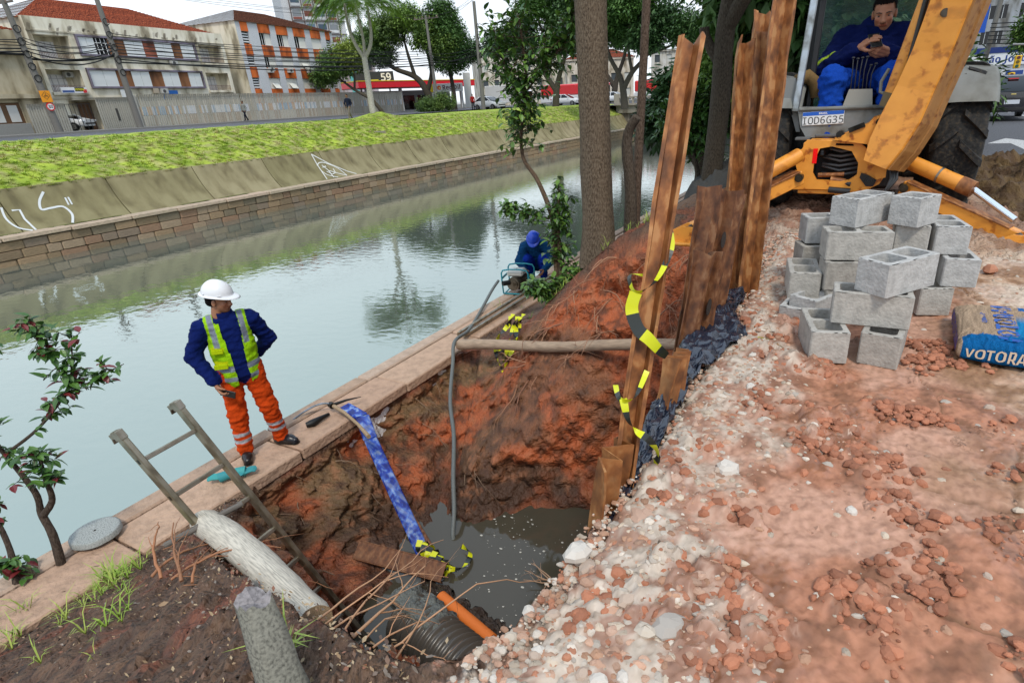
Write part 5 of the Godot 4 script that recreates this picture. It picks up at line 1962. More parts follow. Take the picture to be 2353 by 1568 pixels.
func build_backhoe():
	var root := thing("backhoe", "dirty yellow backhoe loader seen from behind with its boom raised", "backhoe", at(Vector3(-0.10, 0.03, -6.75)))
	var tm := tyre_meshes()
	for x in [-0.79, 0.80]:
		var wh := Node3D.new()
		wh.name = "wheel"
		wh.position = Vector3(x, 0.66, -0.02)
		root.add_child(wh, true)
		var ty := inst("tyre", tm[0], M.tyre, wh)
		inst("tread_lugs", tm[1], M.tyre, wh)
		inst("rim", tm[2], M.yellow, wh)
	# front axle wheels and bonnet, far side of the machine
	for x in [-0.7, 0.7]:
		var wh := Node3D.new()
		wh.name = "wheel"
		wh.transform = Transform3D(Basis().scaled(Vector3(0.75, 0.68, 0.68)), Vector3(x, 0.42, -2.2))
		root.add_child(wh, true)
		inst("tyre", tm[0], M.tyre, wh)
		inst("tread_lugs", tm[1], M.tyre, wh)
	var b := B.new()
	b.box(at(Vector3(0, 0.95, -1.9)), Vector3(0.8, 0.55, 1.5), 0.06)
	put("bonnet", b, M.yellow, root)
	b = B.new()
	b.box(at(Vector3(0, 0.5, -0.9)), Vector3(0.7, 0.45, 2.6), 0.03)
	put("chassis", b, M.black, root)
	# fenders
	for s in [-1.0, 1.0]:
		b = B.new()
		b.col = Color(1.0, 1.0, 0.98)
		var rows := []
		for i in 22:
			var a := lerpf(0.60, 2.7, i / 21.0)
			var row := PackedVector3Array()
			for q in [[0.50, 0.0], [0.52, 0.03], [0.75, 0.05], [1.00, 0.045], [1.035, 0.02], [1.045, -0.10]]:
				var rr: float = 0.74 + q[1]
				row.append(Vector3(s * q[0], 0.66 + sin(a) * rr * 0.86, -0.02 + cos(a) * rr))
			rows.append(row)
		if s < 0:
			for r in rows: r.reverse()
		b.grid(rows)
		put("fender", b, M.grey_panel, root)
	# cab
	b = B.new()
	var pan := v2([[-0.53, 1.03], [0.50, 1.0], [0.50, 0.84], [0.28, 0.77], [-0.43, 0.775], [-0.49, 0.87]])
	b.prism(pan, 0.50, 0.66)
	b.box(at(Vector3(-0.02, 1.025, 0.55)), Vector3(1.0, 0.035, 0.26), 0.012)
	put("rear_panel", b, M.grey_panel, root)
	b = B.new()
	b.col = Color(0.1, 0.1, 0.1)
	b.box(at(Vector3(-0.10, 0.79, 0.64)), Vector3(0.5, 0.03, 0.06), 0.008)
	b.box(at(Vector3(-0.45, 0.77, 0.70)), Vector3(0.13, 0.025, 0.12), 0.006)
	put("rubber_lip", b, M.plain, root)
	b = B.new()
	b.col = Color(0.42, 0.46, 0.50)
	b.bar(Vector3(-0.555, 1.0, 0.60), Vector3(-0.49, 2.25, 0.42), 0.062, 0.05, Vector3.BACK, 0.008)
	put("rear_post", b, M.metal, root)
	b = B.new()
	b.col = Color(0.42, 0.46, 0.50)
	b.bar(Vector3(0.56, 1.0, 0.60), Vector3(0.50, 2.25, 0.42), 0.062, 0.05, Vector3.BACK, 0.008)
	put("rear_post", b, M.metal, root)
	for x in [-0.47, 0.47]:
		b = B.new()
		b.bar(Vector3(x, 0.95, 0.32), Vector3(x * 0.93, 2.25, 0.24), 0.05, 0.06, Vector3.BACK, 0.008)
		put("inner_post", b, M.black, root)
	for x in [-0.66, 0.66]:
		b = B.new()
		b.bar(Vector3(x, 0.7, -1.1), Vector3(x * 0.9, 2.25, -0.9), 0.06, 0.06, Vector3.BACK, 0.008)
		put("front_post", b, M.black, root)
	b = B.new()
	b.box(at(Vector3(0, 2.30, -0.25)), Vector3(1.3, 0.10, 1.5), 0.04)
	put("roof", b, M.grey_panel, root)
	b = B.new()
	b.quad(Vector3(-0.62, 0.95, -1.05), Vector3(-0.50, 0.98, 0.34), Vector3(-0.45, 2.24, 0.25), Vector3(-0.57, 2.24, -0.9))
	b.quad(Vector3(0.62, 0.95, -1.05), Vector3(0.50, 0.98, 0.34), Vector3(0.45, 2.24, 0.25), Vector3(0.57, 2.24, -0.9))
	b.quad(Vector3(-0.62, 1.0, -1.08), Vector3(0.62, 1.0, -1.08), Vector3(0.57, 2.24, -0.92), Vector3(-0.57, 2.24, -0.92))
	tag(put("windscreen", b, M.glass, root), "", "", "", "")
	# left bracket, lamp guard and brown roll
	b = B.new()
	b.prism(v2([[-0.755, 1.215], [-0.70, 1.305], [-0.585, 1.30], [-0.55, 1.04], [-0.50, 0.82], [-0.535, 0.82], [-0.60, 1.0]]), 0.50, 0.54)
	put("lamp_bracket", b, M.grey_panel, root)
	b = B.new()
	b.col = Color(0.30, 0.19, 0.08)
	b.tube([Vector3(-0.60, 1.28, 0.40), Vector3(-0.50, 1.31, 0.36), Vector3(-0.43, 1.25, 0.33), Vector3(-0.41, 1.12, 0.32)], [0.05, 0.065, 0.065, 0.05], 12)
	put("seat_roll", b, M.cloth, root)
	b = B.new()
	b.col = Color(0.02, 0.02, 0.02)
	b.box(at(Vector3(0.02, 1.0, -0.05)), Vector3(0.52, 0.14, 0.5), 0.04)
	b.box(at(Vector3(0.02, 1.38, -0.30), 0, -0.1), Vector3(0.50, 0.7, 0.12), 0.05)
	put("driver_seat", b, M.plain, root)
	# console and levers
	b = B.new()
	b.col = Color(0.33, 0.31, 0.27)
	b.prism(v2([[-0.115, 1.18], [0.075, 1.175], [0.10, 1.0], [-0.16, 1.0]]), 0.44, 0.60)
	put("console", b, M.plain, root)
	for i in 6:
		b = B.new()
		b.col = Color(0.02, 0.02, 0.025)
		var x := -0.105 + 0.032 * i
		var hgt: float = [0.27, 0.26, 0.265, 0.27, 0.20, 0.21][i]
		b.tube([Vector3(x, 1.17, 0.52), Vector3(x - 0.005, 1.17 + hgt * 0.6, 0.53), Vector3(x - 0.012 + 0.006 * i, 1.17 + hgt, 0.50)], 0.0055, 6)
		b.blob(Vector3(x - 0.012 + 0.006 * i, 1.17 + hgt, 0.50), Vector3(0.016, 0.012, 0.016), 1, 0.0, 10, 6)
		put("lever", b, M.gloss, root)
	# plate
	var pl := B.new()
	pl.col = Color(0.72, 0.73, 0.74)
	var px := at(Vector3(-0.30, 0.945, 0.668), 0, 0, 0.035)
	pl.box(px, Vector3(0.355, 0.118, 0.010), 0.004)
	var plate := put("number_plate", pl, M.gloss, root)
	pl = B.new()
	pl.box(px * at(Vector3(0, 0.042, 0.0055)), Vector3(0.350, 0.032, 0.002))
	put("blue_band", pl, mcol(Color(0.01, 0.10, 0.48)), plate)
	text("plate_number", "IOD6G35", 0.062, mcol(Color(0.05, 0.05, 0.05)), plate, px * at(Vector3(0, -0.018, 0.006)), "Droid Sans Mono", true)
	text("plate_country", "BRASIL", 0.016, mcol(Color(0.8, 0.8, 0.8)), plate, px * at(Vector3(0, 0.042, 0.0075)), "Droid Sans", true)
	# main frame with its window, built as four strips round the hole plus depth walls
	var c := CSGPolygon3D.new()
	c.name = "rear_frame"
	c.polygon = v2([[-0.396, 0.772], [-0.164, 0.760], [0.027, 0.755], [0.120, 0.683], [0.185, 0.595], [0.273, 0.450], [0.246, 0.393], [0.071, 0.291], [-0.103, 0.286], [-0.132, 0.335], [-0.358, 0.335], [-0.531, 0.324], [-0.549, 0.378], [-0.426, 0.429], [-0.475, 0.570], [-0.510, 0.629], [-0.486, 0.675], [-0.431, 0.690]])
	c.depth = 0.05
	c.position = Vector3(0, 0, 0.90)
	c.material_override = M.yellow
	var hole := CSGPolygon3D.new()
	hole.polygon = v2([[-0.276, 0.697], [-0.181, 0.715], [-0.014, 0.673], [0.053, 0.572], [0.056, 0.470], [-0.0, 0.425], [-0.075, 0.411], [-0.276, 0.419], [-0.314, 0.48], [-0.314, 0.594]])
	hole.depth = 0.4
	hole.position = Vector3(0, 0, 0.1)
	hole.operation = CSGShape3D.OPERATION_SUBTRACTION
	c.add_child(hole)
	hole.name = "frame_opening"
	var slot := CSGPolygon3D.new()
	slot.polygon = v2([[-0.15, 0.742], [-0.01, 0.735], [0.0, 0.715], [-0.15, 0.722]])
	slot.depth = 0.4
	slot.position = Vector3(0, 0, 0.1)
	slot.operation = CSGShape3D.OPERATION_SUBTRACTION
	c.add_child(slot)
	slot.name = "frame_slot"
	root.add_child(c)
	b = B.new()
	b.box(at(Vector3(-0.40, 0.55, 0.72)), Vector3(0.05, 0.40, 0.30), 0.01)
	b.box(at(Vector3(0.17, 0.50, 0.72)), Vector3(0.05, 0.30, 0.30), 0.01)
	b.box(at(Vector3(-0.12, 0.755, 0.74)), Vector3(0.52, 0.025, 0.30), 0.008)
	b.box(at(Vector3(-0.12, 0.31, 0.74)), Vector3(0.62, 0.04, 0.28), 0.008)
	put("frame_box", b, M.yellow, root)
	b = B.new()
	b.col = Color(0.9, 0.0, 0.0)
	b.box(at(Vector3(-0.312, 0.632, 0.902)), Vector3(0.038, 0.13, 0.004))
	put("reflector", b, M.gloss, root)
	# hydraulics inside the window
	for i in 6:
		b = B.new()
		b.col = Color(0.10, 0.10, 0.10)
		var y := 0.46 + 0.042 * i
		b.tube([Vector3(-0.25, y + 0.02 * (i % 2), 0.70), Vector3(-0.1, y - 0.01, 0.78), Vector3(0.10, y + 0.02, 0.70)], 0.012, 8)
		put("hydraulic_hose", b, M.gloss, root)
	b = B.new()
	b.cyl(Vector3(-0.27, 0.455, 0.84), Vector3(-0.05, 0.465, 0.84), 0.02, 12)
	b.cyl(Vector3(-0.16, 0.42, 0.86), Vector3(-0.03, 0.40, 0.86), 0.03, 12)
	put("swing_cylinder", b, M.rust, root)
	b = B.new()
	b.col = Color(0.025, 0.025, 0.025)
	b.cyl(Vector3(-0.16, 0.335, 0.90), Vector3(0.02, 0.325, 0.92), 0.028, 12)
	b.cyl(Vector3(-0.08, 0.40, 0.86), Vector3(0.02, 0.385, 0.88), 0.03, 12)
	b.prism(v2([[0.09, 0.49], [0.15, 0.47], [0.22, 0.43], [0.20, 0.375], [0.14, 0.375], [0.08, 0.45]]), 0.905, 0.925)
	pin(b, Vector3(0.165, 0.42, 0.93), 0.034, 0.02)
	put("swing_pivot", b, M.gloss, root)
	# king post bracket carrying the boom
	b = B.new()
	var kp := v2([[-0.174, 0.775], [-0.046, 0.842], [0.088, 0.903], [0.122, 0.950], [0.170, 0.965], [0.217, 0.945], [0.258, 0.898], [0.30, 0.814], [0.28, 0.622], [0.285, 0.457], [0.21, 0.44], [0.174, 0.600], [0.10, 0.735]])
	b.prism(kp, 0.90, 0.94, at(Vector3(0, 0, 0.012)))
	b.prism(kp, 0.72, 0.76)
	put("king_post", b, M.yellow, root)
	b = B.new()
	b.col = Color(0.05, 0.045, 0.04)
	pin(b, Vector3(0.17, 0.915, 0.88), 0.03, 0.09)
	pin(b, Vector3(-0.125, 0.815, 0.88), 0.034, 0.07)
	b.bar(Vector3(-0.06, 0.85, 0.96), Vector3(0.06, 0.90, 0.96), 0.04, 0.025, Vector3.BACK)
	put("pivot_pin", b, M.metal, root)
	# boom: box section following the photograph's slight bend, then on upwards
	var bp := [Vector3(0.255, 0.56, 0.99), Vector3(0.31, 0.72, 0.99), Vector3(0.385, 0.93, 0.98), Vector3(0.448, 1.15, 0.98), Vector3(0.515, 1.42, 1.0), Vector3(0.575, 1.75, 1.04), Vector3(0.66, 2.3, 1.12), Vector3(0.74, 3.0, 1.2), Vector3(0.70, 3.5, 1.2)]
	var bw := [0.11, 0.15, 0.165, 0.15, 0.145, 0.145, 0.14, 0.12, 0.09]
	b = B.new()
	var rows := []
	for i in bp.size():
		var d: Vector3 = (bp[mini(i + 1, bp.size() - 1)] - bp[maxi(i - 1, 0)]).normalized()
		var sx := Vector3(0.88, 0, 0.47)
		sx = (sx - d * sx.dot(d)).normalized()
		var sz := sx.cross(d)
		var row := PackedVector3Array()
		var w: float = bw[i]
		for q in [[-1, 0.5], [-0.96, 0.55], [0.96, 0.55], [1, 0.5], [1, -0.5], [0.96, -0.55], [-0.96, -0.55], [-1, -0.5]]:
			row.append(bp[i] + sx * w * q[0] + sz * 0.30 * q[1])
		rows.append(row)
	for i in rows.size() - 1:
		for j in 8:
			b.quad(rows[i][j], rows[i][(j + 1) % 8], rows[i + 1][(j + 1) % 8], rows[i + 1][j])
	for i in b.n.size():
		b.n[i] = -b.n[i] if b.n[i].dot(b.v[i] - bp[mini(i / 32, bp.size() - 1)]) < 0 else b.n[i]
	var boom := put("boom", b, M.yellow, root)
	b = B.new()
	rows = []
	for i in range(0, 8):
		var d: Vector3 = (bp[i + 1] - bp[maxi(i - 1, 0)]).normalized()
		var sx := Vector3(0.88, 0, 0.47)
		sx = (sx - d * sx.dot(d)).normalized()
		var sz := sx.cross(d)
		var o: Vector3 = bp[i] + sx * bw[i]
		var row := PackedVector3Array()
		for q in [[0.0, 0.14], [0.014, 0.135], [0.014, 0.05], [0.004, 0.045], [0.004, -0.045], [0.014, -0.05], [0.014, -0.135], [0.0, -0.14]]:
			row.append(o + sx * q[0] + sz * q[1])
		rows.append(row)
	for i in rows.size() - 1:
		for j in 7:
			b.quad(rows[i][j], rows[i][j + 1], rows[i + 1][j + 1], rows[i + 1][j])
	for i in b.n.size():
		if b.n[i].dot(Vector3(0.88, 0, 0.47)) < -0.5: b.n[i] = -b.n[i]
	put("boom_side_plate", b, M.yellow_dirty, boom)
	b = B.new()
	b.col = Color(0.10, 0.085, 0.07)
	b.cyl(Vector3(0.49, 1.335, 1.05), Vector3(0.50, 1.335, 1.145), 0.042, 20)
	put("boom_pin", b, M.metal, boom)
	b = B.new()
	b.col = Color(0.10, 0.085, 0.07)
	b.cyl(Vector3(0.475, 1.68, 1.1), Vector3(0.485, 1.68, 1.185), 0.03, 16)
	put("boom_pin", b, M.metal, boom)
	# boom cylinder
	b = B.new()
	var c0 := Vector3(0.222, 1.03, 0.80)
	var c1 := Vector3(0.40, 1.90, 0.86)
	b.cyl(c0.lerp(c1, 0.12), c0.lerp(c1, 1.4), 0.072, 22)
	put("boom_cylinder", b, M.yellow, root)
	b = B.new()
	b.col = Color(0.16, 0.11, 0.05)
	b.cyl(c0, c0.lerp(c1, 0.125), 0.078, 22)
	put("cylinder_collar", b, M.plain, root)
	b = B.new()
	b.col = Color(0.02, 0.02, 0.02)
	b.cyl(Vector3(0.20, 0.90, 0.82), c0, 0.035, 14)
	b.tube([Vector3(0.37, 1.95, 0.98), Vector3(0.33, 1.5, 0.93), Vector3(0.29, 1.05, 0.92), Vector3(0.26, 0.9, 0.90)], 0.022, 8)
	put("cylinder_rod", b, M.gloss, root)
	b = B.new()
	b.col = Color(0.17, 0.16, 0.12)
	b.tube([Vector3(0.18, 1.13, 0.74), Vector3(0.14, 1.15, 0.72), Vector3(0.135, 1.23, 0.70), Vector3(0.18, 1.33, 0.68)], 0.014, 8)
	put("hydraulic_pipe", b, M.gloss, root)
	for k in 3:
		b = B.new()
		b.col = Color(0.03, 0.03, 0.03)
		b.tube([Vector3(0.30 + 0.02 * k, 0.62, 0.88), Vector3(0.33 + 0.02 * k, 0.45, 0.97), Vector3(0.30, 0.33, 0.98), Vector3(0.22, 0.30, 0.92)], 0.016, 8)
		put("hydraulic_hose", b, M.gloss, root)
	# stabilisers
	for s in [-1.0, 1.0]:
		var right: bool = s > 0
		var a0 := Vector3(0.44, 0.36, 0.80) if right else Vector3(-0.41, 0.46, 1.0)
		var a1 := Vector3(1.27, 0.03, 1.18) if right else Vector3(-1.20, 0.08, 1.75)
		b = B.new()
		b.bar(a0, a1, 0.10, 0.125, Vector3.UP, 0.008)
		var arm := put("stabiliser_arm", b, M.yellow, root)
		b = B.new()
		var dd := (a1 - a0).normalized()
		b.bar(a0 + Vector3(0, 0.068, 0) + dd * 0.05, a1 + Vector3(0, 0.068, 0) - dd * 0.05, 0.128, 0.014, Vector3.UP, 0.003)
		put("top_flange", b, M.rust, arm)
		b = B.new()
		b.col = Color(0.07, 0.055, 0.04)
		pin(b, a0 + Vector3(0, 0, 0.06), 0.036, 0.05)
		pin(b, a1 + Vector3(0, 0.02, 0.05), 0.036, 0.06)
		put("arm_pin", b, M.metal, arm)
		var h0 := Vector3(0.46, 0.56, 0.68) if right else Vector3(-0.44, 0.65, 1.0)
		var h1 := Vector3(0.95, 0.365, 0.92) if right else Vector3(-0.95, 0.36, 1.48)
		var h2 := Vector3(1.24, 0.165, 1.12) if right else Vector3(-1.18, 0.2, 1.72)
		b = B.new()
		b.cyl(h0, h0.lerp(h1, 0.80), 0.064, 20)
		var cy := put("stabiliser_cylinder", b, M.yellow, root)
		b = B.new()
		b.cyl(h0.lerp(h1, 0.80), h1, 0.068, 20)
		put("gland", b, M.rust, cy)
		b = B.new()
		b.cyl(h1, h2, 0.027, 16)
		put("chrome_rod", b, M.chrome, cy)
		b = B.new()
		b.col = Color(0.3, 0.28, 0.25)
		b.cyl(h0.lerp(h1, 0.48), h0.lerp(h1, 0.51), 0.069, 20)
		put("band", b, M.metal, cy)
		b = B.new()
		var f := a1 + Vector3(0.0, -0.04, 0.05)
		b.prism(v2([[-0.26, -0.03], [0.26, -0.03], [0.24, 0.0], [0.07, 0.09], [-0.05, 0.10], [-0.22, 0.01]]), -0.03, 0.0, at(f + Vector3(0, 0, 0.10)))
		b.prism(v2([[-0.26, -0.03], [0.26, -0.03], [0.24, 0.0], [0.07, 0.09], [-0.05, 0.10], [-0.22, 0.01]]), -0.03, 0.0, at(f + Vector3(0, 0, -0.06)))
		b.box(at(f + Vector3(0, -0.045, 0.02)), Vector3(0.56, 0.03, 0.30), 0.01)
		put("foot_pad", b, M.yellow, arm)

const BL := Vector3(0.335, 0.158, 0.170)

func block_mesh(cells: int, seedv: int, tint: Color) -> ArrayMesh:
	var b := B.new()
	b.col = tint
	var l := BL.x * (1.0 if cells == 2 else 0.62)
	var h := BL / 2
	h.x = l / 2
	var w := 0.026
	var holes := []
	if cells == 2:
		holes = [[-h.x + w, -w / 2], [w / 2, h.x - w]]
	else:
		holes = [[-h.x + w, h.x - w - 0.02]]
	var r := RandomNumberGenerator.new()
	r.seed = seedv
	# outer walls, corners softened, with chipped top and bottom edges
	var ring_pts := []
	var c := 0.006
	var n := 14
	var cor := [Vector2(-h.x, h.z), Vector2(h.x, h.z), Vector2(h.x, -h.z), Vector2(-h.x, -h.z)]
	for i in 4:
		var a: Vector2 = cor[i]
		var d: Vector2 = cor[(i + 1) % 4]
		var dir := (d - a).normalized()
		for k in n + 1:
			ring_pts.append((a + dir * c).lerp(d - dir * c, k / float(n)))
	var rows := []
	for q in [[-1.0, -0.004], [-0.96, 0.0], [0.96, 0.0], [1.0, -0.004]]:
		var row := PackedVector3Array()
		for p in ring_pts:
			var k: float = n1.get_noise_2d(p.x * 28.0 + seedv * 7.0, p.y * 28.0 + q[0] * 3.0)
			var chip := 0.006 * ss(0.15, 0.5, k) if absf(q[0]) > 0.97 else 0.0
			var out := Vector2(signf(p.x) if absf(p.x) > h.x - 0.007 else 0.0, signf(p.y) if absf(p.y) > h.z - 0.007 else 0.0)
			var pp: Vector2 = p + out * (q[1] - chip)
			row.append(Vector3(pp.x, h.y * q[0] - chip * signf(q[0]) * 1.4, pp.y))
		rows.append(row)
	for i in rows.size() - 1:
		for j in ring_pts.size():
			var j1 := (j + 1) % ring_pts.size()
			b.quad(rows[i][j], rows[i][j1], rows[i + 1][j1], rows[i + 1][j])
	# top and bottom faces round the cells
	for s in [1.0, -1.0]:
		var y: float = h.y * s - 0.0005 * s
		var e := 0.0035
		var xs := [-h.x + e]
		for q in holes:
			xs.append(q[0]); xs.append(q[1])
		xs.append(h.x - e)
		var rects := [[-h.x + e, h.x - e, h.z - w, h.z - e], [-h.x + e, h.x - e, -h.z + e, -h.z + w]]
		for i in range(0, xs.size(), 2): rects.append([xs[i], xs[i + 1], -h.z + w, h.z - w])
		for q in rects:
			if s > 0: b.quad(Vector3(q[0], y, q[3]), Vector3(q[1], y, q[3]), Vector3(q[1], y, q[2]), Vector3(q[0], y, q[2]))
			else: b.quad(Vector3(q[0], y, q[2]), Vector3(q[1], y, q[2]), Vector3(q[1], y, q[3]), Vector3(q[0], y, q[3]))
	for q in holes:
		# rounded cell walls, a little narrower at the bottom
		var rr := 0.022
		var hz := h.z - w
		var pts := []
		for i in 4:
			var cx: float = (q[1] - rr) if i in [0, 3] else (q[0] + rr)
			var cz := (hz - rr) if i < 2 else (-hz + rr)
			for k in 5:
				var a := PI / 2 * i + PI / 2 * k / 4.0
				pts.append(Vector2(cx + cos(a) * rr, cz + sin(a) * rr))
		var m := pts.size()
		for j in m:
			var a: Vector2 = pts[j]
			var d: Vector2 = pts[(j + 1) % m]
			b.quad(Vector3(a.x, h.y, a.y), Vector3(d.x, h.y, d.y), Vector3(d.x * 0.995, -h.y, d.y * 0.95), Vector3(a.x * 0.995, -h.y, a.y * 0.95))
		for i in 4:
			var k: Vector2 = [Vector2(q[1], hz), Vector2(q[0], hz), Vector2(q[0], -hz), Vector2(q[1], -hz)][i]
			for j in 4:
				var a: Vector2 = pts[i * 5 + j]
				var d: Vector2 = pts[i * 5 + j + 1]
				b.tri(Vector3(k.x, h.y - 0.0005, k.y), Vector3(a.x, h.y - 0.0005, a.y), Vector3(d.x, h.y - 0.0005, d.y))
	for i in b.n.size():
		if absf(b.v[i].y) > h.y - 0.001 and absf(b.n[i].y) > 0.9: b.n[i] = Vector3.UP * signf(b.v[i].y)
	return b.mesh()

func build_blocks():
	var list := [
		["hollow block at the front left foot of the pile with a muddy rim", 0, -0.067, -2.862, 104, 0, 2],
		["plain block standing under the right end of the long block at the front", 0, 0.203, -2.906, 82, 1, 2],
		["long block laid across the two front foot blocks", 1, 0.120, -2.915, 3, 0, 2],
		["tilted block turned cornerwise on top of the front stack", 2, 0.206, -2.964, 52, 2, 2],
		["dark lowest block of the left stack", 0, 0.02, -3.47, 28, 1, 2],
		["shaded middle block of the left stack under the long scuffed one", 1, 0.030, -3.45, 16, 1, 2],
		["long scuffed block directly under the topmost left block", 2, 0.018, -3.49, 15, 0, 2],
		["topmost left block with both cells open to the sky", 3, 0.022, -3.67, 58.5, 2, 2],
		["topmost right block with a broken out end", 3, 0.285, -3.70, 60, 2, 1],
		["block of the right stack with two dark cells, at its top", 2, 0.464, -3.84, 100, 2, 2],
		["middle block of the right stack", 1, 0.535, -3.77, 97, 2, 2],
		["lowest block of the right stack beside the cement bag", 0, 0.410, -3.71, 108, 0, 2],
		["half block with rough broken face between the left and right stacks", 2, 0.292, -3.74, 92, 0, 1],
		["block in the gap under the rough half block", 1, 0.285, -3.72, 88, 1, 2],
		["upright pale block behind the left stack at its top", 2, -0.13, -3.86, 20, 2, 2],
		["block behind the left stack in the middle row", 1, -0.14, -3.80, 24, 1, 2],
		["block behind the left stack on the ground", 0, -0.13, -3.82, 22, 1, 2],
		["block at the far left edge of the pile resting on a lower one", 0.55, -0.235, -3.50, 100, 0, 2],
		["low pale block leaning at the left edge of the pile", -0.35, -0.195, -3.36, 76, 2, 2],
		["small pale block stepping down at the left edge beside the dark lowest one", -0.1, -0.15, -3.30, 62, 2, 1]]
	var tints := [Color(0.93, 0.90, 0.85), Color(0.80, 0.76, 0.70), Color(1.0, 1.0, 1.0)]
	var k := 0
	for q in list:
		var y: float = 0.035 + (q[1] + 0.5) * (BL.y + 0.002)
		var m := block_mesh(q[6], 11 + k, tints[q[5]])
		var tilt := 0.0
		if k == 3: tilt = 0.02
		if k == 18: tilt = 0.12
		tag(inst("concrete_block", m, M.block, self, at(Vector3(q[2], y, q[3]), deg_to_rad(q[4]), 0.0, tilt)), q[0], "concrete block", "hollow concrete blocks in the pile")
		k += 1

const BAG := Vector3(0.245, 0.12, 0.29)
func bag_point(a: float, x: float) -> Vector3:
	var k := pow(maxf(0.0, 1.0 - pow(absf(x), 7.0)), 0.28)
	var c := cos(a)
	var s := sin(a)
	var z := BAG.z * signf(c) * pow(absf(c), 0.34) * (0.90 + 0.10 * k)
	var y := BAG.y * 0.5 + BAG.y * 0.5 * signf(s) * pow(absf(s), 0.55) * k
	var w := 0.006 * n1.get_noise_2d(x * 3.0, z * 9.0) + 0.004 * n1.get_noise_2d(x * 9.0 + 4.0, z * 22.0)
	if s > 0: y += w * 1.3 + 0.012 * (1.0 - x * x)
	return Vector3(x * BAG.x, y, z + w)

func bag_text(called: String, s: String, h: float, m: Material, parent: Node, where: Callable):
	var t := TextMesh.new()
	var f := SystemFont.new()
	f.font_names = PackedStringArray(["Droid Sans"])
	f.font_weight = 700
	t.font = f
	t.text = s
	t.font_size = 64
	t.pixel_size = h / 46.0
	t.depth = 0.0
	t.curve_step = 3.0
	var ar := t.get_mesh_arrays()
	var v: PackedVector3Array = ar[Mesh.ARRAY_VERTEX]
	var n: PackedVector3Array = ar[Mesh.ARRAY_NORMAL]
	for i in v.size():
		var q: Array = where.call(v[i].x, v[i].y)
		v[i] = q[0] + q[1] * 0.0025
		n[i] = q[1]
	var out := []
	out.resize(Mesh.ARRAY_MAX)
	out[Mesh.ARRAY_VERTEX] = v
	out[Mesh.ARRAY_NORMAL] = n
	out[Mesh.ARRAY_INDEX] = ar[Mesh.ARRAY_INDEX]
	var am := ArrayMesh.new()
	am.add_surface_from_arrays(Mesh.PRIMITIVE_TRIANGLES, out)
	inst(called, am, m, parent)

func build_bag():
	var root := thing("cement_bag", "full paper cement bag in tan and blue lying right of the blocks", "cement bag", at(Vector3(0.765, 0.035, -3.19), -0.06))
	var b := B.new()
	var rows := []
	var cols := []
	var NA := 120
	var NX := 110
	for i in NX:
		var x := -1.0 + 2.0 * i / (NX - 1.0)
		x = signf(x) * (1.0 - pow(1.0 - absf(x), 1.25))
		var row := PackedVector3Array()
		var cr := PackedColorArray()
		for j in NA:
			var a := TAU * j / NA
			var p := bag_point(a, x)
			row.append(p)
			var c := Color(0.56, 0.40, 0.27)
			var front := p.z > BAG.z * 0.86
			if front and x > -0.93: c = Color(0.008, 0.15, 0.42)
			if not front and p.y > 0.05:
				var e := p.x - (0.02 + 0.22 * ss(-0.1, -0.28, p.z) - 0.5 * (p.z + 0.05))
				if p.z < 0.22 and e > 0.0 and p.x > -0.02: c = Color(0.012, 0.28, 0.62)
				if p.z >= 0.20 and x > -0.93: c = Color(0.008, 0.16, 0.44)
				if absf(p.x - 0.06) + absf(p.z + 0.06) * 0.5 < 0.03: c = Color(0.55, 0.52, 0.08)
				if p.z < -0.20 and p.x > 0.02: c = Color(0.02, 0.16, 0.50)
			cr.append(c * (0.93 + 0.1 * n1.get_noise_2d(p.x * 20.0, p.z * 20.0)))
		rows.append(row)
		cols.append(cr)
	b.grid(rows, true, cols)
	for i in b.n.size():
		if b.n[i].dot(b.v[i] - Vector3(b.v[i].x * 0.8, BAG.y * 0.5, b.v[i].z * 0.7)) < 0: b.n[i] = -b.n[i]
	put("paper_sack", b, M.cloth, root)
	var tan := mcol(Color(0.55, 0.42, 0.30))
	var blue := mcol(Color(0.02, 0.09, 0.36))
	bag_text("front_lettering", "VOTORAN", 0.042, tan, root, func(u, v):
		var y := clampf(BAG.y * 0.46 + v, 0.006, BAG.y - 0.006)
		var q := (y - BAG.y * 0.5) / (BAG.y * 0.5)
		return [bag_point(asin(signf(q) * pow(absf(q), 1.0 / 0.55)), clampf((u - 0.075) / BAG.x, -0.97, 0.97)) + Vector3(0, 0, 0.002), Vector3(0, 0.15, 1).normalized()])
	bag_text("top_lettering", "VOTORAN", 0.085, blue, root, func(u, v):
		var z := clampf(-0.03 - u * -1.0 * -1.0, -0.27, 0.2)
		var x = (-0.045 - v)
		z = clampf(0.0 - u, -0.25, 0.25)
		var c := pow(absf(z) / BAG.z, 1.0 / 0.34) * signf(z)
		return [bag_point(acos(clampf(c, -1, 1)), (-0.05 - v) / BAG.x), Vector3.UP])
	bag_text("side_lettering", "VOTORAN", 0.07, mcol(Color(0.06, 0.03, 0.25)), root, func(u, v):
		var z := clampf(u, -0.25, 0.25)
		var p := Vector3(-BAG.x * 0.985, BAG.y * 0.5 + v, z)
		var best := bag_point(PI / 2 - u * 3.0, -0.93)
		return [Vector3(-BAG.x * 0.965 - 0.008 * cos(v * 20.0), clampf(BAG.y * 0.55 + v, 0.01, BAG.y * 0.9), z), Vector3(-1, 0.2, 0).normalized()])
	bag_text("small_lettering", "CIMENTO", 0.022, blue, root, func(u, v):
		var z := clampf(-0.02 - u, -0.25, 0.25)
		var c := pow(absf(z) / BAG.z, 1.0 / 0.34) * signf(z)
		return [bag_point(acos(clampf(c, -1, 1)), (-0.135 - v) / BAG.x), Vector3.UP])

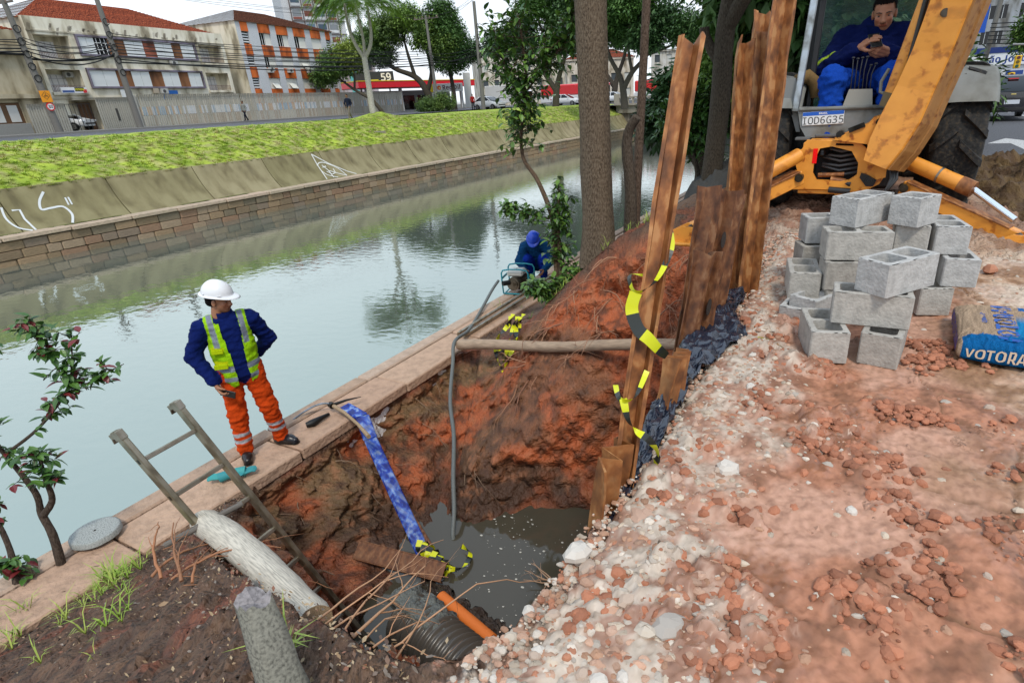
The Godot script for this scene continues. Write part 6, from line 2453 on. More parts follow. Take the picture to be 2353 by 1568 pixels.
func build_rubble():
	# loose stones on the pavement: the large ones one by one, the gravel as a mass
	var holder: Node = get_node("muddy_pavement")
	var cols := [Color(0.48, 0.41, 0.33), Color(0.42, 0.32, 0.25), Color(0.55, 0.50, 0.44), Color(0.40, 0.175, 0.10), Color(0.36, 0.32, 0.28), Color(0.46, 0.30, 0.22)]
	var ms := []
	for k in 12:
		var b := B.new()
		b.col = cols[k % 6]
		var rr := RandomNumberGenerator.new()
		rr.seed = k + 3
		var rows := []
		for i in 6:
			var row := PackedVector3Array()
			var th := PI * i / 5.0
			for j in 8:
				var a := TAU * j / 8
				var d := Vector3(sin(th) * cos(a), -cos(th), -sin(th) * sin(a))
				var kk := 1.0 + 0.55 * n1.get_noise_3d(d.x * 1.2 + k * 5, d.y * 1.2, d.z * 1.2)
				kk = minf(kk, 0.85 + 0.25 * rr.randf())
				row.append(d * kk * Vector3(1.0, 0.65, 0.8))
			rows.append(row)
		# flat facets read as broken stone
		for i in 5:
			for j in 8:
				b.quad(rows[i][j], rows[i][(j + 1) % 8], rows[i + 1][(j + 1) % 8], rows[i + 1][j])
		ms.append(b.mesh())
	var gravel := []
	var gc := []
	for k in 3:
		gravel.append([])
		gc.append([])
	var big := 0
	for i in 60000:
		var x := rng.randf_range(-0.66, 1.35)
		var z := -0.35 - 4.7 * pow(rng.randf(), 1.15)
		var d := x + 0.62 + maxf(0.0, z + 0.85) * 1.2
		if d < 0.0: continue
		var a := n1.get_noise_2d(x * 1.1 + 3.0, z * 1.1)
		var clump := ss(0.05, 0.4, n1.get_noise_2d(x * 2.2 + 8, z * 2.2)) * (1.0 - ss(0.6, 1.1, d))
		var p := (1.0 - ss(0.15, 0.6, d + 0.2 * a)) + 0.25 * clump + 0.03
		if x > -0.25 and x < 0.65 and z < -2.55 and z > -4.0: p *= 0.15
		if rng.randf() > p: continue
		var s := 0.0035 + 0.016 * pow(rng.randf(), 3.2)
		var rub := (1.0 - ss(0.2, 0.6, d + 0.22 * a))
		var y := gy(x, z) + 0.03 + rub * 0.035 * ss(0.02, 0.2, d) + 0.014 * n1.get_noise_2d(x * 9.0, z * 9.0) * (0.35 + 0.5 * rub + clump) + clump * 0.03 * (0.5 + n1.get_noise_2d(x * 7.0, z * 7.0)) + 0.010 * n1.get_noise_2d(x * 3.0, z * 3.0)
		var bs := Basis(Vector3.UP, rng.randf() * TAU) * Basis(Vector3.RIGHT, rng.randf_range(-0.6, 0.6))
		if big < 150 and rng.randf() < 0.05 + 0.02 * rub:
			var s2 := rng.randf_range(0.010, 0.020) * (1.0 + 0.9 * pow(rng.randf(), 4.0))
			inst("stone", ms[[0, 1, 2, 5, 6, 7, 8, 11, 3][rng.randi() % 9]], M.gravel, holder, Transform3D(bs.scaled(Vector3.ONE * s2 * rng.randf_range(0.8, 1.3)), Vector3(x, y + s2 * 0.18, z)))
			big += 1
			continue
		var k := rng.randi() % 3
		gravel[k].append(Transform3D(bs.scaled(Vector3(s * rng.randf_range(0.8, 1.5), s * 0.85, s)), Vector3(x, y - s * 0.05, z)))
		gc[k].append(Color(1, 0.95, 0.9) * rng.randf_range(0.6, 1.15) if rng.randf() < 0.6 else Color(0.95, 0.62, 0.48) * rng.randf_range(0.6, 1.0))
	for k in 3:
		many("gravel", ms[[0, 2, 5][k]], M.gravel, gravel[k], gc[k], holder)
	# red clods in the trampled strip
	var clods := []
	var cc := []
	for i in 9000:
		var x := rng.randf_range(-0.5, 0.75)
		var z := rng.randf_range(-3.2, -0.6)
		var n := n1.get_noise_2d(x * 2.2 + 8, z * 2.2)
		if n < 0.08 or rng.randf() > ss(0.05, 0.35, n) * (1.0 - ss(0.35, 0.75, x)): continue
		var d := x + 0.62 + maxf(0.0, z + 0.85) * 1.2
		var rub := 1.0 - ss(0.2, 0.6, d + 0.22 * n1.get_noise_2d(x * 1.1 + 3.0, z * 1.1))
		var s := 0.005 + 0.024 * pow(rng.randf(), 2.5)
		clods.append(Transform3D((Basis(Vector3.UP, rng.randf() * TAU) * Basis(Vector3.RIGHT, rng.randf_range(-0.5, 0.5))).scaled(Vector3(s, s * 0.8, s)), Vector3(x, gy(x, z) + 0.027 + rub * 0.03 + 0.02 * ss(0.05, 0.4, n), z)))
		cc.append(Color(0.95, 0.85, 0.8) * rng.randf_range(0.6, 1.15))
	many("clods", ms[3], M.gravel, clods, cc, holder)
	# named larger pieces
	for q in [["large pale angular stone on the mud right of the black plastic", -0.275, -1.66, 0.045, 2, "stone"], ["flat pink tile shard lying in the rubble", -0.46, -1.32, 0.055, 5, "tile shard"], ["white jagged lump at the corner of the pit rim", -0.575, -1.10, 0.05, 2, "stone"], ["grey slab fragment tipped up in the wet mud at the bottom", -0.265, -0.97, 0.055, 4, "stone"], ["brown clay lump on the pavement behind the cement bag", 0.62, -4.35, 0.07, 3, "clod"], ["rusty brown clay clod left of the far block", 0.85, -4.5, 0.06, 3, "clod"]]:
		var sc: float = q[3]
		tag(inst("loose_stone" if q[5] != "clod" else "clay_clod", ms[q[4]], M.gravel, self, Transform3D(Basis(Vector3.UP, q[1] * 9.0).scaled(Vector3(sc, sc * (0.35 if q[5] == "tile shard" else 0.9), sc)), Vector3(q[1], gy(q[1], q[2]) + 0.06, q[2]))), q[0], q[5])
	# heap of dug earth by the street
	var b := B.new()
	var rows := []
	var crs := []
	for i in 60:
		var row := PackedVector3Array()
		var cr := PackedColorArray()
		for j in 60:
			var u := i / 59.0 * 2.0 - 1.0
			var v := j / 59.0 * 2.0 - 1.0
			var x := 1.72 + u * 0.85
			var z := -8.6 + v * 2.0
			var h := maxf(0.0, 1.0 - u * u * 0.98 - v * v * 0.98)
			var y := -0.05 + 0.46 * pow(h, 0.7) * (0.8 + 0.45 * n1.get_noise_2d(x * 1.6, z * 1.6)) + h * (0.06 * n1.get_noise_2d(x * 5.0, z * 5.0) + 0.03 * n1.get_noise_2d(x * 14.0, z * 14.0))
			row.append(Vector3(x, y, z))
			cr.append(Color(0.085, 0.045, 0.018).lerp(Color(0.14, 0.085, 0.03), ss(-0.2, 0.4, n1.get_noise_2d(x * 6.0, z * 6.0))))
		rows.append(row)
		crs.append(cr)
	b.grid(rows, false, crs)
	for i in b.n.size():
		if b.n[i].y < 0: b.n[i] = -b.n[i]
	tag(put("earth_heap", b, M.soil), "heap of dug brown earth beside the street right of the backhoe", "earth heap")

func build_litter():
	# dry leaves, twigs and grass on the foreground slope
	var lb := B.new()
	lb.quad(Vector3(-0.5, 0.0, 0.18), Vector3(0, 0.10, 0.3), Vector3(0.5, 0.03, 0), Vector3(0, 0.06, -0.28))
	lb.quad(Vector3(-0.5, 0.0, 0.18), Vector3(0, 0.06, -0.28), Vector3(-0.62, 0.08, -0.05), Vector3(-0.6, 0.04, 0.08))
	var xs := []
	var cs := []
	var gx := []
	var gcs := []
	var NS: int = ring[0].size()
	for i in 15000:
		var s := rng.randi() % NS
		var r := rng.randi_range(80, 84 + 70)
		var p: Vector3 = ring[r][s]
		if p.x > -0.75 or p.z < -2.6 or p.x < -5.0: 
			if not (p.x < -4.0 and p.x > -5.2 and p.z > -3.0 and p.z < 0.5): continue
		var dist := Vector2(p.x, p.z).length()
		p += Vector3(rng.randfn(0, 0.03), rng.randf_range(0.004, 0.014), rng.randfn(0, 0.03))
		var sc := rng.randf_range(0.008, 0.026) * (1.6 if rng.randf() < 0.06 else 1.0)
		xs.append(Transform3D(Basis(Vector3(rng.randf_range(-1, 1), 2.0, rng.randf_range(-1, 1)).normalized(), rng.randf() * TAU).scaled(Vector3(sc, sc, sc * rng.randf_range(0.3, 0.9))), p))
		cs.append([Color(0.16, 0.085, 0.05), Color(0.30, 0.19, 0.10), Color(0.09, 0.05, 0.032), Color(0.40, 0.29, 0.17), Color(0.24, 0.10, 0.055), Color(0.20, 0.16, 0.13)][rng.randi() % 6])
	tag(many("leaf_litter", lb.mesh(), M.leaf, xs, cs), "dry leaves and twigs scattered over the foreground soil", "leaf litter", "", "stuff")
	var gb := B.new()
	for k in 9:
		var a := TAU * k / 9.0 + 0.4 * (k % 3)
		var w := Vector3(-sin(a), 0, cos(a)) * 0.005
		var l := 0.09 + 0.05 * (k % 4)
		var m := Vector3(cos(a) * l * 0.35, l * 0.7, sin(a) * l * 0.35)
		var t := Vector3(cos(a) * l * 0.9, l * 0.85, sin(a) * l * 0.9)
		gb.quad(-w, w, m + w * 0.8, m - w * 0.8)
		gb.tri(m - w * 0.8, m + w * 0.8, t)
	for q in [[-4.62, -1.3, 0.16, 26], [-4.3, -1.0, 0.2, 14], [-3.3, -0.75, 0.25, 8], [-4.9, -0.75, 0.2, 8], [-1.38, -0.66, 0.03, 3], [-5.0, -7.6, 0.15, 6], [-3.35, -6.55, 0.35, 24], [-2.3, -6.6, 0.3, 10], [-4.2, -9.0, 0.5, 20], [1.2, -11.0, 0.5, 40]]:
		for i in q[3]:
			var x: float = q[0] + rng.randfn(0, q[2])
			var z: float = q[1] + rng.randfn(0, q[2] * 0.6)
			var s := rng.randf_range(0.35, 0.9)
			gx.append(Transform3D(Basis(Vector3.UP, rng.randf() * TAU).scaled(Vector3(s, s, s)), Vector3(x, gy(x, z) + 0.01, z)))
			gcs.append(Color(0.20, 0.34, 0.03).lerp(Color(0.38, 0.42, 0.10), rng.randf()))
	tag(many("grass", gb.mesh(), M.blade, gx, gcs), "sparse fresh grass tufts on the near bank", "grass", "", "stuff")

# ---------- leaves
func leaf_cluster(n: int, spread: float, l: float, w: float, seedv: int, droop := 0.2, flat := 0.5) -> ArrayMesh:
	var r := RandomNumberGenerator.new()
	r.seed = seedv
	var b := B.new()
	for i in n:
		var d := Vector3(r.randfn(0, 1), r.randfn(0, 1) * flat, r.randfn(0, 1)).normalized()
		var p := d * spread * pow(r.randf(), 0.5)
		var dir := (d + Vector3(r.randfn(0, 0.6), -droop + r.randfn(0, 0.4), r.randfn(0, 0.6))).normalized()
		var side := dir.cross(Vector3(r.randfn(0, 0.35), 1, r.randfn(0, 0.35))).normalized()
		var nn := side.cross(dir).normalized()
		var k := r.randf_range(0.7, 1.2)
		b.col = Color.WHITE * r.randf_range(0.72, 1.12)
		var m := p + dir * l * k * 0.45 + nn * l * 0.06
		var t := p + dir * l * k
		b.tri(p, m + side * w * k * 0.5, t)
		b.tri(p, t, m - side * w * k * 0.5)
	return b.mesh()

func frond(l: float, w: float) -> ArrayMesh:
	var b := B.new()
	for i in 16:
		var t := (i + 1.0) / 16.0
		var c := Vector3(0, 0.25 * l * sin(t * 2.4) - 0.35 * l * t * t, l * t)
		for s in [-1.0, 1.0]:
			var ll := w * sin(0.25 + t * 2.6)
			var tip := c + Vector3(s * ll, -0.25 * ll, 0.18 * l)
			b.col = Color.WHITE * (0.85 + 0.3 * fmod(i * 0.37, 1.0))
			b.tri(c - Vector3(0, 0, 0.03 * l), c + Vector3(0, 0, 0.03 * l), tip)
	return b.mesh()

# crown: a list of [centre, radii, leaf clusters]; shade varies clump by clump
func crown(parent: Node, clumps: Array, mesh: ArrayMesh, s0: float, s1: float, c0: Color, c1: Color, m := "foliage", called := "crown"):
	var xs := []
	var cs := []
	for q in clumps:
		var hue := rng.randf()
		var k := rng.randf_range(0.8, 1.15)
		for i in int(q[2] * 1.5):
			var d := Vector3(rng.randfn(0, 1), rng.randfn(0, 1), rng.randfn(0, 1)).normalized()
			var p: Vector3 = q[0] + d * q[1] * pow(rng.randf(), 0.42)
			var s := rng.randf_range(s0, s1)
			xs.append(Transform3D((Basis(Vector3.UP, rng.randf() * TAU) * Basis(Vector3.RIGHT, rng.randf_range(-0.5, 0.5))).scaled(Vector3(s, s, s)), p))
			cs.append(c0.lerp(c1, clampf(hue + rng.randf_range(-0.3, 0.3), 0, 1)) * k)
	return many(called, mesh, M[m], xs, cs, parent)

func limb(pts: Array, r0: float, r1: float, b: B, sides := 10):
	var dense := []
	var rad := []
	for i in pts.size() - 1:
		for k in 5:
			var t := (i + k / 5.0) / (pts.size() - 1)
			var p: Vector3 = pts[i].cubic_interpolate(pts[i + 1], pts[maxi(i - 1, 0)], pts[mini(i + 2, pts.size() - 1)], k / 5.0)
			dense.append(p)
			rad.append(lerpf(r0, r1, t) * (1.0 + 0.08 * n1.get_noise_2d(t * 9.0, pts[0].x * 3.0)))
	dense.append(pts[pts.size() - 1])
	rad.append(r1)
	b.tube(dense, rad, sides)

func tree(called: String, label: String, root_at: Vector3, bark: Color, limbs: Array, clumps: Array, leaf: ArrayMesh, s0: float, s1: float, c0: Color, c1: Color, group := "", m := "foliage") -> Node3D:
	var root := thing(called, label, "tree", at(root_at), group)
	var b := B.new()
	b.col = bark
	for i in limbs.size():
		var q: Array = limbs[i]
		limb(q[0], q[1], q[2], b, 14 if i == 0 else 8)
	put("trunk", b, M.bark, root)
	if clumps.size(): crown(root, clumps, leaf, s0, s1, c0, c1, m)
	return root

func rough_trunk(label: String, base: Vector3, top: Vector3, r0: float, r1: float, col: Color, group := "") -> Node3D:
	# near trunk, modelled with ridges, scars and a flare at the foot
	var root := thing("tree", label, "tree", at(base), group)
	var b := B.new()
	b.col = col
	var rows := []
	var n := 110
	var d := top - base
	for i in n + 1:
		var t := i / float(n)
		var row := PackedVector3Array()
		var y := d.y * t
		for s in 44:
			var a := -TAU * s / 44
			var r := lerpf(r0, r1, t) * (1.0 + 0.32 * exp(-t * 26.0) * (1.0 + 0.5 * sin(a * 3.0)))
			r *= 1.0 + 0.025 * n1.get_noise_3d(cos(a) * 2.0, y * 1.2, sin(a) * 2.0) + 0.030 * n1.get_noise_3d(cos(a) * 9.0, y * 3.0, sin(a) * 9.0)
			r -= 0.004 * ss(0.55, 0.9, absf(sin(y * 21.0 + 1.4 * n1.get_noise_2d(y * 2.0, a)))) * (0.5 + n1.get_noise_2d(y * 3.0, a * 2.0))
			# the old branch scar
			var sc := Vector2(wrapf(a + 2.55, -PI, PI) * 0.8, (y - 1.05) / 0.55).length()
			r += r0 * (0.34 * exp(-sc * sc * 3.0) - 0.20 * exp(-sc * sc * 22.0))
			row.append(Vector3(d.x * t + cos(a) * r, y - 0.15 * exp(-t * 40.0), d.z * t + sin(a) * r))
		rows.append(row)
	b.grid(rows, true)
	put("trunk", b, M.bark, root)
	return root

# a woody shrub: stems with real leaves on their twigs
func shrub(called: String, label: String, root_at: Vector3, stems: Array, leaf: ArrayMesh, bark: Color, per: int, s0: float, s1: float, c0: Color, c1: Color, red := 0.0):
	var root := thing(called, label, "shrub", at(root_at))
	var b := B.new()
	b.col = bark
	var xs := []
	var cs := []
	for q in stems:
		limb(q[0], q[1], q[2], b, 8)
		var pts: Array = q[0]
		var dens: float = q[3]
		var from: float = q[4]
		for i in int(per * dens):
			var t := lerpf(from, 1.0, pow(rng.randf(), 0.8)) * (pts.size() - 1)
			var k := mini(int(t), pts.size() - 2)
			var p: Vector3 = pts[k].lerp(pts[k + 1], t - k)
			var d := Vector3(rng.randfn(0, 1), rng.randfn(0.2, 0.7), rng.randfn(0, 1)).normalized()
			var l: float = q[5] * rng.randf_range(0.3, 1.0)
			var e := p + d * l
			b.tube([p, p + d * l * 0.5 + Vector3(0, 0.02 * l, 0), e], [0.004, 0.003, 0.0015], 4, false)
			for j in 5:
				var u := rng.randf_range(0.4, 1.05)
				var s := rng.randf_range(s0, s1)
				xs.append(Transform3D((Basis(Vector3.UP, rng.randf() * TAU) * Basis(Vector3.RIGHT, rng.randf_range(-0.9, 0.9))).scaled(Vector3(s, s, s)), p.lerp(e, u)))
				cs.append(Color(0.16, 0.02, 0.022) if rng.randf() < red * (0.6 if e.y < 1.0 else 0.4) else c0.lerp(c1, rng.randf()))
	put("stems", b, M.bark, root)
	many("leaves", leaf, M.leaf, xs, cs, root)
	return root

func single_leaf() -> ArrayMesh:
	# one pointed leaf one unit long, folded along its rib
	var b := B.new()
	var prof := [[0.0, 0.0], [0.22, 0.2], [0.5, 0.26], [0.78, 0.16], [1.0, 0.0]]
	for i in 4:
		var p: Array = prof[i]
		var q: Array = prof[i + 1]
		for s in [-1.0, 1.0]:
			var a0 := Vector3(0, -0.25 * p[0] * p[0], p[0])
			var a1 := Vector3(0, -0.25 * q[0] * q[0], q[0])
			var e0 := a0 + Vector3(p[1] * s, p[1] * 0.3, 0)
			var e1 := a1 + Vector3(q[1] * s, q[1] * 0.3, 0)
			b.quad(a0, e0, e1, a1)
	return b.mesh()

func build_trees():
	var bunch := leaf_cluster(34, 0.5, 0.26, 0.11, 5)
	var fine := leaf_cluster(46, 0.5, 0.20, 0.07, 6)
	var big := leaf_cluster(16, 0.35, 0.34, 0.15, 7)
	var dk := Color(0.034, 0.090, 0.024)
	var md := Color(0.095, 0.20, 0.038)
	var lt := Color(0.20, 0.31, 0.045)
	# white limed street tree on the far bank with feathery crown
	var fr := frond(1.5, 0.34)
	var t := thing("tree", "white limed tree with feathery crown on the crest of the far bank", "tree", at(Vector3(-28.5, 0.85, -29.2)))
	var b := B.new()
	b.col = Color(0.62, 0.62, 0.60)
	limb([Vector3(0, -0.4, 0), Vector3(-0.05, 0.6, 0), Vector3(-0.02, 1.8, 0.0), Vector3(0.05, 3.3, 0.05)], 0.19, 0.16, b, 14)
	b.col = Color(0.48, 0.48, 0.44)
	limb([Vector3(0.05, 3.2, 0.05), Vector3(-0.30, 3.9, 0.2), Vector3(-0.55, 4.8, 0.3), Vector3(-0.6, 6.2, 0.3)], 0.12, 0.07, b)
	limb([Vector3(0.05, 3.2, 0.05), Vector3(0.45, 3.9, -0.2), Vector3(0.60, 4.8, -0.3), Vector3(0.5, 6.0, -0.4)], 0.12, 0.07, b)
	limb([Vector3(0.05, 3.2, 0.05), Vector3(0.05, 4.2, -0.1), Vector3(0.15, 5.5, 0.1), Vector3(0.0, 7.0, 0.1)], 0.10, 0.06, b)
	put("trunk", b, M.bark, t)
	var xs := []
	var cs := []
	for i in 330:
		var d := Vector3(rng.randfn(0, 1), rng.randf_range(-0.35, 0.9), rng.randfn(0, 1)).normalized()
		var p := Vector3(0, 6.3, 0) + Vector3(d.x * 2.1, d.y * 1.9, d.z * 2.1) * pow(rng.randf(), 0.5)
		var s := rng.randf_range(0.6, 1.05)
		xs.append(Transform3D(Basis.looking_at(-Vector3(d.x, d.y * 0.3 - 0.35, d.z), Vector3.UP).scaled(Vector3(s, s, s)), p))
		cs.append(md.lerp(Color(0.22, 0.33, 0.05), rng.randf()))
	many("crown", fr, M.foliage, xs, cs, t)
	# dark trees in front of the petrol station
	tree("tree", "broad dark tree with forked leaning trunk before the red canopy", Vector3(-49.4, 0.5, -61.0), Color(0.07, 0.06, 0.045),
		[[[Vector3(0, -0.2, 0), Vector3(-0.4, 2.2, 0.3), Vector3(-1.8, 4.0, 0.5), Vector3(-4.5, 5.2, 1.2), Vector3(-7.0, 7.5, 1.6)], 0.5, 0.18], [[Vector3(-0.4, 2.2, 0.3), Vector3(0.4, 4.4, 0), Vector3(0.2, 7.0, 0.2)], 0.32, 0.12], [[Vector3(-1.8, 4.0, 0.5), Vector3(-2.2, 6.5, 0.8), Vector3(-2.8, 8.5, 0.5)], 0.25, 0.1]],
		[[Vector3(-7.4, 8.0, 2.0), Vector3(2.4, 1.7, 2.2), 190], [Vector3(-4.6, 9.3, 1.2), Vector3(2.4, 2.0, 2.2), 200], [Vector3(-9.6, 6.3, 2.6), Vector3(1.8, 1.3, 1.6), 110], [Vector3(-1.8, 10.5, 0.5), Vector3(2.0, 1.6, 2.0), 150], [Vector3(0.6, 8.6, 0), Vector3(2.2, 2.2, 2.0), 190], [Vector3(2.6, 7.2, -0.6), Vector3(2.2, 1.8, 2.0), 150], [Vector3(-5.6, 6.6, 1.8), Vector3(1.9, 1.2, 1.6), 90]], bunch, 0.8, 1.6, dk, lt)
	tree("tree", "tall dark green tree right of the broad one at the petrol station", Vector3(-47.0, 0.5, -62.2), Color(0.06, 0.05, 0.04),
		[[[Vector3(0, -0.2, 0), Vector3(0.1, 2.5, 0), Vector3(-0.2, 6, 0), Vector3(0.2, 9, 0)], 0.34, 0.1]],
		[[Vector3(0, 6.0, 0), Vector3(2.4, 1.8, 2.2), 190], [Vector3(0.4, 8.4, 0), Vector3(2.1, 1.9, 2.0), 200], [Vector3(-0.2, 10.8, 0.2), Vector3(1.7, 1.5, 1.6), 130], [Vector3(2.6, 6.4, -0.4), Vector3(1.9, 1.4, 1.6), 110]], bunch, 0.8, 1.5, dk, md)
	tree("tree", "low yellow green tree bending over the end of the far fence", Vector3(-52.6, 0.5, -55.5), Color(0.10, 0.09, 0.06),
		[[[Vector3(0, 0, 0), Vector3(-0.9, 1.6, 0.6), Vector3(-3.0, 2.8, 1.0), Vector3(-4.8, 4.4, 1.8)], 0.26, 0.1], [[Vector3(-3.0, 2.8, 1.0), Vector3(-2.4, 4.6, 1.2), Vector3(-2.6, 6, 1.4)], 0.14, 0.06]],
		[[Vector3(-4.6, 5.6, 2.0), Vector3(2.2, 1.7, 2.0), 170], [Vector3(-6.4, 4.4, 2.4), Vector3(1.6, 1.2, 1.5), 90], [Vector3(-2.6, 6.6, 1.4), Vector3(1.9, 1.5, 1.8), 130]], bunch, 0.7, 1.3, md, Color(0.22, 0.28, 0.03))
	for q in [[-46.2, -56.5, 1.3], [-44.0, -56.4, 1.6], [-48.4, -58.4, 1.1]]:
		var bs := thing("bush", ["round bush at the foot of the slanting far pole", "tall bush beside the red sign wall", "low palm like bush by the end of the fence"][[1.3, 1.6, 1.1].find(q[2])], "bush", at(Vector3(q[0], 0.45, q[1])))
		crown(bs, [[Vector3(0, q[2] * 0.6, 0), Vector3(1.5, q[2] * 0.7, 1.2), 110]], bunch, 0.5, 0.9, dk, lt, "foliage", "leaves")
	# trees round the far street crossing
	for q in [["large spreading tree beside the cross street with grey forked limbs", -31.5, -60.0, 1.0, 0], ["tree with two leaning trunks by the bridge rail", -19.6, -50.5, 0.82, 1], ["tree behind the parked red buses", -36.0, -88.0, 1.25, 0], ["tree behind the bridge at the right of the crossing", -13.0, -80.0, 1.1, 1], ["tree far right behind the near bank saplings", -4.0, -84.0, 1.2, 0]]:
		var k: float = q[3]
		var f: float = 1.0 if q[4] == 0 else -1.0
		var lim := []
		for l in [[[Vector3(0, -0.3, 0), Vector3(0.2 * f, 1.6, 0), Vector3(0.6 * f, 3.0, 0), Vector3(1.6 * f, 5.0, 0.4), Vector3(2.4 * f, 8.0, 0.6)], 0.42, 0.12], [[Vector3(0.2 * f, 1.6, 0), Vector3(-0.9 * f, 3.2, 0.2), Vector3(-2.4 * f, 4.8, -0.3), Vector3(-4.0 * f, 7.0, -0.4)], 0.32, 0.1], [[Vector3(-0.9 * f, 3.2, 0.2), Vector3(-0.6 * f, 6, 0.6), Vector3(-1.2 * f, 9, 0.8)], 0.2, 0.08], [[Vector3(-2.4 * f, 4.8, -0.3), Vector3(-5.0 * f, 5.4, 0.2), Vector3(-6.5 * f, 6.4, 0.4)], 0.16, 0.06]]:
			lim.append([l[0].map(func(p): return p * k), l[1] * k, l[2] * k])
		var cl := []
		for c in [[2.4, 8.6, 0.6, 2.3], [-4.2, 7.8, -0.4, 2.2], [-1.2, 9.8, 0.8, 2.4], [-6.6, 6.8, 0.4, 1.7], [0.6, 7.4, -1.2, 2.0], [4.2, 7.0, 0.2, 1.7], [-2.6, 6.2, 1.4, 1.5], [1.8, 11.0, 0.0, 2.0]]:
			cl.append([Vector3(c[0] * f, c[1], c[2]) * k, Vector3(c[3], c[3] * 0.72, c[3]) * k, int(120 * c[3] / 2.0)])
		tree("tree", q[0], Vector3(q[1], 0.4, q[2]), Color(0.09, 0.08, 0.065), lim, cl, bunch, 0.9, 1.7, dk, md, "")

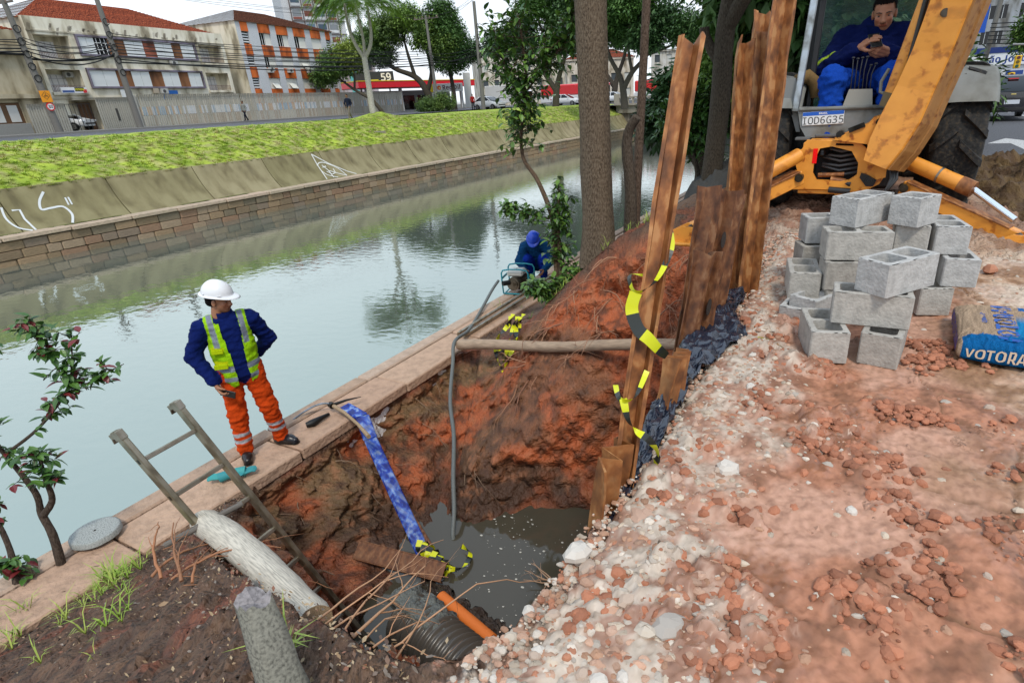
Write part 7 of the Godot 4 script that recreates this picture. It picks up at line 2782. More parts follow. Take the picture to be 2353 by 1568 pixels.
func build_near_trees():
	var bunch := leaf_cluster(36, 0.42, 0.20, 0.085, 15)
	var dk := Color(0.022, 0.062, 0.016)
	var md := Color(0.065, 0.15, 0.028)
	var lt := Color(0.15, 0.27, 0.04)
	# the big trunk beside the pit
	var big := rough_trunk("thick grey brown tree trunk with a healed scar standing on the mound behind the pit", Vector3(-2.90, -0.62, -6.55), Vector3(-3.10, 6.6, -6.75), 0.190, 0.165, Color(0.185, 0.145, 0.10))
	crown(big, [[Vector3(-0.5, 8.6, 0), Vector3(2.6, 1.6, 2.6), 420], [Vector3(1.6, 8.0, -1.2), Vector3(2.0, 1.2, 2.0), 260]], bunch, 0.8, 1.4, dk, md)
	rough_trunk("thin rough tree stem just right of the thick trunk", Vector3(-2.75, -0.50, -7.45), Vector3(-2.62, 5.2, -7.9), 0.060, 0.045, Color(0.16, 0.11, 0.085))
	var t := thing("tree_stump", "short broken dead stump leaning against the back of the thick trunk", "stump", at(Vector3(-2.95, -0.62, -7.1)))
	var b := B.new()
	b.col = Color(0.13, 0.105, 0.08)
	limb([Vector3(0.25, 0, 0), Vector3(0.27, 0.7, 0), Vector3(0.22, 1.35, 0.0), Vector3(0.36, 1.62, 0.02)], 0.09, 0.055, b)
	put("trunk", b, M.bark, t)
	# dark leaning trees behind the tall sheet pile
	var specs := [
		["dark leaning tree directly behind the taped sheet pile, forking overhead", Vector3(-2.15, -0.15, -9.2), [[[Vector3(0, -0.2, 0), Vector3(0.10, 1.2, 0), Vector3(0.15, 2.3, 0.1), Vector3(0.42, 3.5, 0.2), Vector3(0.7, 5.2, 0.2)], 0.16, 0.10], [[Vector3(0.15, 2.2, 0.1), Vector3(0.75, 3.0, 0.5), Vector3(1.55, 3.9, 1.0), Vector3(2.3, 5.0, 1.2)], 0.11, 0.08], [[Vector3(0.1, 1.7, 0), Vector3(-0.14, 2.1, 0.05), Vector3(-0.17, 2.25, 0.06)], 0.075, 0.07]]],
		["stocky pollarded tree with bare knuckled trunk by the water", Vector3(-2.9, -0.5, -11.6), [[[Vector3(0, -0.4, 0), Vector3(0.05, 0.5, 0), Vector3(-0.1, 1.2, 0)], 0.16, 0.14], [[Vector3(0, 0.4, 0), Vector3(-0.32, 0.85, 0), Vector3(-0.42, 1.1, 0)], 0.12, 0.11], [[Vector3(0.02, 0.5, 0), Vector3(0.3, 1.3, 0), Vector3(0.35, 2.4, 0)], 0.09, 0.05]]],
		["slim tree further along the near bank among the dark foliage", Vector3(-1.6, 0.0, -14.5), [[[Vector3(0, -0.2, 0), Vector3(0.1, 2.2, 0), Vector3(-0.2, 5, 0), Vector3(0, 7.5, 0)], 0.14, 0.07]]],
		["tree with ivy dark crown behind the cab of the backhoe", Vector3(-0.9, 0.0, -17.5), [[[Vector3(0, -0.2, 0), Vector3(0.1, 2.2, 0), Vector3(0.3, 5, 0), Vector3(0, 8, 0)], 0.22, 0.1]]],
		["tree on the near bank in line with the bridge", Vector3(-2.3, -0.3, -23.0), [[[Vector3(0, -0.2, 0), Vector3(-0.2, 3, 0), Vector3(0.3, 6, 0), Vector3(0, 9, 0)], 0.24, 0.1]]],
		["tree deep along the bank behind the cab window", Vector3(-0.2, 0.0, -29.0), [[[Vector3(0, -0.2, 0), Vector3(-0.2, 3, 0), Vector3(0.3, 6, 0), Vector3(0, 9, 0)], 0.26, 0.1]]]]
	for q in [["tree with low dark crown right behind the rear sheet piles", -1.1, -10.6], ["tree filling the gap left of the cab post with dark leaves", -0.75, -12.6]]:
		specs.append([q[0], Vector3(q[1], 0.0, q[2]), [[[Vector3(0, -0.2, 0), Vector3(0.05, 1.5, 0), Vector3(-0.1, 3.5, 0), Vector3(0, 5.5, 0)], 0.07, 0.04]]])
	var crowns := [
		[[0.6, 5.4, 0.2, 1.2, 260], [2.1, 5.2, 1.2, 1.0, 200], [-0.5, 4.8, -0.3, 0.9, 150], [1.1, 4.3, 0.9, 0.6, 60]],
		[[-0.15, 1.75, 0, 0.62, 150], [0.3, 2.1, 0, 0.5, 80], [-0.55, 1.35, 0.1, 0.45, 70]],
		[[0, 5.0, 0, 1.5, 300], [-0.6, 3.3, 0.2, 1.1, 170], [0.6, 3.0, -0.2, 1.0, 150], [0.2, 7.4, 0, 1.5, 240]],
		[[0, 5.6, 0, 1.9, 420], [-1.0, 3.6, 0.2, 1.3, 220], [0.7, 3.2, 0.6, 1.1, 200], [0.2, 8.2, 0, 1.8, 300], [-0.3, 2.0, 0.5, 0.9, 130]],
		[[0, 6.4, 0, 2.3, 420], [-1.4, 4.4, 0.4, 1.6, 240], [1.2, 4.2, 0.2, 1.5, 220], [0.2, 9.4, 0, 2.2, 320], [0.3, 2.4, 0.4, 1.2, 150]],
		[[0, 6.6, 0, 2.5, 460], [-1.5, 4.4, 0.4, 1.8, 260], [1.4, 4.0, 0.2, 1.7, 240], [0.2, 9.8, 0, 2.4, 340], [0.2, 2.2, 0.4, 1.5, 190]],
		[[0, 3.6, 0, 0.9, 190], [-0.5, 2.7, 0.2, 0.7, 120], [0.3, 2.0, 0, 0.6, 90], [0.1, 4.8, 0, 1.0, 180]],
		[[0, 3.9, 0, 1.1, 230], [-0.5, 2.8, 0.2, 0.9, 160], [0.4, 2.0, 0, 0.8, 130], [-0.3, 1.4, 0.2, 0.7, 90], [0.2, 5.2, 0, 1.2, 220]]]
	for i in specs.size():
		var cl := []
		for c in crowns[i]: cl.append([Vector3(c[0], c[1], c[2]), Vector3(c[3], c[3] * 0.8, c[3]), c[4]])
		tree("tree", specs[i][0], specs[i][1], Color(0.085, 0.068, 0.05), specs[i][2], cl, bunch, 0.7 if i < 2 else 1.0, 1.2 if i < 2 else 1.8, dk, lt if i in [2, 3] else md)
	# thin pale saplings at the water's edge
	for q in [[-2.45, -10.3, 0.03, "thicker pale sapling nearest the tarpaulin"], [-2.2, -11.6, 0.03, "straight pale sapling between the tarpaulin and the bridge"], [-1.95, -10.9, 0.024, "thin pale sapling closest to the rear sheet piles"], [-2.35, -13.0, 0.022, "farthest and thinnest pale sapling by the water"]]:
		var z: float = q[1]
		var x: float = q[0] + 0.2
		var s := tree("sapling", q[3], Vector3(x, gy(x, z) - 0.05, z), Color(0.30, 0.25, 0.20), [[[Vector3.ZERO, Vector3(0.03, 0.8, 0), Vector3(-0.02, 1.6, 0.03), Vector3(0.06, 2.8, 0)], q[2], q[2] * 0.6]], [[Vector3(0.0, 1.9, 0), Vector3(0.35, 0.5, 0.35), 26], [Vector3(0.1, 2.9, 0), Vector3(0.5, 0.5, 0.5), 40]], bunch, 0.5, 0.8, md, lt)
	# low growth along the far part of the near bank
	var hb := thing("undergrowth", "dense dark undergrowth along the near bank beyond the backhoe", "undergrowth")
	tag(hb, "", "", "", "stuff")
	var cl := []
	for i in 26:
		cl.append([Vector3(rng.randf_range(-2.2, 1.0), 0.7 + rng.randf_range(0, 1.2), -13.0 - i * 1.5), Vector3(1.2, 1.0, 1.2), 90])
	crown(hb, cl, bunch, 0.9, 1.5, dk, lt, "foliage", "leaves")

func build_shrubs():
	var lf := single_leaf()
	var dk := Color(0.030, 0.085, 0.022)
	var md := Color(0.085, 0.19, 0.03)
	# foreground shrub at the left: positions relative to its foot on the ledge
	var V := func(x, y, z): return Vector3(x, y, z)
	shrub("shrub", "sparse shrub with glossy green and dark red leaves at the left edge on the ledge", Vector3(-5.36, -2.0, -1.05), [
		[[V.call(0.05, 0, -0.16), V.call(0.02, 0.25, -0.20), V.call(-0.07, 0.42, -0.22), V.call(-0.06, 0.62, -0.24), V.call(-0.22, 0.95, -0.22), V.call(-0.30, 1.30, -0.18), V.call(-0.36, 1.62, -0.12)], 0.034, 0.008, 0.8, 0.55, 0.16],
		[[V.call(-0.06, 0.40, -0.22), V.call(0.06, 0.55, -0.28), V.call(0.06, 0.75, -0.30), V.call(0.03, 0.98, -0.34)], 0.030, 0.008, 0.9, 0.45, 0.14],
		[[V.call(-0.22, 0.93, -0.22), V.call(0.0, 1.12, -0.42), V.call(0.20, 1.42, -0.62), V.call(0.30, 1.80, -0.72)], 0.014, 0.004, 1.5, 0.35, 0.17],
		[[V.call(0.20, 1.42, -0.62), V.call(0.10, 1.72, -0.60), V.call(0.06, 1.92, -0.58)], 0.007, 0.003, 1.0, 0.2, 0.15],
		[[V.call(0.10, 1.28, -0.5), V.call(0.38, 1.46, -0.74), V.call(0.56, 1.55, -0.86)], 0.006, 0.003, 0.7, 0.2, 0.12],
		[[V.call(-0.30, 1.30, -0.18), V.call(-0.22, 1.62, -0.26), V.call(-0.12, 1.82, -0.36)], 0.008, 0.003, 0.6, 0.2, 0.14],
		[[V.call(-0.02, 0, 0.10), V.call(-0.14, 0.22, 0.02), V.call(-0.26, 0.45, -0.02), V.call(-0.28, 0.60, -0.02)], 0.026, 0.012, 0.5, 0.6, 0.10],
		[[V.call(0.02, 0.02, 0.0), V.call(-0.05, 0.12, 0.05), V.call(-0.2, 0.16, 0.12)], 0.03, 0.01, 0.7, 0.1, 0.12]],
		lf, Color(0.085, 0.06, 0.045), 24, 0.055, 0.105, dk, md, 0.22)
	# shrub in front of the thick trunk
	shrub("shrub", "tall leafy shrub left of the thick trunk, growing from the slope", Vector3(-3.62, -1.32, -6.75), [
		[[V.call(0, 0, 0), V.call(-0.04, 0.5, 0), V.call(-0.08, 1.05, -0.05), V.call(-0.30, 1.55, -0.10), V.call(-0.52, 1.85, -0.12), V.call(-0.50, 2.25, -0.1), V.call(-0.38, 2.75, -0.1), V.call(-0.42, 3.5, -0.1)], 0.045, 0.012, 2.3, 0.62, 0.42],
		[[V.call(0.07, 0, 0.05), V.call(0.04, 0.5, 0.02), V.call(0.02, 1.0, -0.02), V.call(0.06, 1.4, 0.0)], 0.04, 0.014, 1.4, 0.25, 0.28],
		[[V.call(-0.36, 2.7, -0.1), V.call(-0.05, 3.0, -0.12), V.call(0.22, 3.25, -0.15), V.call(0.35, 3.7, -0.2)], 0.014, 0.006, 1.9, 0.1, 0.40],
		[[V.call(-0.45, 2.5, -0.1), V.call(-0.62, 2.9, -0.05), V.call(-0.75, 3.4, 0.0)], 0.012, 0.005, 1.2, 0.2, 0.36],
		[[V.call(-0.08, 1.05, -0.05), V.call(-0.4, 1.15, 0.1), V.call(-0.75, 1.22, 0.15)], 0.012, 0.004, 0.7, 0.3, 0.2],
		[[V.call(0.1, 0.05, 0.1), V.call(0.25, 0.25, 0.12), V.call(0.35, 0.4, 0.1)], 0.012, 0.005, 1.3, 0.0, 0.25],
		[[V.call(-0.02, 0.0, 0.1), V.call(-0.12, 0.15, 0.25), V.call(-0.2, 0.2, 0.4)], 0.012, 0.005, 1.2, 0.0, 0.22]],
		lf, Color(0.17, 0.115, 0.075), 80, 0.07, 0.13, dk, Color(0.14, 0.26, 0.04), 0.0)
	# bush at the water behind the thin stem
	shrub("shrub", "rounded leafy bush over the water right of the thin stem", Vector3(-2.55, -0.45, -10.2), [
		[[V.call(0, 0, 0), V.call(-0.1, 0.6, 0), V.call(-0.35, 1.1, 0), V.call(-0.6, 1.35, 0.1)], 0.05, 0.012, 3.0, 0.45, 0.45],
		[[V.call(0, 0.3, 0), V.call(0.15, 0.9, 0), V.call(0.1, 1.5, 0)], 0.03, 0.01, 3.0, 0.35, 0.45],
		[[V.call(-0.1, 0.6, 0), V.call(-0.2, 1.2, 0.1), V.call(-0.25, 1.7, 0.1)], 0.02, 0.008, 2.5, 0.3, 0.4]],
		lf, Color(0.10, 0.08, 0.06), 90, 0.08, 0.14, dk, md, 0.0)
	var gl := thing("seedling", "small dark green seedling beside the granite post", "seedling", at(Vector3(-1.42, -0.36, -0.66)))
	var xs := []
	var cs := []
	for i in 9:
		var s := rng.randf_range(0.04, 0.065)
		xs.append(Transform3D((Basis(Vector3.UP, i * 2.4) * Basis(Vector3.RIGHT, -0.7)).scaled(Vector3(s, s, s)), Vector3(0, 0.015 + 0.004 * i, 0)))
		cs.append(Color(0.02, 0.10, 0.03))
	many("leaves", lf, M.leaf, xs, cs, gl)

# a wall in the xy plane facing +z at z0, with rectangular openings whose reveals go back by `deep`
func facade(b: B, x0: float, x1: float, y0: float, y1: float, holes: Array, z0: float, deep: float, closed := true):
	var xs := [x0, x1]
	var ys := [y0, y1]
	for h in holes:
		for k in [h[0], h[1]]:
			if k > x0 and k < x1 and not k in xs: xs.append(k)
		for k in [h[2], h[3]]:
			if k > y0 and k < y1 and not k in ys: ys.append(k)
	xs.sort()
	ys.sort()
	for i in xs.size() - 1:
		for j in ys.size() - 1:
			var c := Vector2((xs[i] + xs[i + 1]) / 2, (ys[j] + ys[j + 1]) / 2)
			var free := true
			for h in holes:
				if c.x > h[0] and c.x < h[1] and c.y > h[2] and c.y < h[3]: free = false
			if free:
				b.quad(Vector3(xs[i], ys[j], z0), Vector3(xs[i + 1], ys[j], z0), Vector3(xs[i + 1], ys[j + 1], z0), Vector3(xs[i], ys[j + 1], z0))
	for h in holes:
		var zb := z0 - deep
		b.quad(Vector3(h[0], h[2], zb), Vector3(h[0], h[2], z0), Vector3(h[0], h[3], z0), Vector3(h[0], h[3], zb))
		b.quad(Vector3(h[1], h[2], z0), Vector3(h[1], h[2], zb), Vector3(h[1], h[3], zb), Vector3(h[1], h[3], z0))
		b.quad(Vector3(h[0], h[3], z0), Vector3(h[1], h[3], z0), Vector3(h[1], h[3], zb), Vector3(h[0], h[3], zb))
		b.quad(Vector3(h[0], h[2], zb), Vector3(h[1], h[2], zb), Vector3(h[1], h[2], z0), Vector3(h[0], h[2], z0))
		if closed: b.quad(Vector3(h[0], h[2], zb), Vector3(h[1], h[2], zb), Vector3(h[1], h[3], zb), Vector3(h[0], h[3], zb))

func boxp(called: String, parent: Node, c: Vector3, s: Vector3, col: Color, m := "plain", bev := 0.0) -> MeshInstance3D:
	var b := B.new()
	b.col = col
	b.box(at(c), s, bev)
	return put(called, b, M[m], parent)

# hipped roof of stepped tile courses: plan x0..x1, z0..z1, eaves y0, ridge y1
func hip_roof(parent: Node, x0: float, x1: float, z0: float, z1: float, y0: float, y1: float, col: Color):
	var n := 26
	var b := B.new()
	var hz := (z1 - z0) / 2
	for i in n:
		var t0 := i / float(n)
		var t1 := (i + 1) / float(n)
		var a := hz * t0
		var c := hz * t1
		var ya := lerpf(y0, y1, t0) + 0.05
		var yc := lerpf(y0, y1, t1)
		for f in 4:
			b.col = col * (0.82 + 0.3 * absf(n2.get_noise_2d(i * 3.1, f * 7.0)))
			if f == 0: b.quad(Vector3(x0 + a, ya, z1 - a), Vector3(x1 - a, ya, z1 - a), Vector3(x1 - c, yc, z1 - c), Vector3(x0 + c, yc, z1 - c))
			elif f == 1: b.quad(Vector3(x1 - a, ya, z0 + a), Vector3(x0 + a, ya, z0 + a), Vector3(x0 + c, yc, z0 + c), Vector3(x1 - c, yc, z0 + c))
			elif f == 2: b.quad(Vector3(x0 + a, ya, z0 + a), Vector3(x0 + a, ya, z1 - a), Vector3(x0 + c, yc, z1 - c), Vector3(x0 + c, yc, z0 + c))
			else: b.quad(Vector3(x1 - a, ya, z1 - a), Vector3(x1 - a, ya, z0 + a), Vector3(x1 - c, yc, z0 + c), Vector3(x1 - c, yc, z1 - c))
		b.quad(Vector3(x0 + a, ya - 0.05, z1 - a), Vector3(x1 - a, ya - 0.05, z1 - a), Vector3(x1 - a, ya, z1 - a), Vector3(x0 + a, ya, z1 - a))
	return put("tiled_roof", b, M.rooftile, parent)

func ac_unit(parent: Node, p: Vector3):
	var o := boxp("air_conditioner", parent, p, Vector3(0.62, 0.42, 0.4), Color(0.42, 0.42, 0.40), "plain", 0.02)
	var b := B.new()
	b.col = Color(0.06, 0.06, 0.06)
	b.disc(at(p + Vector3(-0.08, 0, 0.203)), 0.15, 16)
	put("fan_grille", b, M.plain, o)

func build_apartments():
	var f := far_frame()
	# long cream block with two window bands
	var root := thing("apartment_block", "stained cream two storey block with red tiled hip roof and window bands", "building", f * at(Vector3(0, 0, -3)))
	var cream := Color(0.76, 0.71, 0.59)
	var b := B.new()
	b.col = cream
	var bal := [[-3.8, -1.35, 2.82, 4.56], [-3.8, -1.35, 5.15, 6.95], [10.05, 12.6, 2.9, 4.6], [10.05, 12.6, 5.4, 7.05]]
	var holes := bal.duplicate()
	holes.append([-3.0, -0.6, 0.0, 2.35])
	facade(b, -4.1, 13.0, 0.0, 8.15, holes, 0.0, 1.3)
	b.quad(Vector3(-4.1, 0, -11), Vector3(-4.1, 0, 0), Vector3(-4.1, 8.15, 0), Vector3(-4.1, 8.15, -11))
	b.quad(Vector3(13, 0, 0), Vector3(13, 0, -11), Vector3(13, 8.15, -11), Vector3(13, 8.15, 0))
	b.quad(Vector3(-4.1, 8.15, 0), Vector3(13, 8.15, 0), Vector3(13, 8.15, -0.25), Vector3(-4.1, 8.15, -0.25))
	put("wall", b, M.plaster, root)
	b = B.new()
	b.col = Color(0.50, 0.46, 0.38)
	b.box(at(Vector3(4.45, 7.2, 0.03)), Vector3(17.2, 0.10, 0.06))
	b.box(at(Vector3(4.45, 2.5, 0.04)), Vector3(17.2, 0.12, 0.08))
	put("cornice", b, M.plaster, root)
	# dark runs of damp under the parapet
	b = B.new()
	for i in 46:
		var x := rng.randf_range(-3.8, 12.6)
		var l := rng.randf_range(0.15, 0.7)
		b.col = Color(0.16, 0.13, 0.10).lerp(cream, rng.randf_range(0.2, 0.75))
		var pts := PackedVector2Array()
		var y := rng.randf_range(7.3, 7.75)
		for k in 5: pts.append(Vector2(x + 0.05 * k - 0.1 + rng.randf_range(-0.04, 0.04), y + rng.randf_range(-0.03, 0.05)))
		for k in 5: pts.append(Vector2(x + 0.12 - 0.05 * k + rng.randf_range(-0.05, 0.05) - l * 0.3, y - l * rng.randf_range(0.4, 1.0)))
		var hull := Geometry2D.convex_hull(pts)
		hull.remove_at(hull.size() - 1)
		if hull.size() > 2: b.prism(hull, 0.0, 0.004)
	put("damp_stain", b, M.plaster, root)
	hip_roof(root, -4.3, 13.2, -10.6, -0.35, 8.05, 10.3, Color(0.50, 0.17, 0.085))
	for q in [[3.22, 4.70, 0], [5.62, 7.10, 1]]:
		b = B.new()
		b.col = Color(0.20, 0.18, 0.24)
		var y0: float = q[0]
		var y1: float = q[1]
		b.box(at(Vector3(4.35, y0 + 0.05, 0.10)), Vector3(10.5, 0.14, 0.2), 0.01)
		b.box(at(Vector3(4.35, y1 - 0.05, 0.10)), Vector3(10.5, 0.14, 0.2), 0.01)
		b.box(at(Vector3(-0.83, (y0 + y1) / 2, 0.095)), Vector3(0.14, y1 - y0 - 0.24, 0.19), 0.01)
		b.box(at(Vector3(9.53, (y0 + y1) / 2, 0.095)), Vector3(0.14, y1 - y0 - 0.24, 0.19), 0.01)
		var band := put("band_frame", b, M.plaster, root)
		var cells := [[-0.7, 1.4, 0], [1.4, 2.7, 1], [2.7, 4.3, 0], [4.3, 5.5, 1], [5.5, 7.1, 0], [7.1, 8.1, 1], [8.1, 9.4, 0]] if q[2] == 0 else [[-0.7, 0.45, 0], [0.45, 1.5, 2], [1.5, 2.9, 1], [2.9, 4.5, 0], [4.5, 5.6, 3], [5.6, 7.2, 0], [7.2, 8.1, 1], [8.1, 9.4, 0]]
		for c in cells:
			var w: float = c[1] - c[0]
			var ctr := Vector3((c[0] + c[1]) / 2, (y0 + y1) / 2, 0.03)
			if c[2] == 1: boxp("brown_panel", band, ctr, Vector3(w - 0.02, y1 - y0 - 0.25, 0.03), Color(0.24, 0.105, 0.045), "plaster")
			elif c[2] == 3: boxp("brown_panel", band, ctr, Vector3(w - 0.02, y1 - y0 - 0.25, 0.03), Color(0.34, 0.10, 0.055), "plaster")
			elif c[2] == 0:
				for k in 2:
					var o := boxp("roller_shutter", band, ctr + Vector3((k - 0.5) * w / 2, 0, 0.012), Vector3(w / 2 - 0.03, y1 - y0 - 0.26, 0.05), Color(0.74, 0.76, 0.76))
					b = B.new()
					b.col = Color(0.62, 0.64, 0.65)
					for i in 14: b.box(at(ctr + Vector3((k - 0.5) * w / 2, -0.58 + 0.09 * i, 0.041)), Vector3(w / 2 - 0.05, 0.012, 0.012))
					tag(put("shutter_ribs", b, M.plain, band), "", "", "", "stuff")
			else:
				var o := boxp("window", band, ctr, Vector3(w - 0.04, y1 - y0 - 0.26, 0.03), Color(0.02, 0.025, 0.03), "darkglass")
				b = B.new()
				b.col = Color(0.70, 0.70, 0.70)
				for i in 3: b.box(at(ctr + Vector3((i - 1) * 0.33, 0, 0.03)), Vector3(0.04, y1 - y0 - 0.26, 0.03))
				for i in 2: b.box(at(ctr + Vector3(0, (i - 0.5) * 0.5, 0.032)), Vector3(w - 0.06, 0.04, 0.025))
				put("window_bars", b, M.plain, band)
	for i in 4:
		var h: Array = bal[i]
		var door := Node3D.new()
		door.name = "balcony"
		root.add_child(door, true)
		var cx: float = (h[0] + h[1]) / 2
		boxp("louvred_door", door, Vector3(cx - 0.1, h[2] + 0.72, -1.24), Vector3(1.7, 1.45, 0.06), Color(0.66, 0.66, 0.68))
		b = B.new()
		b.col = Color(0.42, 0.42, 0.46)
		for k in 4: b.box(at(Vector3(cx - 0.1 + (k - 1.5) * 0.42, h[2] + 0.72, -1.20)), Vector3(0.05, 1.4, 0.03))
		for k in 3: b.box(at(Vector3(cx - 0.1, h[2] + 0.25 + 0.45 * k, -1.195)), Vector3(1.65, 0.04, 0.02))
		put("door_frame", b, M.plain, door)
		b = B.new()
		b.col = Color(0.20, 0.13, 0.11)
		for k in 22: b.box(at(Vector3(lerpf(h[0] + 0.06, h[1] - 0.06, k / 21.0), h[2] + 0.28, -0.05)), Vector3(0.022, 0.54, 0.022))
		b.box(at(Vector3(cx, h[2] + 0.56, -0.05)), Vector3(h[1] - h[0], 0.035, 0.035))
		put("railing", b, M.plain, door)
		boxp("parapet", door, Vector3(cx, h[2] + 0.02, 0.09), Vector3(h[1] - h[0] + 0.2, 0.22, 0.2), cream * 0.95, "plaster", 0.01)
	ac_unit(root, Vector3(-1.75, 4.25, -0.9))
	ac_unit(root, Vector3(6.85, 5.32, 0.2))
	ac_unit(root, Vector3(5.1, 2.95, 0.2))
	boxp("wall_box", root, Vector3(4.4, 3.0, 0.1), Vector3(0.5, 0.4, 0.2), Color(0.40, 0.34, 0.26))
	boxp("garage_door", root, Vector3(-1.2, 1.1, -1.2), Vector3(1.0, 2.2, 0.08), Color(0.16, 0.085, 0.05), "plaster")
	var bd := boxp("estate_banner", root, Vector3(-2.4, 3.07, 0.22), Vector3(1.9, 0.42, 0.03), Color(0.75, 0.76, 0.78))
	boxp("banner_field", bd, Vector3(-2.0, 3.12, 0.238), Vector3(0.7, 0.30, 0.006), Color(0.015, 0.015, 0.015))
	boxp("banner_field", bd, Vector3(-1.62, 3.0, 0.2385), Vector3(0.28, 0.25, 0.006), Color(0.6, 0.02, 0.03))
	boxp("banner_field", bd, Vector3(-2.85, 2.98, 0.238), Vector3(0.85, 0.16, 0.006), Color(0.05, 0.10, 0.30))
	text("banner_lettering", "VENDE", 0.16, mcol(Color(0.7, 0.65, 0.02)), bd, at(Vector3(-2.0, 3.12, 0.243)), "Droid Sans", true)
	var bl := boxp("blue_board", root, Vector3(6.0, 2.87, 0.12), Vector3(0.95, 0.32, 0.04), Color(0.01, 0.10, 0.36))
	boxp("blue_board", root, Vector3(5.3, 2.5, 0.14), Vector3(0.62, 0.42, 0.04), Color(0.02, 0.14, 0.42))
	boxp("white_board", root, Vector3(1.7, 2.82, 0.12), Vector3(0.9, 0.62, 0.04), Color(0.70, 0.71, 0.70))
	# cream block further left
	root = thing("apartment_block", "grey beige block at the left edge with brown ground floor windows", "building", f * at(Vector3(0, 0, -1)))
	b = B.new()
	b.col = Color(0.46, 0.40, 0.29)
	facade(b, -26, -5.75, 0.0, 6.85, [[-9.4, -7.4, 0.75, 2.2], [-12.6, -10.2, 0.75, 2.2], [-12.4, -9.4, 3.4, 5.0]], 0.0, 0.18)
	b.quad(Vector3(-5.75, 0, 0), Vector3(-5.75, 0, -9), Vector3(-5.75, 6.85, -9), Vector3(-5.75, 6.85, 0))
	b.box(at(Vector3(-15.8, 2.6, 0.15)), Vector3(20.4, 0.3, 0.3))
	b.box(at(Vector3(-15.8, 5.6, 0.2)), Vector3(20.4, 0.5, 0.4))
	put("wall", b, M.plaster, root)
	for x in [-8.4, -11.4]:
		var o := boxp("window", root, Vector3(x, 1.47, -0.14), Vector3(2.2, 1.42, 0.05), Color(0.13, 0.07, 0.035))
		for k in 2: boxp("roller_shutter", o, Vector3(x + (k - 0.5) * 0.95, 1.47, -0.10), Vector3(0.6, 1.1, 0.03), Color(0.62, 0.62, 0.60))
	hip_roof(root, -26, -5.7, -9.4, -0.2, 6.9, 8.6, Color(0.50, 0.16, 0.07))
	# white block with orange panels
	root = thing("apartment_block", "white three storey block with orange panels between its windows", "building", f * at(Vector3(0, 0, -3)))
	var cols := [[15.55, 16.45], [17.81, 19.35], [20.25, 21.9], [22.8, 24.55], [25.5, 27.12], [28.05, 28.8]]
	var rows := [[7.46, 8.61], [5.26, 6.36], [3.15, 4.23]]
	holes = []
	for c in cols:
		for r in rows: holes.append([c[0], c[1], r[0], r[1]])
	b = B.new()
	b.col = Color(0.84, 0.86, 0.90)
	facade(b, 15.0, 29.3, 0.0, 9.55, holes, 0.0, 0.22)
	b.quad(Vector3(29.3, 0, 0), Vector3(29.3, 0, -10), Vector3(29.3, 9.55, -10), Vector3(29.3, 9.55, 0))
	put("wall", b, M.dry, root)
	b = B.new()
	b.col = Color(0.72, 0.66, 0.53)
	b.quad(Vector3(15.0, 0, -12), Vector3(15.0, 0, 0), Vector3(15.0, 9.55, 0), Vector3(15.0, 9.55, -12))
	put("side_wall", b, M.plaster, root)
	var ci := 0
	for c in cols:
		var cx: float = (c[0] + c[1]) / 2
		var w: float = c[1] - c[0]
		for s in [[8.61, 9.5], [6.36, 7.46], [4.23, 5.26], [1.6, 3.15]]:
			boxp("orange_panel", root, Vector3(cx, (s[0] + s[1]) / 2, 0.035), Vector3(w - 0.01, s[1] - s[0] - 0.02, 0.06), Color(0.62, 0.14, 0.025), "plaster")
		var ri := 0
		for r in rows:
			var cy: float = (r[0] + r[1]) / 2
			var h: float = r[1] - r[0]
			var o := boxp("window", root, Vector3(cx, cy, -0.19), Vector3(w, h, 0.04), Color(0.02, 0.025, 0.03), "darkglass")
			var kind := (ci * 5 + ri * 3) % 7
			if ci == 0 or ci == 5:
				for k in 4: boxp("louvre", o, Vector3(cx, cy + (k - 1.5) * 0.25, -0.14), Vector3(w - 0.08, 0.12, 0.03), Color(0.66, 0.68, 0.70))
			else:
				var sh: float = [1.0, 0.55, 1.0, 0.45, 1.0, 0.5, 1.0][kind]
				var side := 1.0 if kind % 2 else -1.0
				boxp("roller_shutter", o, Vector3(cx + (1.0 - sh) * w * 0.5 * side, cy, -0.13), Vector3(w * sh - 0.04, h - 0.04, 0.05), Color(0.70, 0.69, 0.63))
				if kind in [2, 4]:
					b = B.new()
					b.col = Color(0.68, 0.67, 0.60)
					b.quad(Vector3(cx - w * 0.25, cy + 0.05, -0.08), Vector3(cx + w * 0.3, cy + 0.05, -0.08), Vector3(cx + w * 0.3, cy - h * 0.45, 0.35), Vector3(cx - w * 0.25, cy - h * 0.45, 0.35))
					put("propped_shutter", b, M.plain, o)
				b = B.new()
				b.col = Color(0.72, 0.72, 0.72)
				for k in 3: b.box(at(Vector3(cx - side * w * 0.24 + (k - 1) * w * 0.2, cy, -0.15)), Vector3(0.04, h, 0.04))
				put("sash", b, M.plain, o)
			ri += 1
		ci += 1
	hip_roof(root, 14.8, 29.6, -10.5, 0.2, 9.5, 11.4, Color(0.22, 0.115, 0.075))
	for q in [[18.2, 5.1], [20.9, 5.0], [23.9, 5.05], [26.6, 7.1], [18.0, 4.95]]: ac_unit(root, Vector3(q[0], q[1], 0.28))
	# tower far behind
	root = thing("tower_block", "white high rise with gridded balconies far behind the orange panel block", "building", Transform3D(Basis(Vector3.UP, deg_to_rad(58.0)), Vector3(-122.0, 0.3, -111.0)))
	b = B.new()
	b.col = Color(0.80, 0.82, 0.84)
	b.box(at(Vector3(0, 15.0, -7)), Vector3(13.5, 30, 14))
	put("wall", b, M.dry, root)
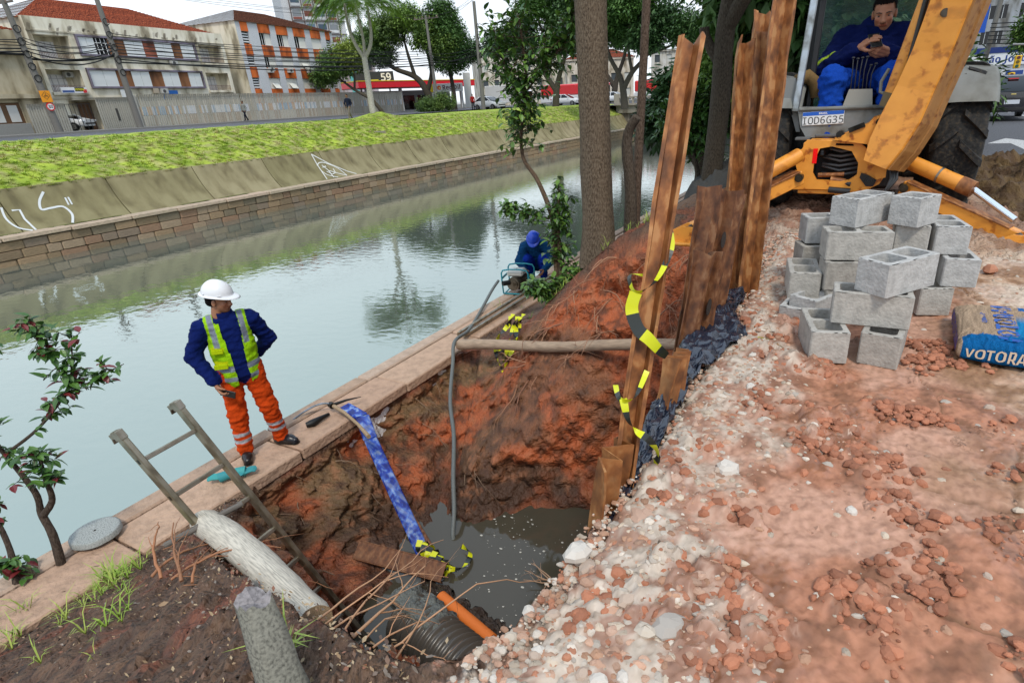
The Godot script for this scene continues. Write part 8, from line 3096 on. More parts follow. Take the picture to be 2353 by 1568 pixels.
	for i in 10:
		for k in 4:
			var p := Vector3(-3.8 + 2.6 * k, 2.6 + 2.75 * i, 0.03)
			var o := boxp("window", root, p + Vector3(0, 0.25, 0), Vector3(1.9, 1.15, 0.06), [Color(0.05, 0.08, 0.12), Color(0.20, 0.22, 0.24), Color(0.16, 0.05, 0.035), Color(0.10, 0.16, 0.22)][(i * 3 + k * 5) % 4], "plain")
			boxp("balcony_front", o, p + Vector3(0, -0.75, 0.12), Vector3(1.9, 0.5, 0.12), [Color(0.60, 0.62, 0.63), Color(0.22, 0.07, 0.05), Color(0.45, 0.47, 0.48)][(i + k * 2) % 3])
	b = B.new()
	b.col = Color(0.10, 0.07, 0.06)
	for k in 6: b.box(at(Vector3(-5.1 + 2.6 * k, 15, 0.2)), Vector3(0.16, 30, 0.3))
	for i in 11: b.box(at(Vector3(0.9, 1.3 + 2.75 * i, 0.22)), Vector3(12.0, 0.14, 0.25))
	put("balcony_grid", b, M.plain, root)
	# lower blocks behind the trees
	for q in [["pinkish block with teal glass strip behind the white trunked tree", -82, -78, 12, 9.5, 7.0, Color(0.45, 0.40, 0.42), 62], ["cream terraced building behind the petrol station trees", -72, -122, 20, 11.0, 8.0, Color(0.62, 0.58, 0.50), 45], ["low pale house with red roof seen right of the dark trees", -52, -120, 14, 8.0, 8.0, Color(0.60, 0.54, 0.46), 30], ["long pale building behind the street crossing", -26, -128, 34, 9.0, 8.0, Color(0.58, 0.56, 0.52), 8], ["white building behind the bridge at the right", -2, -118, 16, 10.0, 8.0, Color(0.62, 0.62, 0.62), -6]]:
		root = thing("building", q[0], "building", Transform3D(Basis(Vector3.UP, deg_to_rad(q[7])), Vector3(q[1], 0.3, q[2])))
		var w: float = q[3]
		var h: float = q[4]
		var hl := []
		var nx := int(w / 2.4)
		for i in int(h / 3.0):
			for k in nx: hl.append([-w / 2 + (k + 0.3) * w / nx, -w / 2 + (k + 0.75) * w / nx, 1.0 + i * 3.0, 2.4 + i * 3.0])
		b = B.new()
		b.col = q[6]
		facade(b, -w / 2, w / 2, 0, h, hl, 0.0, 0.25, false)
		b.box(at(Vector3(0, h / 2, -q[5] / 2 - 0.3)), Vector3(w - 0.02, h - 0.02, q[5]))
		b.box(at(Vector3(0, h + 0.15, -q[5] / 2)), Vector3(w + 0.3, 0.3, q[5] + 0.6))
		put("wall", b, M.plaster, root)
		for e in hl: boxp("window", root, Vector3((e[0] + e[1]) / 2, (e[2] + e[3]) / 2, -0.20), Vector3(e[1] - e[0], e[3] - e[2], 0.05), Color(0.05, 0.06, 0.07) if rng.randf() < 0.6 else Color(0.5, 0.5, 0.47))
		if q[1] == -52: hip_roof(root, -w / 2 - 0.4, w / 2 + 0.4, -q[5] - 0.6, 0.4, h + 0.3, h + 2.2, Color(0.40, 0.14, 0.08))
		if q[1] == -82: boxp("teal_strip", root, Vector3(2.0, h / 2, 0.06), Vector3(1.2, h, 0.08), Color(0.12, 0.40, 0.38))

func slat_mesh(h: float, k: int) -> ArrayMesh:
	# concrete slat with a bent head; variants carry different sprayed paint
	var b := B.new()
	var w := 0.125
	var prof := [[0.0, 0.0], [0.35, 0.0], [0.62, 0.0], [0.88, 0.0], [0.95, 0.05], [1.0, 0.14]]
	var r := RandomNumberGenerator.new()
	r.seed = k
	for i in prof.size() - 1:
		var y0: float = prof[i][0] * h
		var y1: float = prof[i + 1][0] * h
		var z0: float = prof[i][1]
		var z1: float = prof[i + 1][1]
		var base := Color(0.72, 0.68, 0.58) * (0.82 + 0.05 * (k % 4))
		b.col = base
		if i == 1 and k > 0: b.col = [base, Color(0.80, 0.83, 0.86), Color(0.74, 0.56, 0.40), Color(0.52, 0.62, 0.70), Color(0.84, 0.84, 0.82)][k % 5]
		if i == 0 and k % 3 == 1: b.col = Color(0.58, 0.50, 0.40)
		b.quad(Vector3(-w / 2, y0, z0 + 0.03), Vector3(w / 2, y0, z0 + 0.03), Vector3(w / 2, y1, z1 + 0.03), Vector3(-w / 2, y1, z1 + 0.03))
		b.quad(Vector3(w / 2, y0, z0 - 0.03), Vector3(-w / 2, y0, z0 - 0.03), Vector3(-w / 2, y1, z1 - 0.03), Vector3(w / 2, y1, z1 - 0.03))
		b.quad(Vector3(w / 2, y0, z0 + 0.03), Vector3(w / 2, y0, z0 - 0.03), Vector3(w / 2, y1, z1 - 0.03), Vector3(w / 2, y1, z1 + 0.03))
		b.quad(Vector3(-w / 2, y0, z0 - 0.03), Vector3(-w / 2, y0, z0 + 0.03), Vector3(-w / 2, y1, z1 + 0.03), Vector3(-w / 2, y1, z1 - 0.03))
	b.quad(Vector3(-w / 2, h, 0.17), Vector3(w / 2, h, 0.17), Vector3(w / 2, h, 0.11), Vector3(-w / 2, h, 0.11))
	return b.mesh()

func build_fence():
	var f := far_frame()
	var spans := [["weathered concrete slat fence with faded paint running along the far road", 0.45, 37.9, 0.205, 2.5, 1], ["pale slatted gate leaf left of the parked white car", -7.6, -5.25, 0.165, 1.95, 0], ["slatted sliding gate with a dark slot right of the parked white car", -2.85, -0.1, 0.165, 2.3, 0]]
	for q in spans:
		var root := thing("slat_fence" if q[5] else "slat_gate", q[0], "fence" if q[5] else "gate", f)
		var ms := []
		for k in 6: ms.append(slat_mesh(q[4], k if q[5] else 0))
		var x: float = q[1]
		while x < q[2]:
			var k := 0
			if q[5]: k = int(clampf(2.5 + 4.0 * n1.get_noise_2d(x * 0.35, 2.0) + rng.randf_range(-1.0, 1.0), 0, 5))
			inst("slat", ms[k], M.dry, root, at(Vector3(x, 0.1, rng.randf_range(-0.01, 0.01)), 0, rng.randf_range(-0.01, 0.01)))
			x += q[3]
		for y in [0.35, 0.82]: boxp("rail", root, Vector3((q[1] + q[2]) / 2, 0.1 + q[4] * y, -0.07), Vector3(q[2] - q[1], 0.09, 0.07), Color(0.42, 0.40, 0.34), "dry")
		if not q[5] and q[1] > -3: boxp("dark_slot", root, Vector3(-1.55, 1.15, 0.04), Vector3(0.16, 0.9, 0.04), Color(0.05, 0.045, 0.04))
	# low wall left of the gate and its posts
	tag(boxp("low_wall", self, Vector3.ZERO, Vector3(18, 0.75, 0.25), Color(0.40, 0.39, 0.36), "dry", 0.02), "low grey wall in front of the beige block at the left edge", "wall").transform = f * at(Vector3(-16.8, 0.45, 0))
	tag(boxp("gate_post", self, Vector3.ZERO, Vector3(0.22, 2.5, 0.22), Color(0.55, 0.53, 0.48), "dry", 0.02), "square gate post at the right side of the drive with the white car", "post").transform = f * at(Vector3(0.18, 1.3, 0))
	# dark ironwork gate in front of the car
	var g := thing("iron_gate", "thin dark iron gate bars in front of the parked white car", "gate", f)
	for i in 8:
		boxp("bar", g, Vector3(-5.1 + 0.29 * i, 1.0, -0.6), Vector3(0.03, 2.0, 0.03), Color(0.03, 0.03, 0.03))
	boxp("top_bar", g, Vector3(-4.1, 2.0, -0.6), Vector3(2.2, 0.04, 0.04), Color(0.03, 0.03, 0.03))

func utility_pole(label: String, base: Vector3, top: Vector3, r0: float, r1: float, arm: float, gear := true) -> Node3D:
	var root := thing("utility_pole", label, "utility pole", at(base))
	var b := B.new()
	b.col = Color(0.24, 0.23, 0.21)
	b.tube([Vector3.ZERO, (top - base) * 0.5, top - base], [r0, (r0 + r1) / 2, r1], 12)
	put("post", b, M.dry, root)
	var t := top - base
	if arm > 0:
		b = B.new()
		b.col = Color(0.12, 0.10, 0.085)
		var d := far_frame().basis.z
		b.bar(t - d * arm + Vector3(0, -0.3, 0), t + d * arm + Vector3(0, -0.3, 0), 0.10, 0.12)
		put("crossarm", b, M.plain, root)
		for k in 4:
			b = B.new()
			b.col = Color(0.30, 0.20, 0.16)
			b.cyl(t + d * arm * (k - 1.5) * 0.6 + Vector3(0, -0.24, 0), t + d * arm * (k - 1.5) * 0.6 + Vector3(0, -0.05, 0), 0.045, 8)
			put("insulator", b, M.plain, root)
	if gear:
		for k in 5:
			b = B.new()
			b.col = Color(0.02, 0.02, 0.022)
			var c := t * (0.42 + 0.09 * k) + Vector3(0.22, 0, 0.05 * (k % 2))
			var pts := []
			for i in 13: pts.append(c + Vector3(0.02 * sin(i * 2.0), cos(TAU * i / 12) * 0.22, sin(TAU * i / 12) * 0.2))
			b.tube(pts, 0.03, 6, false)
			put("cable_loop", b, M.rubber, root)
	return root

func wire(b: B, p: Vector3, q: Vector3, sag: float, r: float):
	var pts := []
	for i in 15:
		var t := i / 14.0
		pts.append(p.lerp(q, t) + Vector3(0, -sag * 4.0 * t * (1.0 - t), 0))
	b.tube(pts, r, 5, false)

func build_poles():
	var f := far_frame()
	var p1 := f * Vector3(-7.31, 0.1, 2.0)
	var t1 := f * Vector3(-7.75, 8.4, 2.0)
	var p2 := f * Vector3(-1.47, 0.1, 2.0)
	var t2 := f * Vector3(-1.70, 9.6, 2.0)
	var pole := utility_pole("utility pole with road signs in front of the left gate", p1, t1, 0.24, 0.15, 0.9)
	var pole2 := utility_pole("leaning utility pole hung with cable coils before the cream block", p2, t2, 0.24, 0.15, 0.0)
	var p3 := Vector3(-46.5, 0.5, -58.3)
	var t3 := Vector3(-46.9, 10.6, -58.6)
	utility_pole("distant pole with a crossarm above the petrol station trees", p3, t3, 0.2, 0.13, 1.6, false)
	var p4 := Vector3(-38.8, 0.5, -56.6)
	var t4 := Vector3(-38.9, 11.0, -56.8)
	utility_pole("distant pole thick with cables beside the parked white car", p4, t4, 0.24, 0.16, 0.0)
	var p0 := f * Vector3(-34.0, 6.6, 2.0)
	# signs on the first pole
	var sg := thing("road_sign", "orange square warning sign with a black cycle diamond on the pole", "sign", f * at(Vector3(-7.50, 2.45, 2.28)))
	boxp("plate", sg, Vector3.ZERO, Vector3(0.66, 0.74, 0.03), Color(0.80, 0.30, 0.01), "plain", 0.01)
	var b := B.new()
	b.col = Color(0.02, 0.02, 0.02)
	for k in 4:
		var a0 := Vector2(0.25, 0).rotated(TAU * k / 4)
		var a1 := Vector2(0.25, 0).rotated(TAU * (k + 1) / 4)
		b.bar(Vector3(a0.x, a0.y + 0.06, 0.018), Vector3(a1.x, a1.y + 0.06, 0.018), 0.02, 0.006, Vector3.BACK)
	put("diamond", b, M.plain, sg)
	b = B.new()
	b.col = Color(0.02, 0.02, 0.02)
	for x in [-0.07, 0.07]:
		var pts := []
		for i in 13: pts.append(Vector3(x + cos(TAU * i / 12) * 0.05, 0.02 + sin(TAU * i / 12) * 0.05, 0.02))
		b.tube(pts, 0.008, 4, false)
	b.bar(Vector3(-0.07, 0.02, 0.02), Vector3(0.0, 0.12, 0.02), 0.02, 0.006, Vector3.BACK)
	b.bar(Vector3(0.07, 0.02, 0.02), Vector3(0.0, 0.12, 0.02), 0.02, 0.006, Vector3.BACK)
	b.box(at(Vector3(0.0, 0.165, 0.02)), Vector3(0.05, 0.05, 0.006))
	put("cycle_symbol", b, M.plain, sg)
	sg = thing("road_sign", "round white speed limit sign with red rim reading 30", "sign", f * at(Vector3(-7.45, 1.80, 2.28)))
	b = B.new()
	b.col = Color(0.62, 0.02, 0.02)
	b.cyl(Vector3(0, 0, -0.012), Vector3(0, 0, 0.008), 0.26, 28)
	put("rim", b, M.plain, sg)
	b = B.new()
	b.col = Color(0.78, 0.78, 0.78)
	b.cyl(Vector3(0, 0, 0.0), Vector3(0, 0, 0.012), 0.19, 28)
	put("face", b, M.plain, sg)
	text("numerals", "30", 0.21, mcol(Color(0.02, 0.02, 0.02)), sg, at(Vector3(0, 0, 0.014)), "Droid Sans", true)
	# overhead cables
	var groups := [[p0, f * Vector3(-7.6, 5.6, 2.0), [0.075, 0.05, 0.045, 0.03, 0.03, 0.03], "thick black cable bundle crossing to the pole with the road signs"], [f * Vector3(-7.6, 5.6, 2.0), f * Vector3(-1.6, 5.9, 2.0), [0.07, 0.045, 0.04, 0.035, 0.03, 0.03, 0.025], "black cables between the first two poles"], [f * Vector3(-1.6, 5.9, 2.0), p3 + Vector3(0, 5.8, 0), [0.05, 0.045, 0.04, 0.035, 0.035, 0.03, 0.03, 0.03, 0.025, 0.025], "long black cables from the leaning pole past the orange panel block"], [p3 + Vector3(0, 5.8, 0), p4 + Vector3(0, 6.0, 0), [0.04, 0.035, 0.03, 0.03, 0.03], "cables between the two distant poles"], [p4 + Vector3(0, 6.0, 0), Vector3(-8, 6.8, -72), [0.04, 0.035, 0.03, 0.03, 0.03, 0.025], "cables running from the distant pole over the crossing"], [t2 + Vector3(0, 0.4, 0), t3 + Vector3(0, -0.1, 0), [0.015, 0.015, 0.015], "thin high wires against the sky"], [t3, t4 + Vector3(0, 0.4, 0), [0.014, 0.014, 0.014], "thin high wires between the distant poles"]]
	for g in groups:
		b = B.new()
		b.col = Color(0.012, 0.012, 0.014)
		var i := 0
		var rr: Array = g[2]
		for r in rr:
			var dy := 0.22 * (i - rr.size() / 2.0)
			wire(b, g[0] + Vector3(0.1 * (i % 3), dy, 0), g[1] + Vector3(0.1 * (i % 2), dy * 0.8, 0), 0.25 + 0.16 * ((i * 3) % 4), r)
			i += 1
		var w := put("overhead_cables", b, M.rubber)
		tag(w, g[3], "cable", "", "stuff")

func far_person(label: String, base: Vector3, yaw: float, top: Color, legs: Color, walk: float, pack := false):
	var root := thing("person", label, "person", at(base, yaw))
	var F := Field.new(Vector3(-0.4, 0.0, -0.55), Vector3(0.4, 1.8, 0.55), 0.022, 0.016)
	F.cap(Vector3(0.09, 0.92, 0), Vector3(0.10, 0.48, walk), 0.09, 0.07, 1)
	F.cap(Vector3(0.10, 0.48, walk), Vector3(0.10, 0.07, walk * 1.3), 0.068, 0.055, 1)
	F.cap(Vector3(-0.09, 0.92, 0), Vector3(-0.10, 0.49, -walk * 0.5), 0.09, 0.07, 1)
	F.cap(Vector3(-0.10, 0.49, -walk * 0.5), Vector3(-0.10, 0.09, -walk * 1.6), 0.068, 0.055, 1)
	F.cap(Vector3(0, 0.95, 0), Vector3(0, 1.35, 0.0), 0.15, 0.15, 0, Vector3(1, 1, 1.25))
	F.cap(Vector3(-0.14, 1.40, 0), Vector3(0.14, 1.40, 0), 0.075, 0.075, 0)
	for s in [-1.0, 1.0]:
		F.cap(Vector3(0.20 * s, 1.38, 0), Vector3(0.25 * s, 1.12, -walk * 0.4 * s), 0.06, 0.052, 0)
		F.cap(Vector3(0.25 * s, 1.12, -walk * 0.4 * s), Vector3(0.22 * s, 0.90, walk * 0.3 * s + 0.08), 0.05, 0.042, 0)
		F.cap(Vector3(0.22 * s, 0.89, walk * 0.3 * s + 0.08), Vector3(0.22 * s, 0.80, walk * 0.3 * s + 0.10), 0.042, 0.035, 2)
	F.cap(Vector3(0, 1.42, 0), Vector3(0, 1.55, 0.01), 0.055, 0.05, 2)
	F.ell(Vector3(0, 1.63, 0.015), Vector3(0.078, 0.115, 0.098), 2)
	F.ell(Vector3(0, 1.68, -0.01), Vector3(0.085, 0.085, 0.10), 3)
	F.cap(Vector3(0.10, 0.04, walk * 1.3), Vector3(0.10, 0.03, walk * 1.3 + 0.16), 0.045, 0.035, 3)
	F.cap(Vector3(-0.10, 0.05, -walk * 1.6), Vector3(-0.10, 0.03, -walk * 1.6 + 0.16), 0.045, 0.035, 3)
	var b := B.new()
	F.mesh_into(b, [top, legs, Color(0.36, 0.20, 0.13), Color(0.02, 0.016, 0.014)])
	put("body", b, M.cloth, root)
	if pack: boxp("backpack", root, Vector3(0, 1.2, -0.22), Vector3(0.30, 0.42, 0.16), Color(0.015, 0.02, 0.035), "cloth", 0.06)

func build_passers():
	far_person("person in dark jacket with backpack walking on the far pavement", Vector3(-35.2, 0.5, -33.6), far_frame().basis.get_euler().y - PI / 2, Color(0.02, 0.03, 0.06), Color(0.26, 0.22, 0.19), 0.20, true)
	far_person("person in pale jacket walking before the painted slat fence", far_frame() * Vector3(8.9, 0.12, 2.0), far_frame().basis.get_euler().y - PI / 2, Color(0.36, 0.37, 0.34), Color(0.02, 0.025, 0.04), 0.18)
	far_person("person in dark blue standing by the road at the bridge end", Vector3(-24.6, 0.36, -57.5), 0.6, Color(0.015, 0.02, 0.05), Color(0.02, 0.02, 0.03), 0.05)
	far_person("person in red by the parked white car at the petrol station", Vector3(-42.6, 0.45, -60.0), 0.8, Color(0.5, 0.03, 0.02), Color(0.02, 0.02, 0.03), 0.05)

# car bodies: a side profile drawn across a rounded plan
func car(label: String, xf: Transform3D, paint: Color, group := "", plate := false, suv := false) -> Node3D:
	var root := thing("parked_car" if not plate else "car", label, "car", xf, group)
	var L := 4.2
	var W := 1.74
	var low := [[-2.08, 0.42], [-2.10, 0.62], [-2.02, 0.90], [-1.75, 1.00], [-0.9, 0.98], [0.0, 0.95], [0.9, 0.93], [1.5, 0.86], [1.95, 0.74], [2.08, 0.55], [2.05, 0.36]]
	var b := B.new()
	b.col = paint
	var rows := []
	for q in [[0.0, 0.80], [0.04, 0.90], [0.35, 1.0], [0.65, 1.0], [0.92, 0.965], [1.0, 0.90]]:
		var row := PackedVector3Array()
		for s in 44:
			var a := TAU * s / 44
			var cx := cos(a)
			var cz := sin(a)
			var z := L * 0.5 * signf(cz) * pow(absf(cz), 0.42)
			var x: float = W * 0.5 * signf(cx) * pow(absf(cx), 0.36) * q[1] * (1.0 - 0.06 * pow(absf(z) / 2.1, 3.0))
			var top := 0.98 - 0.20 * ss(0.7, 2.05, z) - 0.05 * ss(1.6, 2.1, -z)
			row.append(Vector3(x, lerpf(0.30, top, q[0]), z * (0.97 + 0.03 * q[1])))
		rows.append(row)
	rows.reverse()
	b.grid(rows, true)
	var lid: PackedVector3Array = rows[0]
	for s in range(1, 43): b.tri(lid[0], lid[s], lid[s + 1])
	for i in b.n.size():
		if b.n[i].dot(b.v[i] - Vector3(0, 0.5, b.v[i].z * 0.8)) < 0: b.n[i] = -b.n[i]
	put("body", b, M.carpaint, root)
	# cabin: glass band and roof
	var gb := B.new()
	gb.col = Color(0.02, 0.025, 0.03)
	var cab := []
	for q in [[0.94, 0.80, -1.95, 1.05], [1.12, 0.74, -1.72, 0.72], [1.36, 0.64, -1.25, 0.15], [1.42, 0.60, -1.12, 0.02]]:
		var row := PackedVector3Array()
		for s in 36:
			var a := TAU * s / 36
			var x: float = q[1] * signf(cos(a)) * pow(absf(cos(a)), 0.34)
			var mid: float = (q[2] + q[3]) / 2
			row.append(Vector3(x, q[0], mid + (q[3] - q[2]) / 2 * signf(sin(a)) * pow(absf(sin(a)), 0.42)))
		cab.append(row)
	cab.reverse()
	gb.grid(cab, true)
	for i in gb.n.size():
		if gb.n[i].dot(Vector3(gb.v[i].x, 0.1, gb.v[i].z + 0.4)) < 0: gb.n[i] = -gb.n[i]
	put("windows", gb, M.darkglass, root)
	var rb := B.new()
	rb.col = paint
	var rr := []
	for q in [[0.0, 1.47], [0.7, 1.465], [1.0, 1.425], [1.03, 1.40]]:
		var row := PackedVector3Array()
		for p in cab[0]:
			row.append(Vector3(p.x * q[0], q[1], -0.55 + (p.z + 0.55) * q[0]))
		rr.append(row)
	rb.grid(rr, true)
	for i in rb.n.size():
		if rb.n[i].y < 0: rb.n[i] = -rb.n[i]
	for s in [-1.0, 1.0]:
		rb.bar(Vector3(0.60 * s, 1.42, 0.02), Vector3(0.80 * s, 0.94, 1.02), 0.07, 0.05, Vector3(s, 0.5, 0))
		rb.bar(Vector3(0.58 * s, 1.42, -1.14), Vector3(0.76 * s, 0.96, -1.86), 0.16, 0.05, Vector3(s, 0.5, 0))
		rb.bar(Vector3(0.63 * s, 1.41, -0.45), Vector3(0.81 * s, 0.94, -0.42), 0.08, 0.04, Vector3(s, 0.3, 0))
		rb.box(at(Vector3(0.93 * s, 0.98, 0.72)), Vector3(0.16, 0.11, 0.10), 0.03)
	put("roof", rb, M.carpaint, root)
	for s in [-1.0, 1.0]:
		for z in [-1.30, 1.32]:
			var wb := B.new()
			wb.col = Color(0.02, 0.02, 0.02)
			wb.cyl(Vector3(0.70 * s, 0.31, z), Vector3(0.885 * s, 0.31, z), 0.315, 22)
			var wh := put("wheel", wb, M.rubber, root)
			wb = B.new()
			wb.col = Color(0.35, 0.36, 0.38)
			wb.cyl(Vector3(0.86 * s, 0.31, z), Vector3(0.893 * s, 0.31, z), 0.20, 16)
			put("rim", wb, M.metal, wh)
		boxp("headlight", root, Vector3(0.62 * s, 0.68, 2.0), Vector3(0.36, 0.13, 0.12), Color(0.62, 0.66, 0.70), "gloss", 0.04)
		boxp("tail_light", root, Vector3(0.60 * s, 0.84, -2.03), Vector3(0.42, 0.11, 0.10), Color(0.50, 0.012, 0.015), "gloss", 0.03)
	boxp("grille", root, Vector3(0, 0.50, 2.06), Vector3(1.1, 0.14, 0.08), Color(0.03, 0.03, 0.03), "plain", 0.02)
	boxp("number_plate", root, Vector3(0, 0.62, -2.105), Vector3(0.42, 0.13, 0.02), Color(0.62, 0.66, 0.72), "plain")
	boxp("bumper_trim", root, Vector3(0, 0.40, -2.05), Vector3(1.4, 0.14, 0.10), Color(0.02, 0.02, 0.02), "plain", 0.03)
	boxp("brake_lamp", root, Vector3(0, 1.34, -1.36), Vector3(0.30, 0.035, 0.05), Color(0.6, 0.03, 0.03), "gloss")
	boxp("badge", root, Vector3(0, 0.86, -2.095), Vector3(0.14, 0.045, 0.02), Color(0.55, 0.45, 0.15), "gloss", 0.01)
	return root

func build_cars():
	var f := far_frame()
	car("white car parked behind the thin iron gate bars", f * at(Vector3(-3.55, 0.1, -3.6), 0.42), Color(0.74, 0.75, 0.76))
	car("black car with red tail lights driving away on the near street lane", at(Vector3(4.20, -0.15, -27.2), PI - 0.02), Color(0.010, 0.011, 0.014), "", true)
	car("dark blue car ahead of the black car", at(Vector3(2.95, -0.15, -34.0), PI), Color(0.03, 0.05, 0.09), "", true)
	car("dark red car further up the street", at(Vector3(5.1, -0.15, -41.0), PI), Color(0.10, 0.015, 0.015), "", true)
	car("silver car in the far lane of the street", at(Vector3(8.2, -0.15, -38.0), PI), Color(0.40, 0.41, 0.42), "", true)
	car("white car standing at the roadside by the distant cable pole", at(Vector3(-41.0, 0.40, -61.2), 1.35), Color(0.72, 0.73, 0.74))
	car("white car crossing between the two red buses", at(Vector3(-31.8, 0.31, -78.4), 1.57), Color(0.74, 0.75, 0.76))
	car("white car partly hidden by the shrub on the cross street", at(Vector3(-38.2, 0.31, -76.0), 1.57), Color(0.70, 0.71, 0.72))
	# lorry with white box body
	var t := thing("lorry", "white box lorry on the far road behind the distant pole", "lorry", at(Vector3(-42.5, 0.36, -68.5), 1.45))
	boxp("box_body", t, Vector3(0, 1.75, -1.2), Vector3(2.1, 2.1, 4.6), Color(0.74, 0.74, 0.74), "plain", 0.04)
	boxp("cab", t, Vector3(0, 1.25, 2.1), Vector3(1.95, 1.7, 1.6), Color(0.76, 0.77, 0.78), "carpaint", 0.18)
	boxp("windscreen", t, Vector3(0, 1.6, 2.88), Vector3(1.7, 0.7, 0.08), Color(0.02, 0.025, 0.03), "darkglass", 0.03)
	boxp("side_window", t, Vector3(0.96, 1.6, 2.2), Vector3(0.06, 0.6, 0.8), Color(0.02, 0.025, 0.03), "darkglass", 0.02)
	for z in [-2.2, 2.0]:
		for s in [-1.0, 1.0]:
			var wb := B.new()
			wb.cyl(Vector3(0.75 * s, 0.36, z), Vector3(1.0 * s, 0.36, z), 0.37, 18)
			put("wheel", wb, M.black, t)
	for q in [["red and white bus standing behind the leafy shrub", -39.0, -80.5, 0.0], ["red and white bus crossing the bridge right of the thick trunk", -25.6, -84.0, 0.0], ["third red bus half hidden beyond the bridge trees", -10.5, -84.3, 0.0]]:
		t = thing("bus", q[0], "bus", at(Vector3(q[1], 0.31, q[2]), PI / 2), "red city buses")
		boxp("lower_body", t, Vector3(0, 0.85, 0), Vector3(2.4, 0.95, 10.2), Color(0.66, 0.66, 0.66), "carpaint", 0.1)
		boxp("upper_body", t, Vector3(0, 2.06, 0), Vector3(2.4, 1.46, 10.2), Color(0.62, 0.02, 0.025), "carpaint", 0.14)
		for k in 6: boxp("window", t, Vector3(1.19, 2.0, -3.9 + 1.45 * k), Vector3(0.05, 0.85, 1.25), Color(0.02, 0.025, 0.03), "darkglass", 0.02)
		boxp("windscreen", t, Vector3(0, 1.85, 5.08), Vector3(2.1, 1.2, 0.08), Color(0.03, 0.05, 0.06), "darkglass", 0.03)
		boxp("door", t, Vector3(1.19, 1.35, 4.1), Vector3(0.06, 1.9, 0.9), Color(0.05, 0.05, 0.06), "darkglass", 0.02)
		for z in [-3.0, 3.0]:
			var wb := B.new()
			wb.cyl(Vector3(0.9, 0.48, z), Vector3(1.22, 0.48, z), 0.48, 18)
			put("wheel", wb, M.black, t)

func build_station():
	var xf := Transform3D(Basis(Vector3.UP, deg_to_rad(72.0)), Vector3(-62.5, 0.45, -72.5))
	var t := thing("petrol_station", "petrol station with long red canopy behind the fence end", "petrol station", xf)
	boxp("canopy", t, Vector3(0, 3.7, 0), Vector3(19.5, 0.85, 6.0), Color(0.66, 0.008, 0.02), "gloss", 0.05)
	boxp("yellow_edge", t, Vector3(0, 4.16, 0.02), Vector3(19.6, 0.10, 6.08), Color(0.75, 0.50, 0.02), "plain", 0.0)
	for x in [-8.0, -2.7, 2.7, 8.0]: boxp("column", t, Vector3(x, 1.65, 1.5), Vector3(0.4, 3.3, 0.4), Color(0.45, 0.46, 0.47), "plain", 0.03)
	boxp("shop", t, Vector3(1.0, 1.5, -4.5), Vector3(16, 3.0, 3.0), Color(0.34, 0.38, 0.40), "plain")
	for k in 5: boxp("shop_window", t, Vector3(-5.0 + 3.0 * k, 1.3, -2.98), Vector3(2.4, 2.0, 0.06), Color(0.04, 0.06, 0.07), "darkglass")
	for x in [-4.0, 4.0]:
		boxp("fuel_pump", t, Vector3(x, 0.8, 1.2), Vector3(0.6, 1.6, 0.5), Color(0.5, 0.02, 0.02), "gloss", 0.05)
	var s := thing("shop_sign", "white RedOil sign board at the right end of the red canopy", "sign", Transform3D(Basis(Vector3.UP, deg_to_rad(40.0)), Vector3(-50.6, 3.25, -66.0)))
	boxp("board", s, Vector3.ZERO, Vector3(3.9, 1.0, 0.2), Color(0.72, 0.72, 0.71), "plain", 0.03)
	text("lettering", "RedOil", 0.55, mcol(Color(0.10, 0.012, 0.02)), s, at(Vector3(0.45, 0.0, 0.105)), "Droid Sans", true)
	var b := B.new()
	b.col = Color(0.75, 0.12, 0.02)
	b.cyl(Vector3(-1.15, 0.0, 0.09), Vector3(-1.15, 0.0, 0.115), 0.26, 18)
	put("emblem", b, M.plain, s)
	b = B.new()
	b.col = Color(0.72, 0.60, 0.3)
	b.cyl(Vector3(-1.10, -0.03, 0.11), Vector3(-1.10, -0.03, 0.122), 0.12, 14)
	put("emblem_drop", b, M.plain, s)
	boxp("yellow_end", s, Vector3(-2.15, 0, 0), Vector3(0.4, 1.0, 0.24), Color(0.75, 0.55, 0.02), "plain", 0.05)
	for x in [-1.7, 1.8]: boxp("leg", s, Vector3(x, -1.6, 0), Vector3(0.12, 2.3, 0.12), Color(0.35, 0.35, 0.35))
	boxp("end_pillar", s, Vector3(2.6, -0.4, -0.3), Vector3(0.9, 4.2, 0.6), Color(0.62, 0.62, 0.60), "plain", 0.02)
	s = thing("billboard", "dark billboard reading 59 behind the white trunk", "billboard", Transform3D(Basis(Vector3.UP, deg_to_rad(44.0)), Vector3(-65.2, 4.9, -68.0)))
	boxp("board", s, Vector3.ZERO, Vector3(5.6, 2.2, 0.2), Color(0.02, 0.025, 0.035), "plain", 0.02)
	text("lettering", "59", 1.0, mcol(Color(0.7, 0.7, 0.7)), s, at(Vector3(1.7, 0.35, 0.105)), "Droid Sans", true)
	boxp("yellow_text_bar", s, Vector3(-0.1, 0.0, 0.105), Vector3(1.4, 0.12, 0.01), Color(0.5, 0.45, 0.05))
	boxp("yellow_text_bar", s, Vector3(-0.1, -0.35, 0.105), Vector3(1.2, 0.12, 0.01), Color(0.5, 0.45, 0.05))
	for x in [-2.0, 2.0]: boxp("leg", s, Vector3(x, -2.8, -0.05), Vector3(0.2, 3.5, 0.2), Color(0.15, 0.15, 0.15))

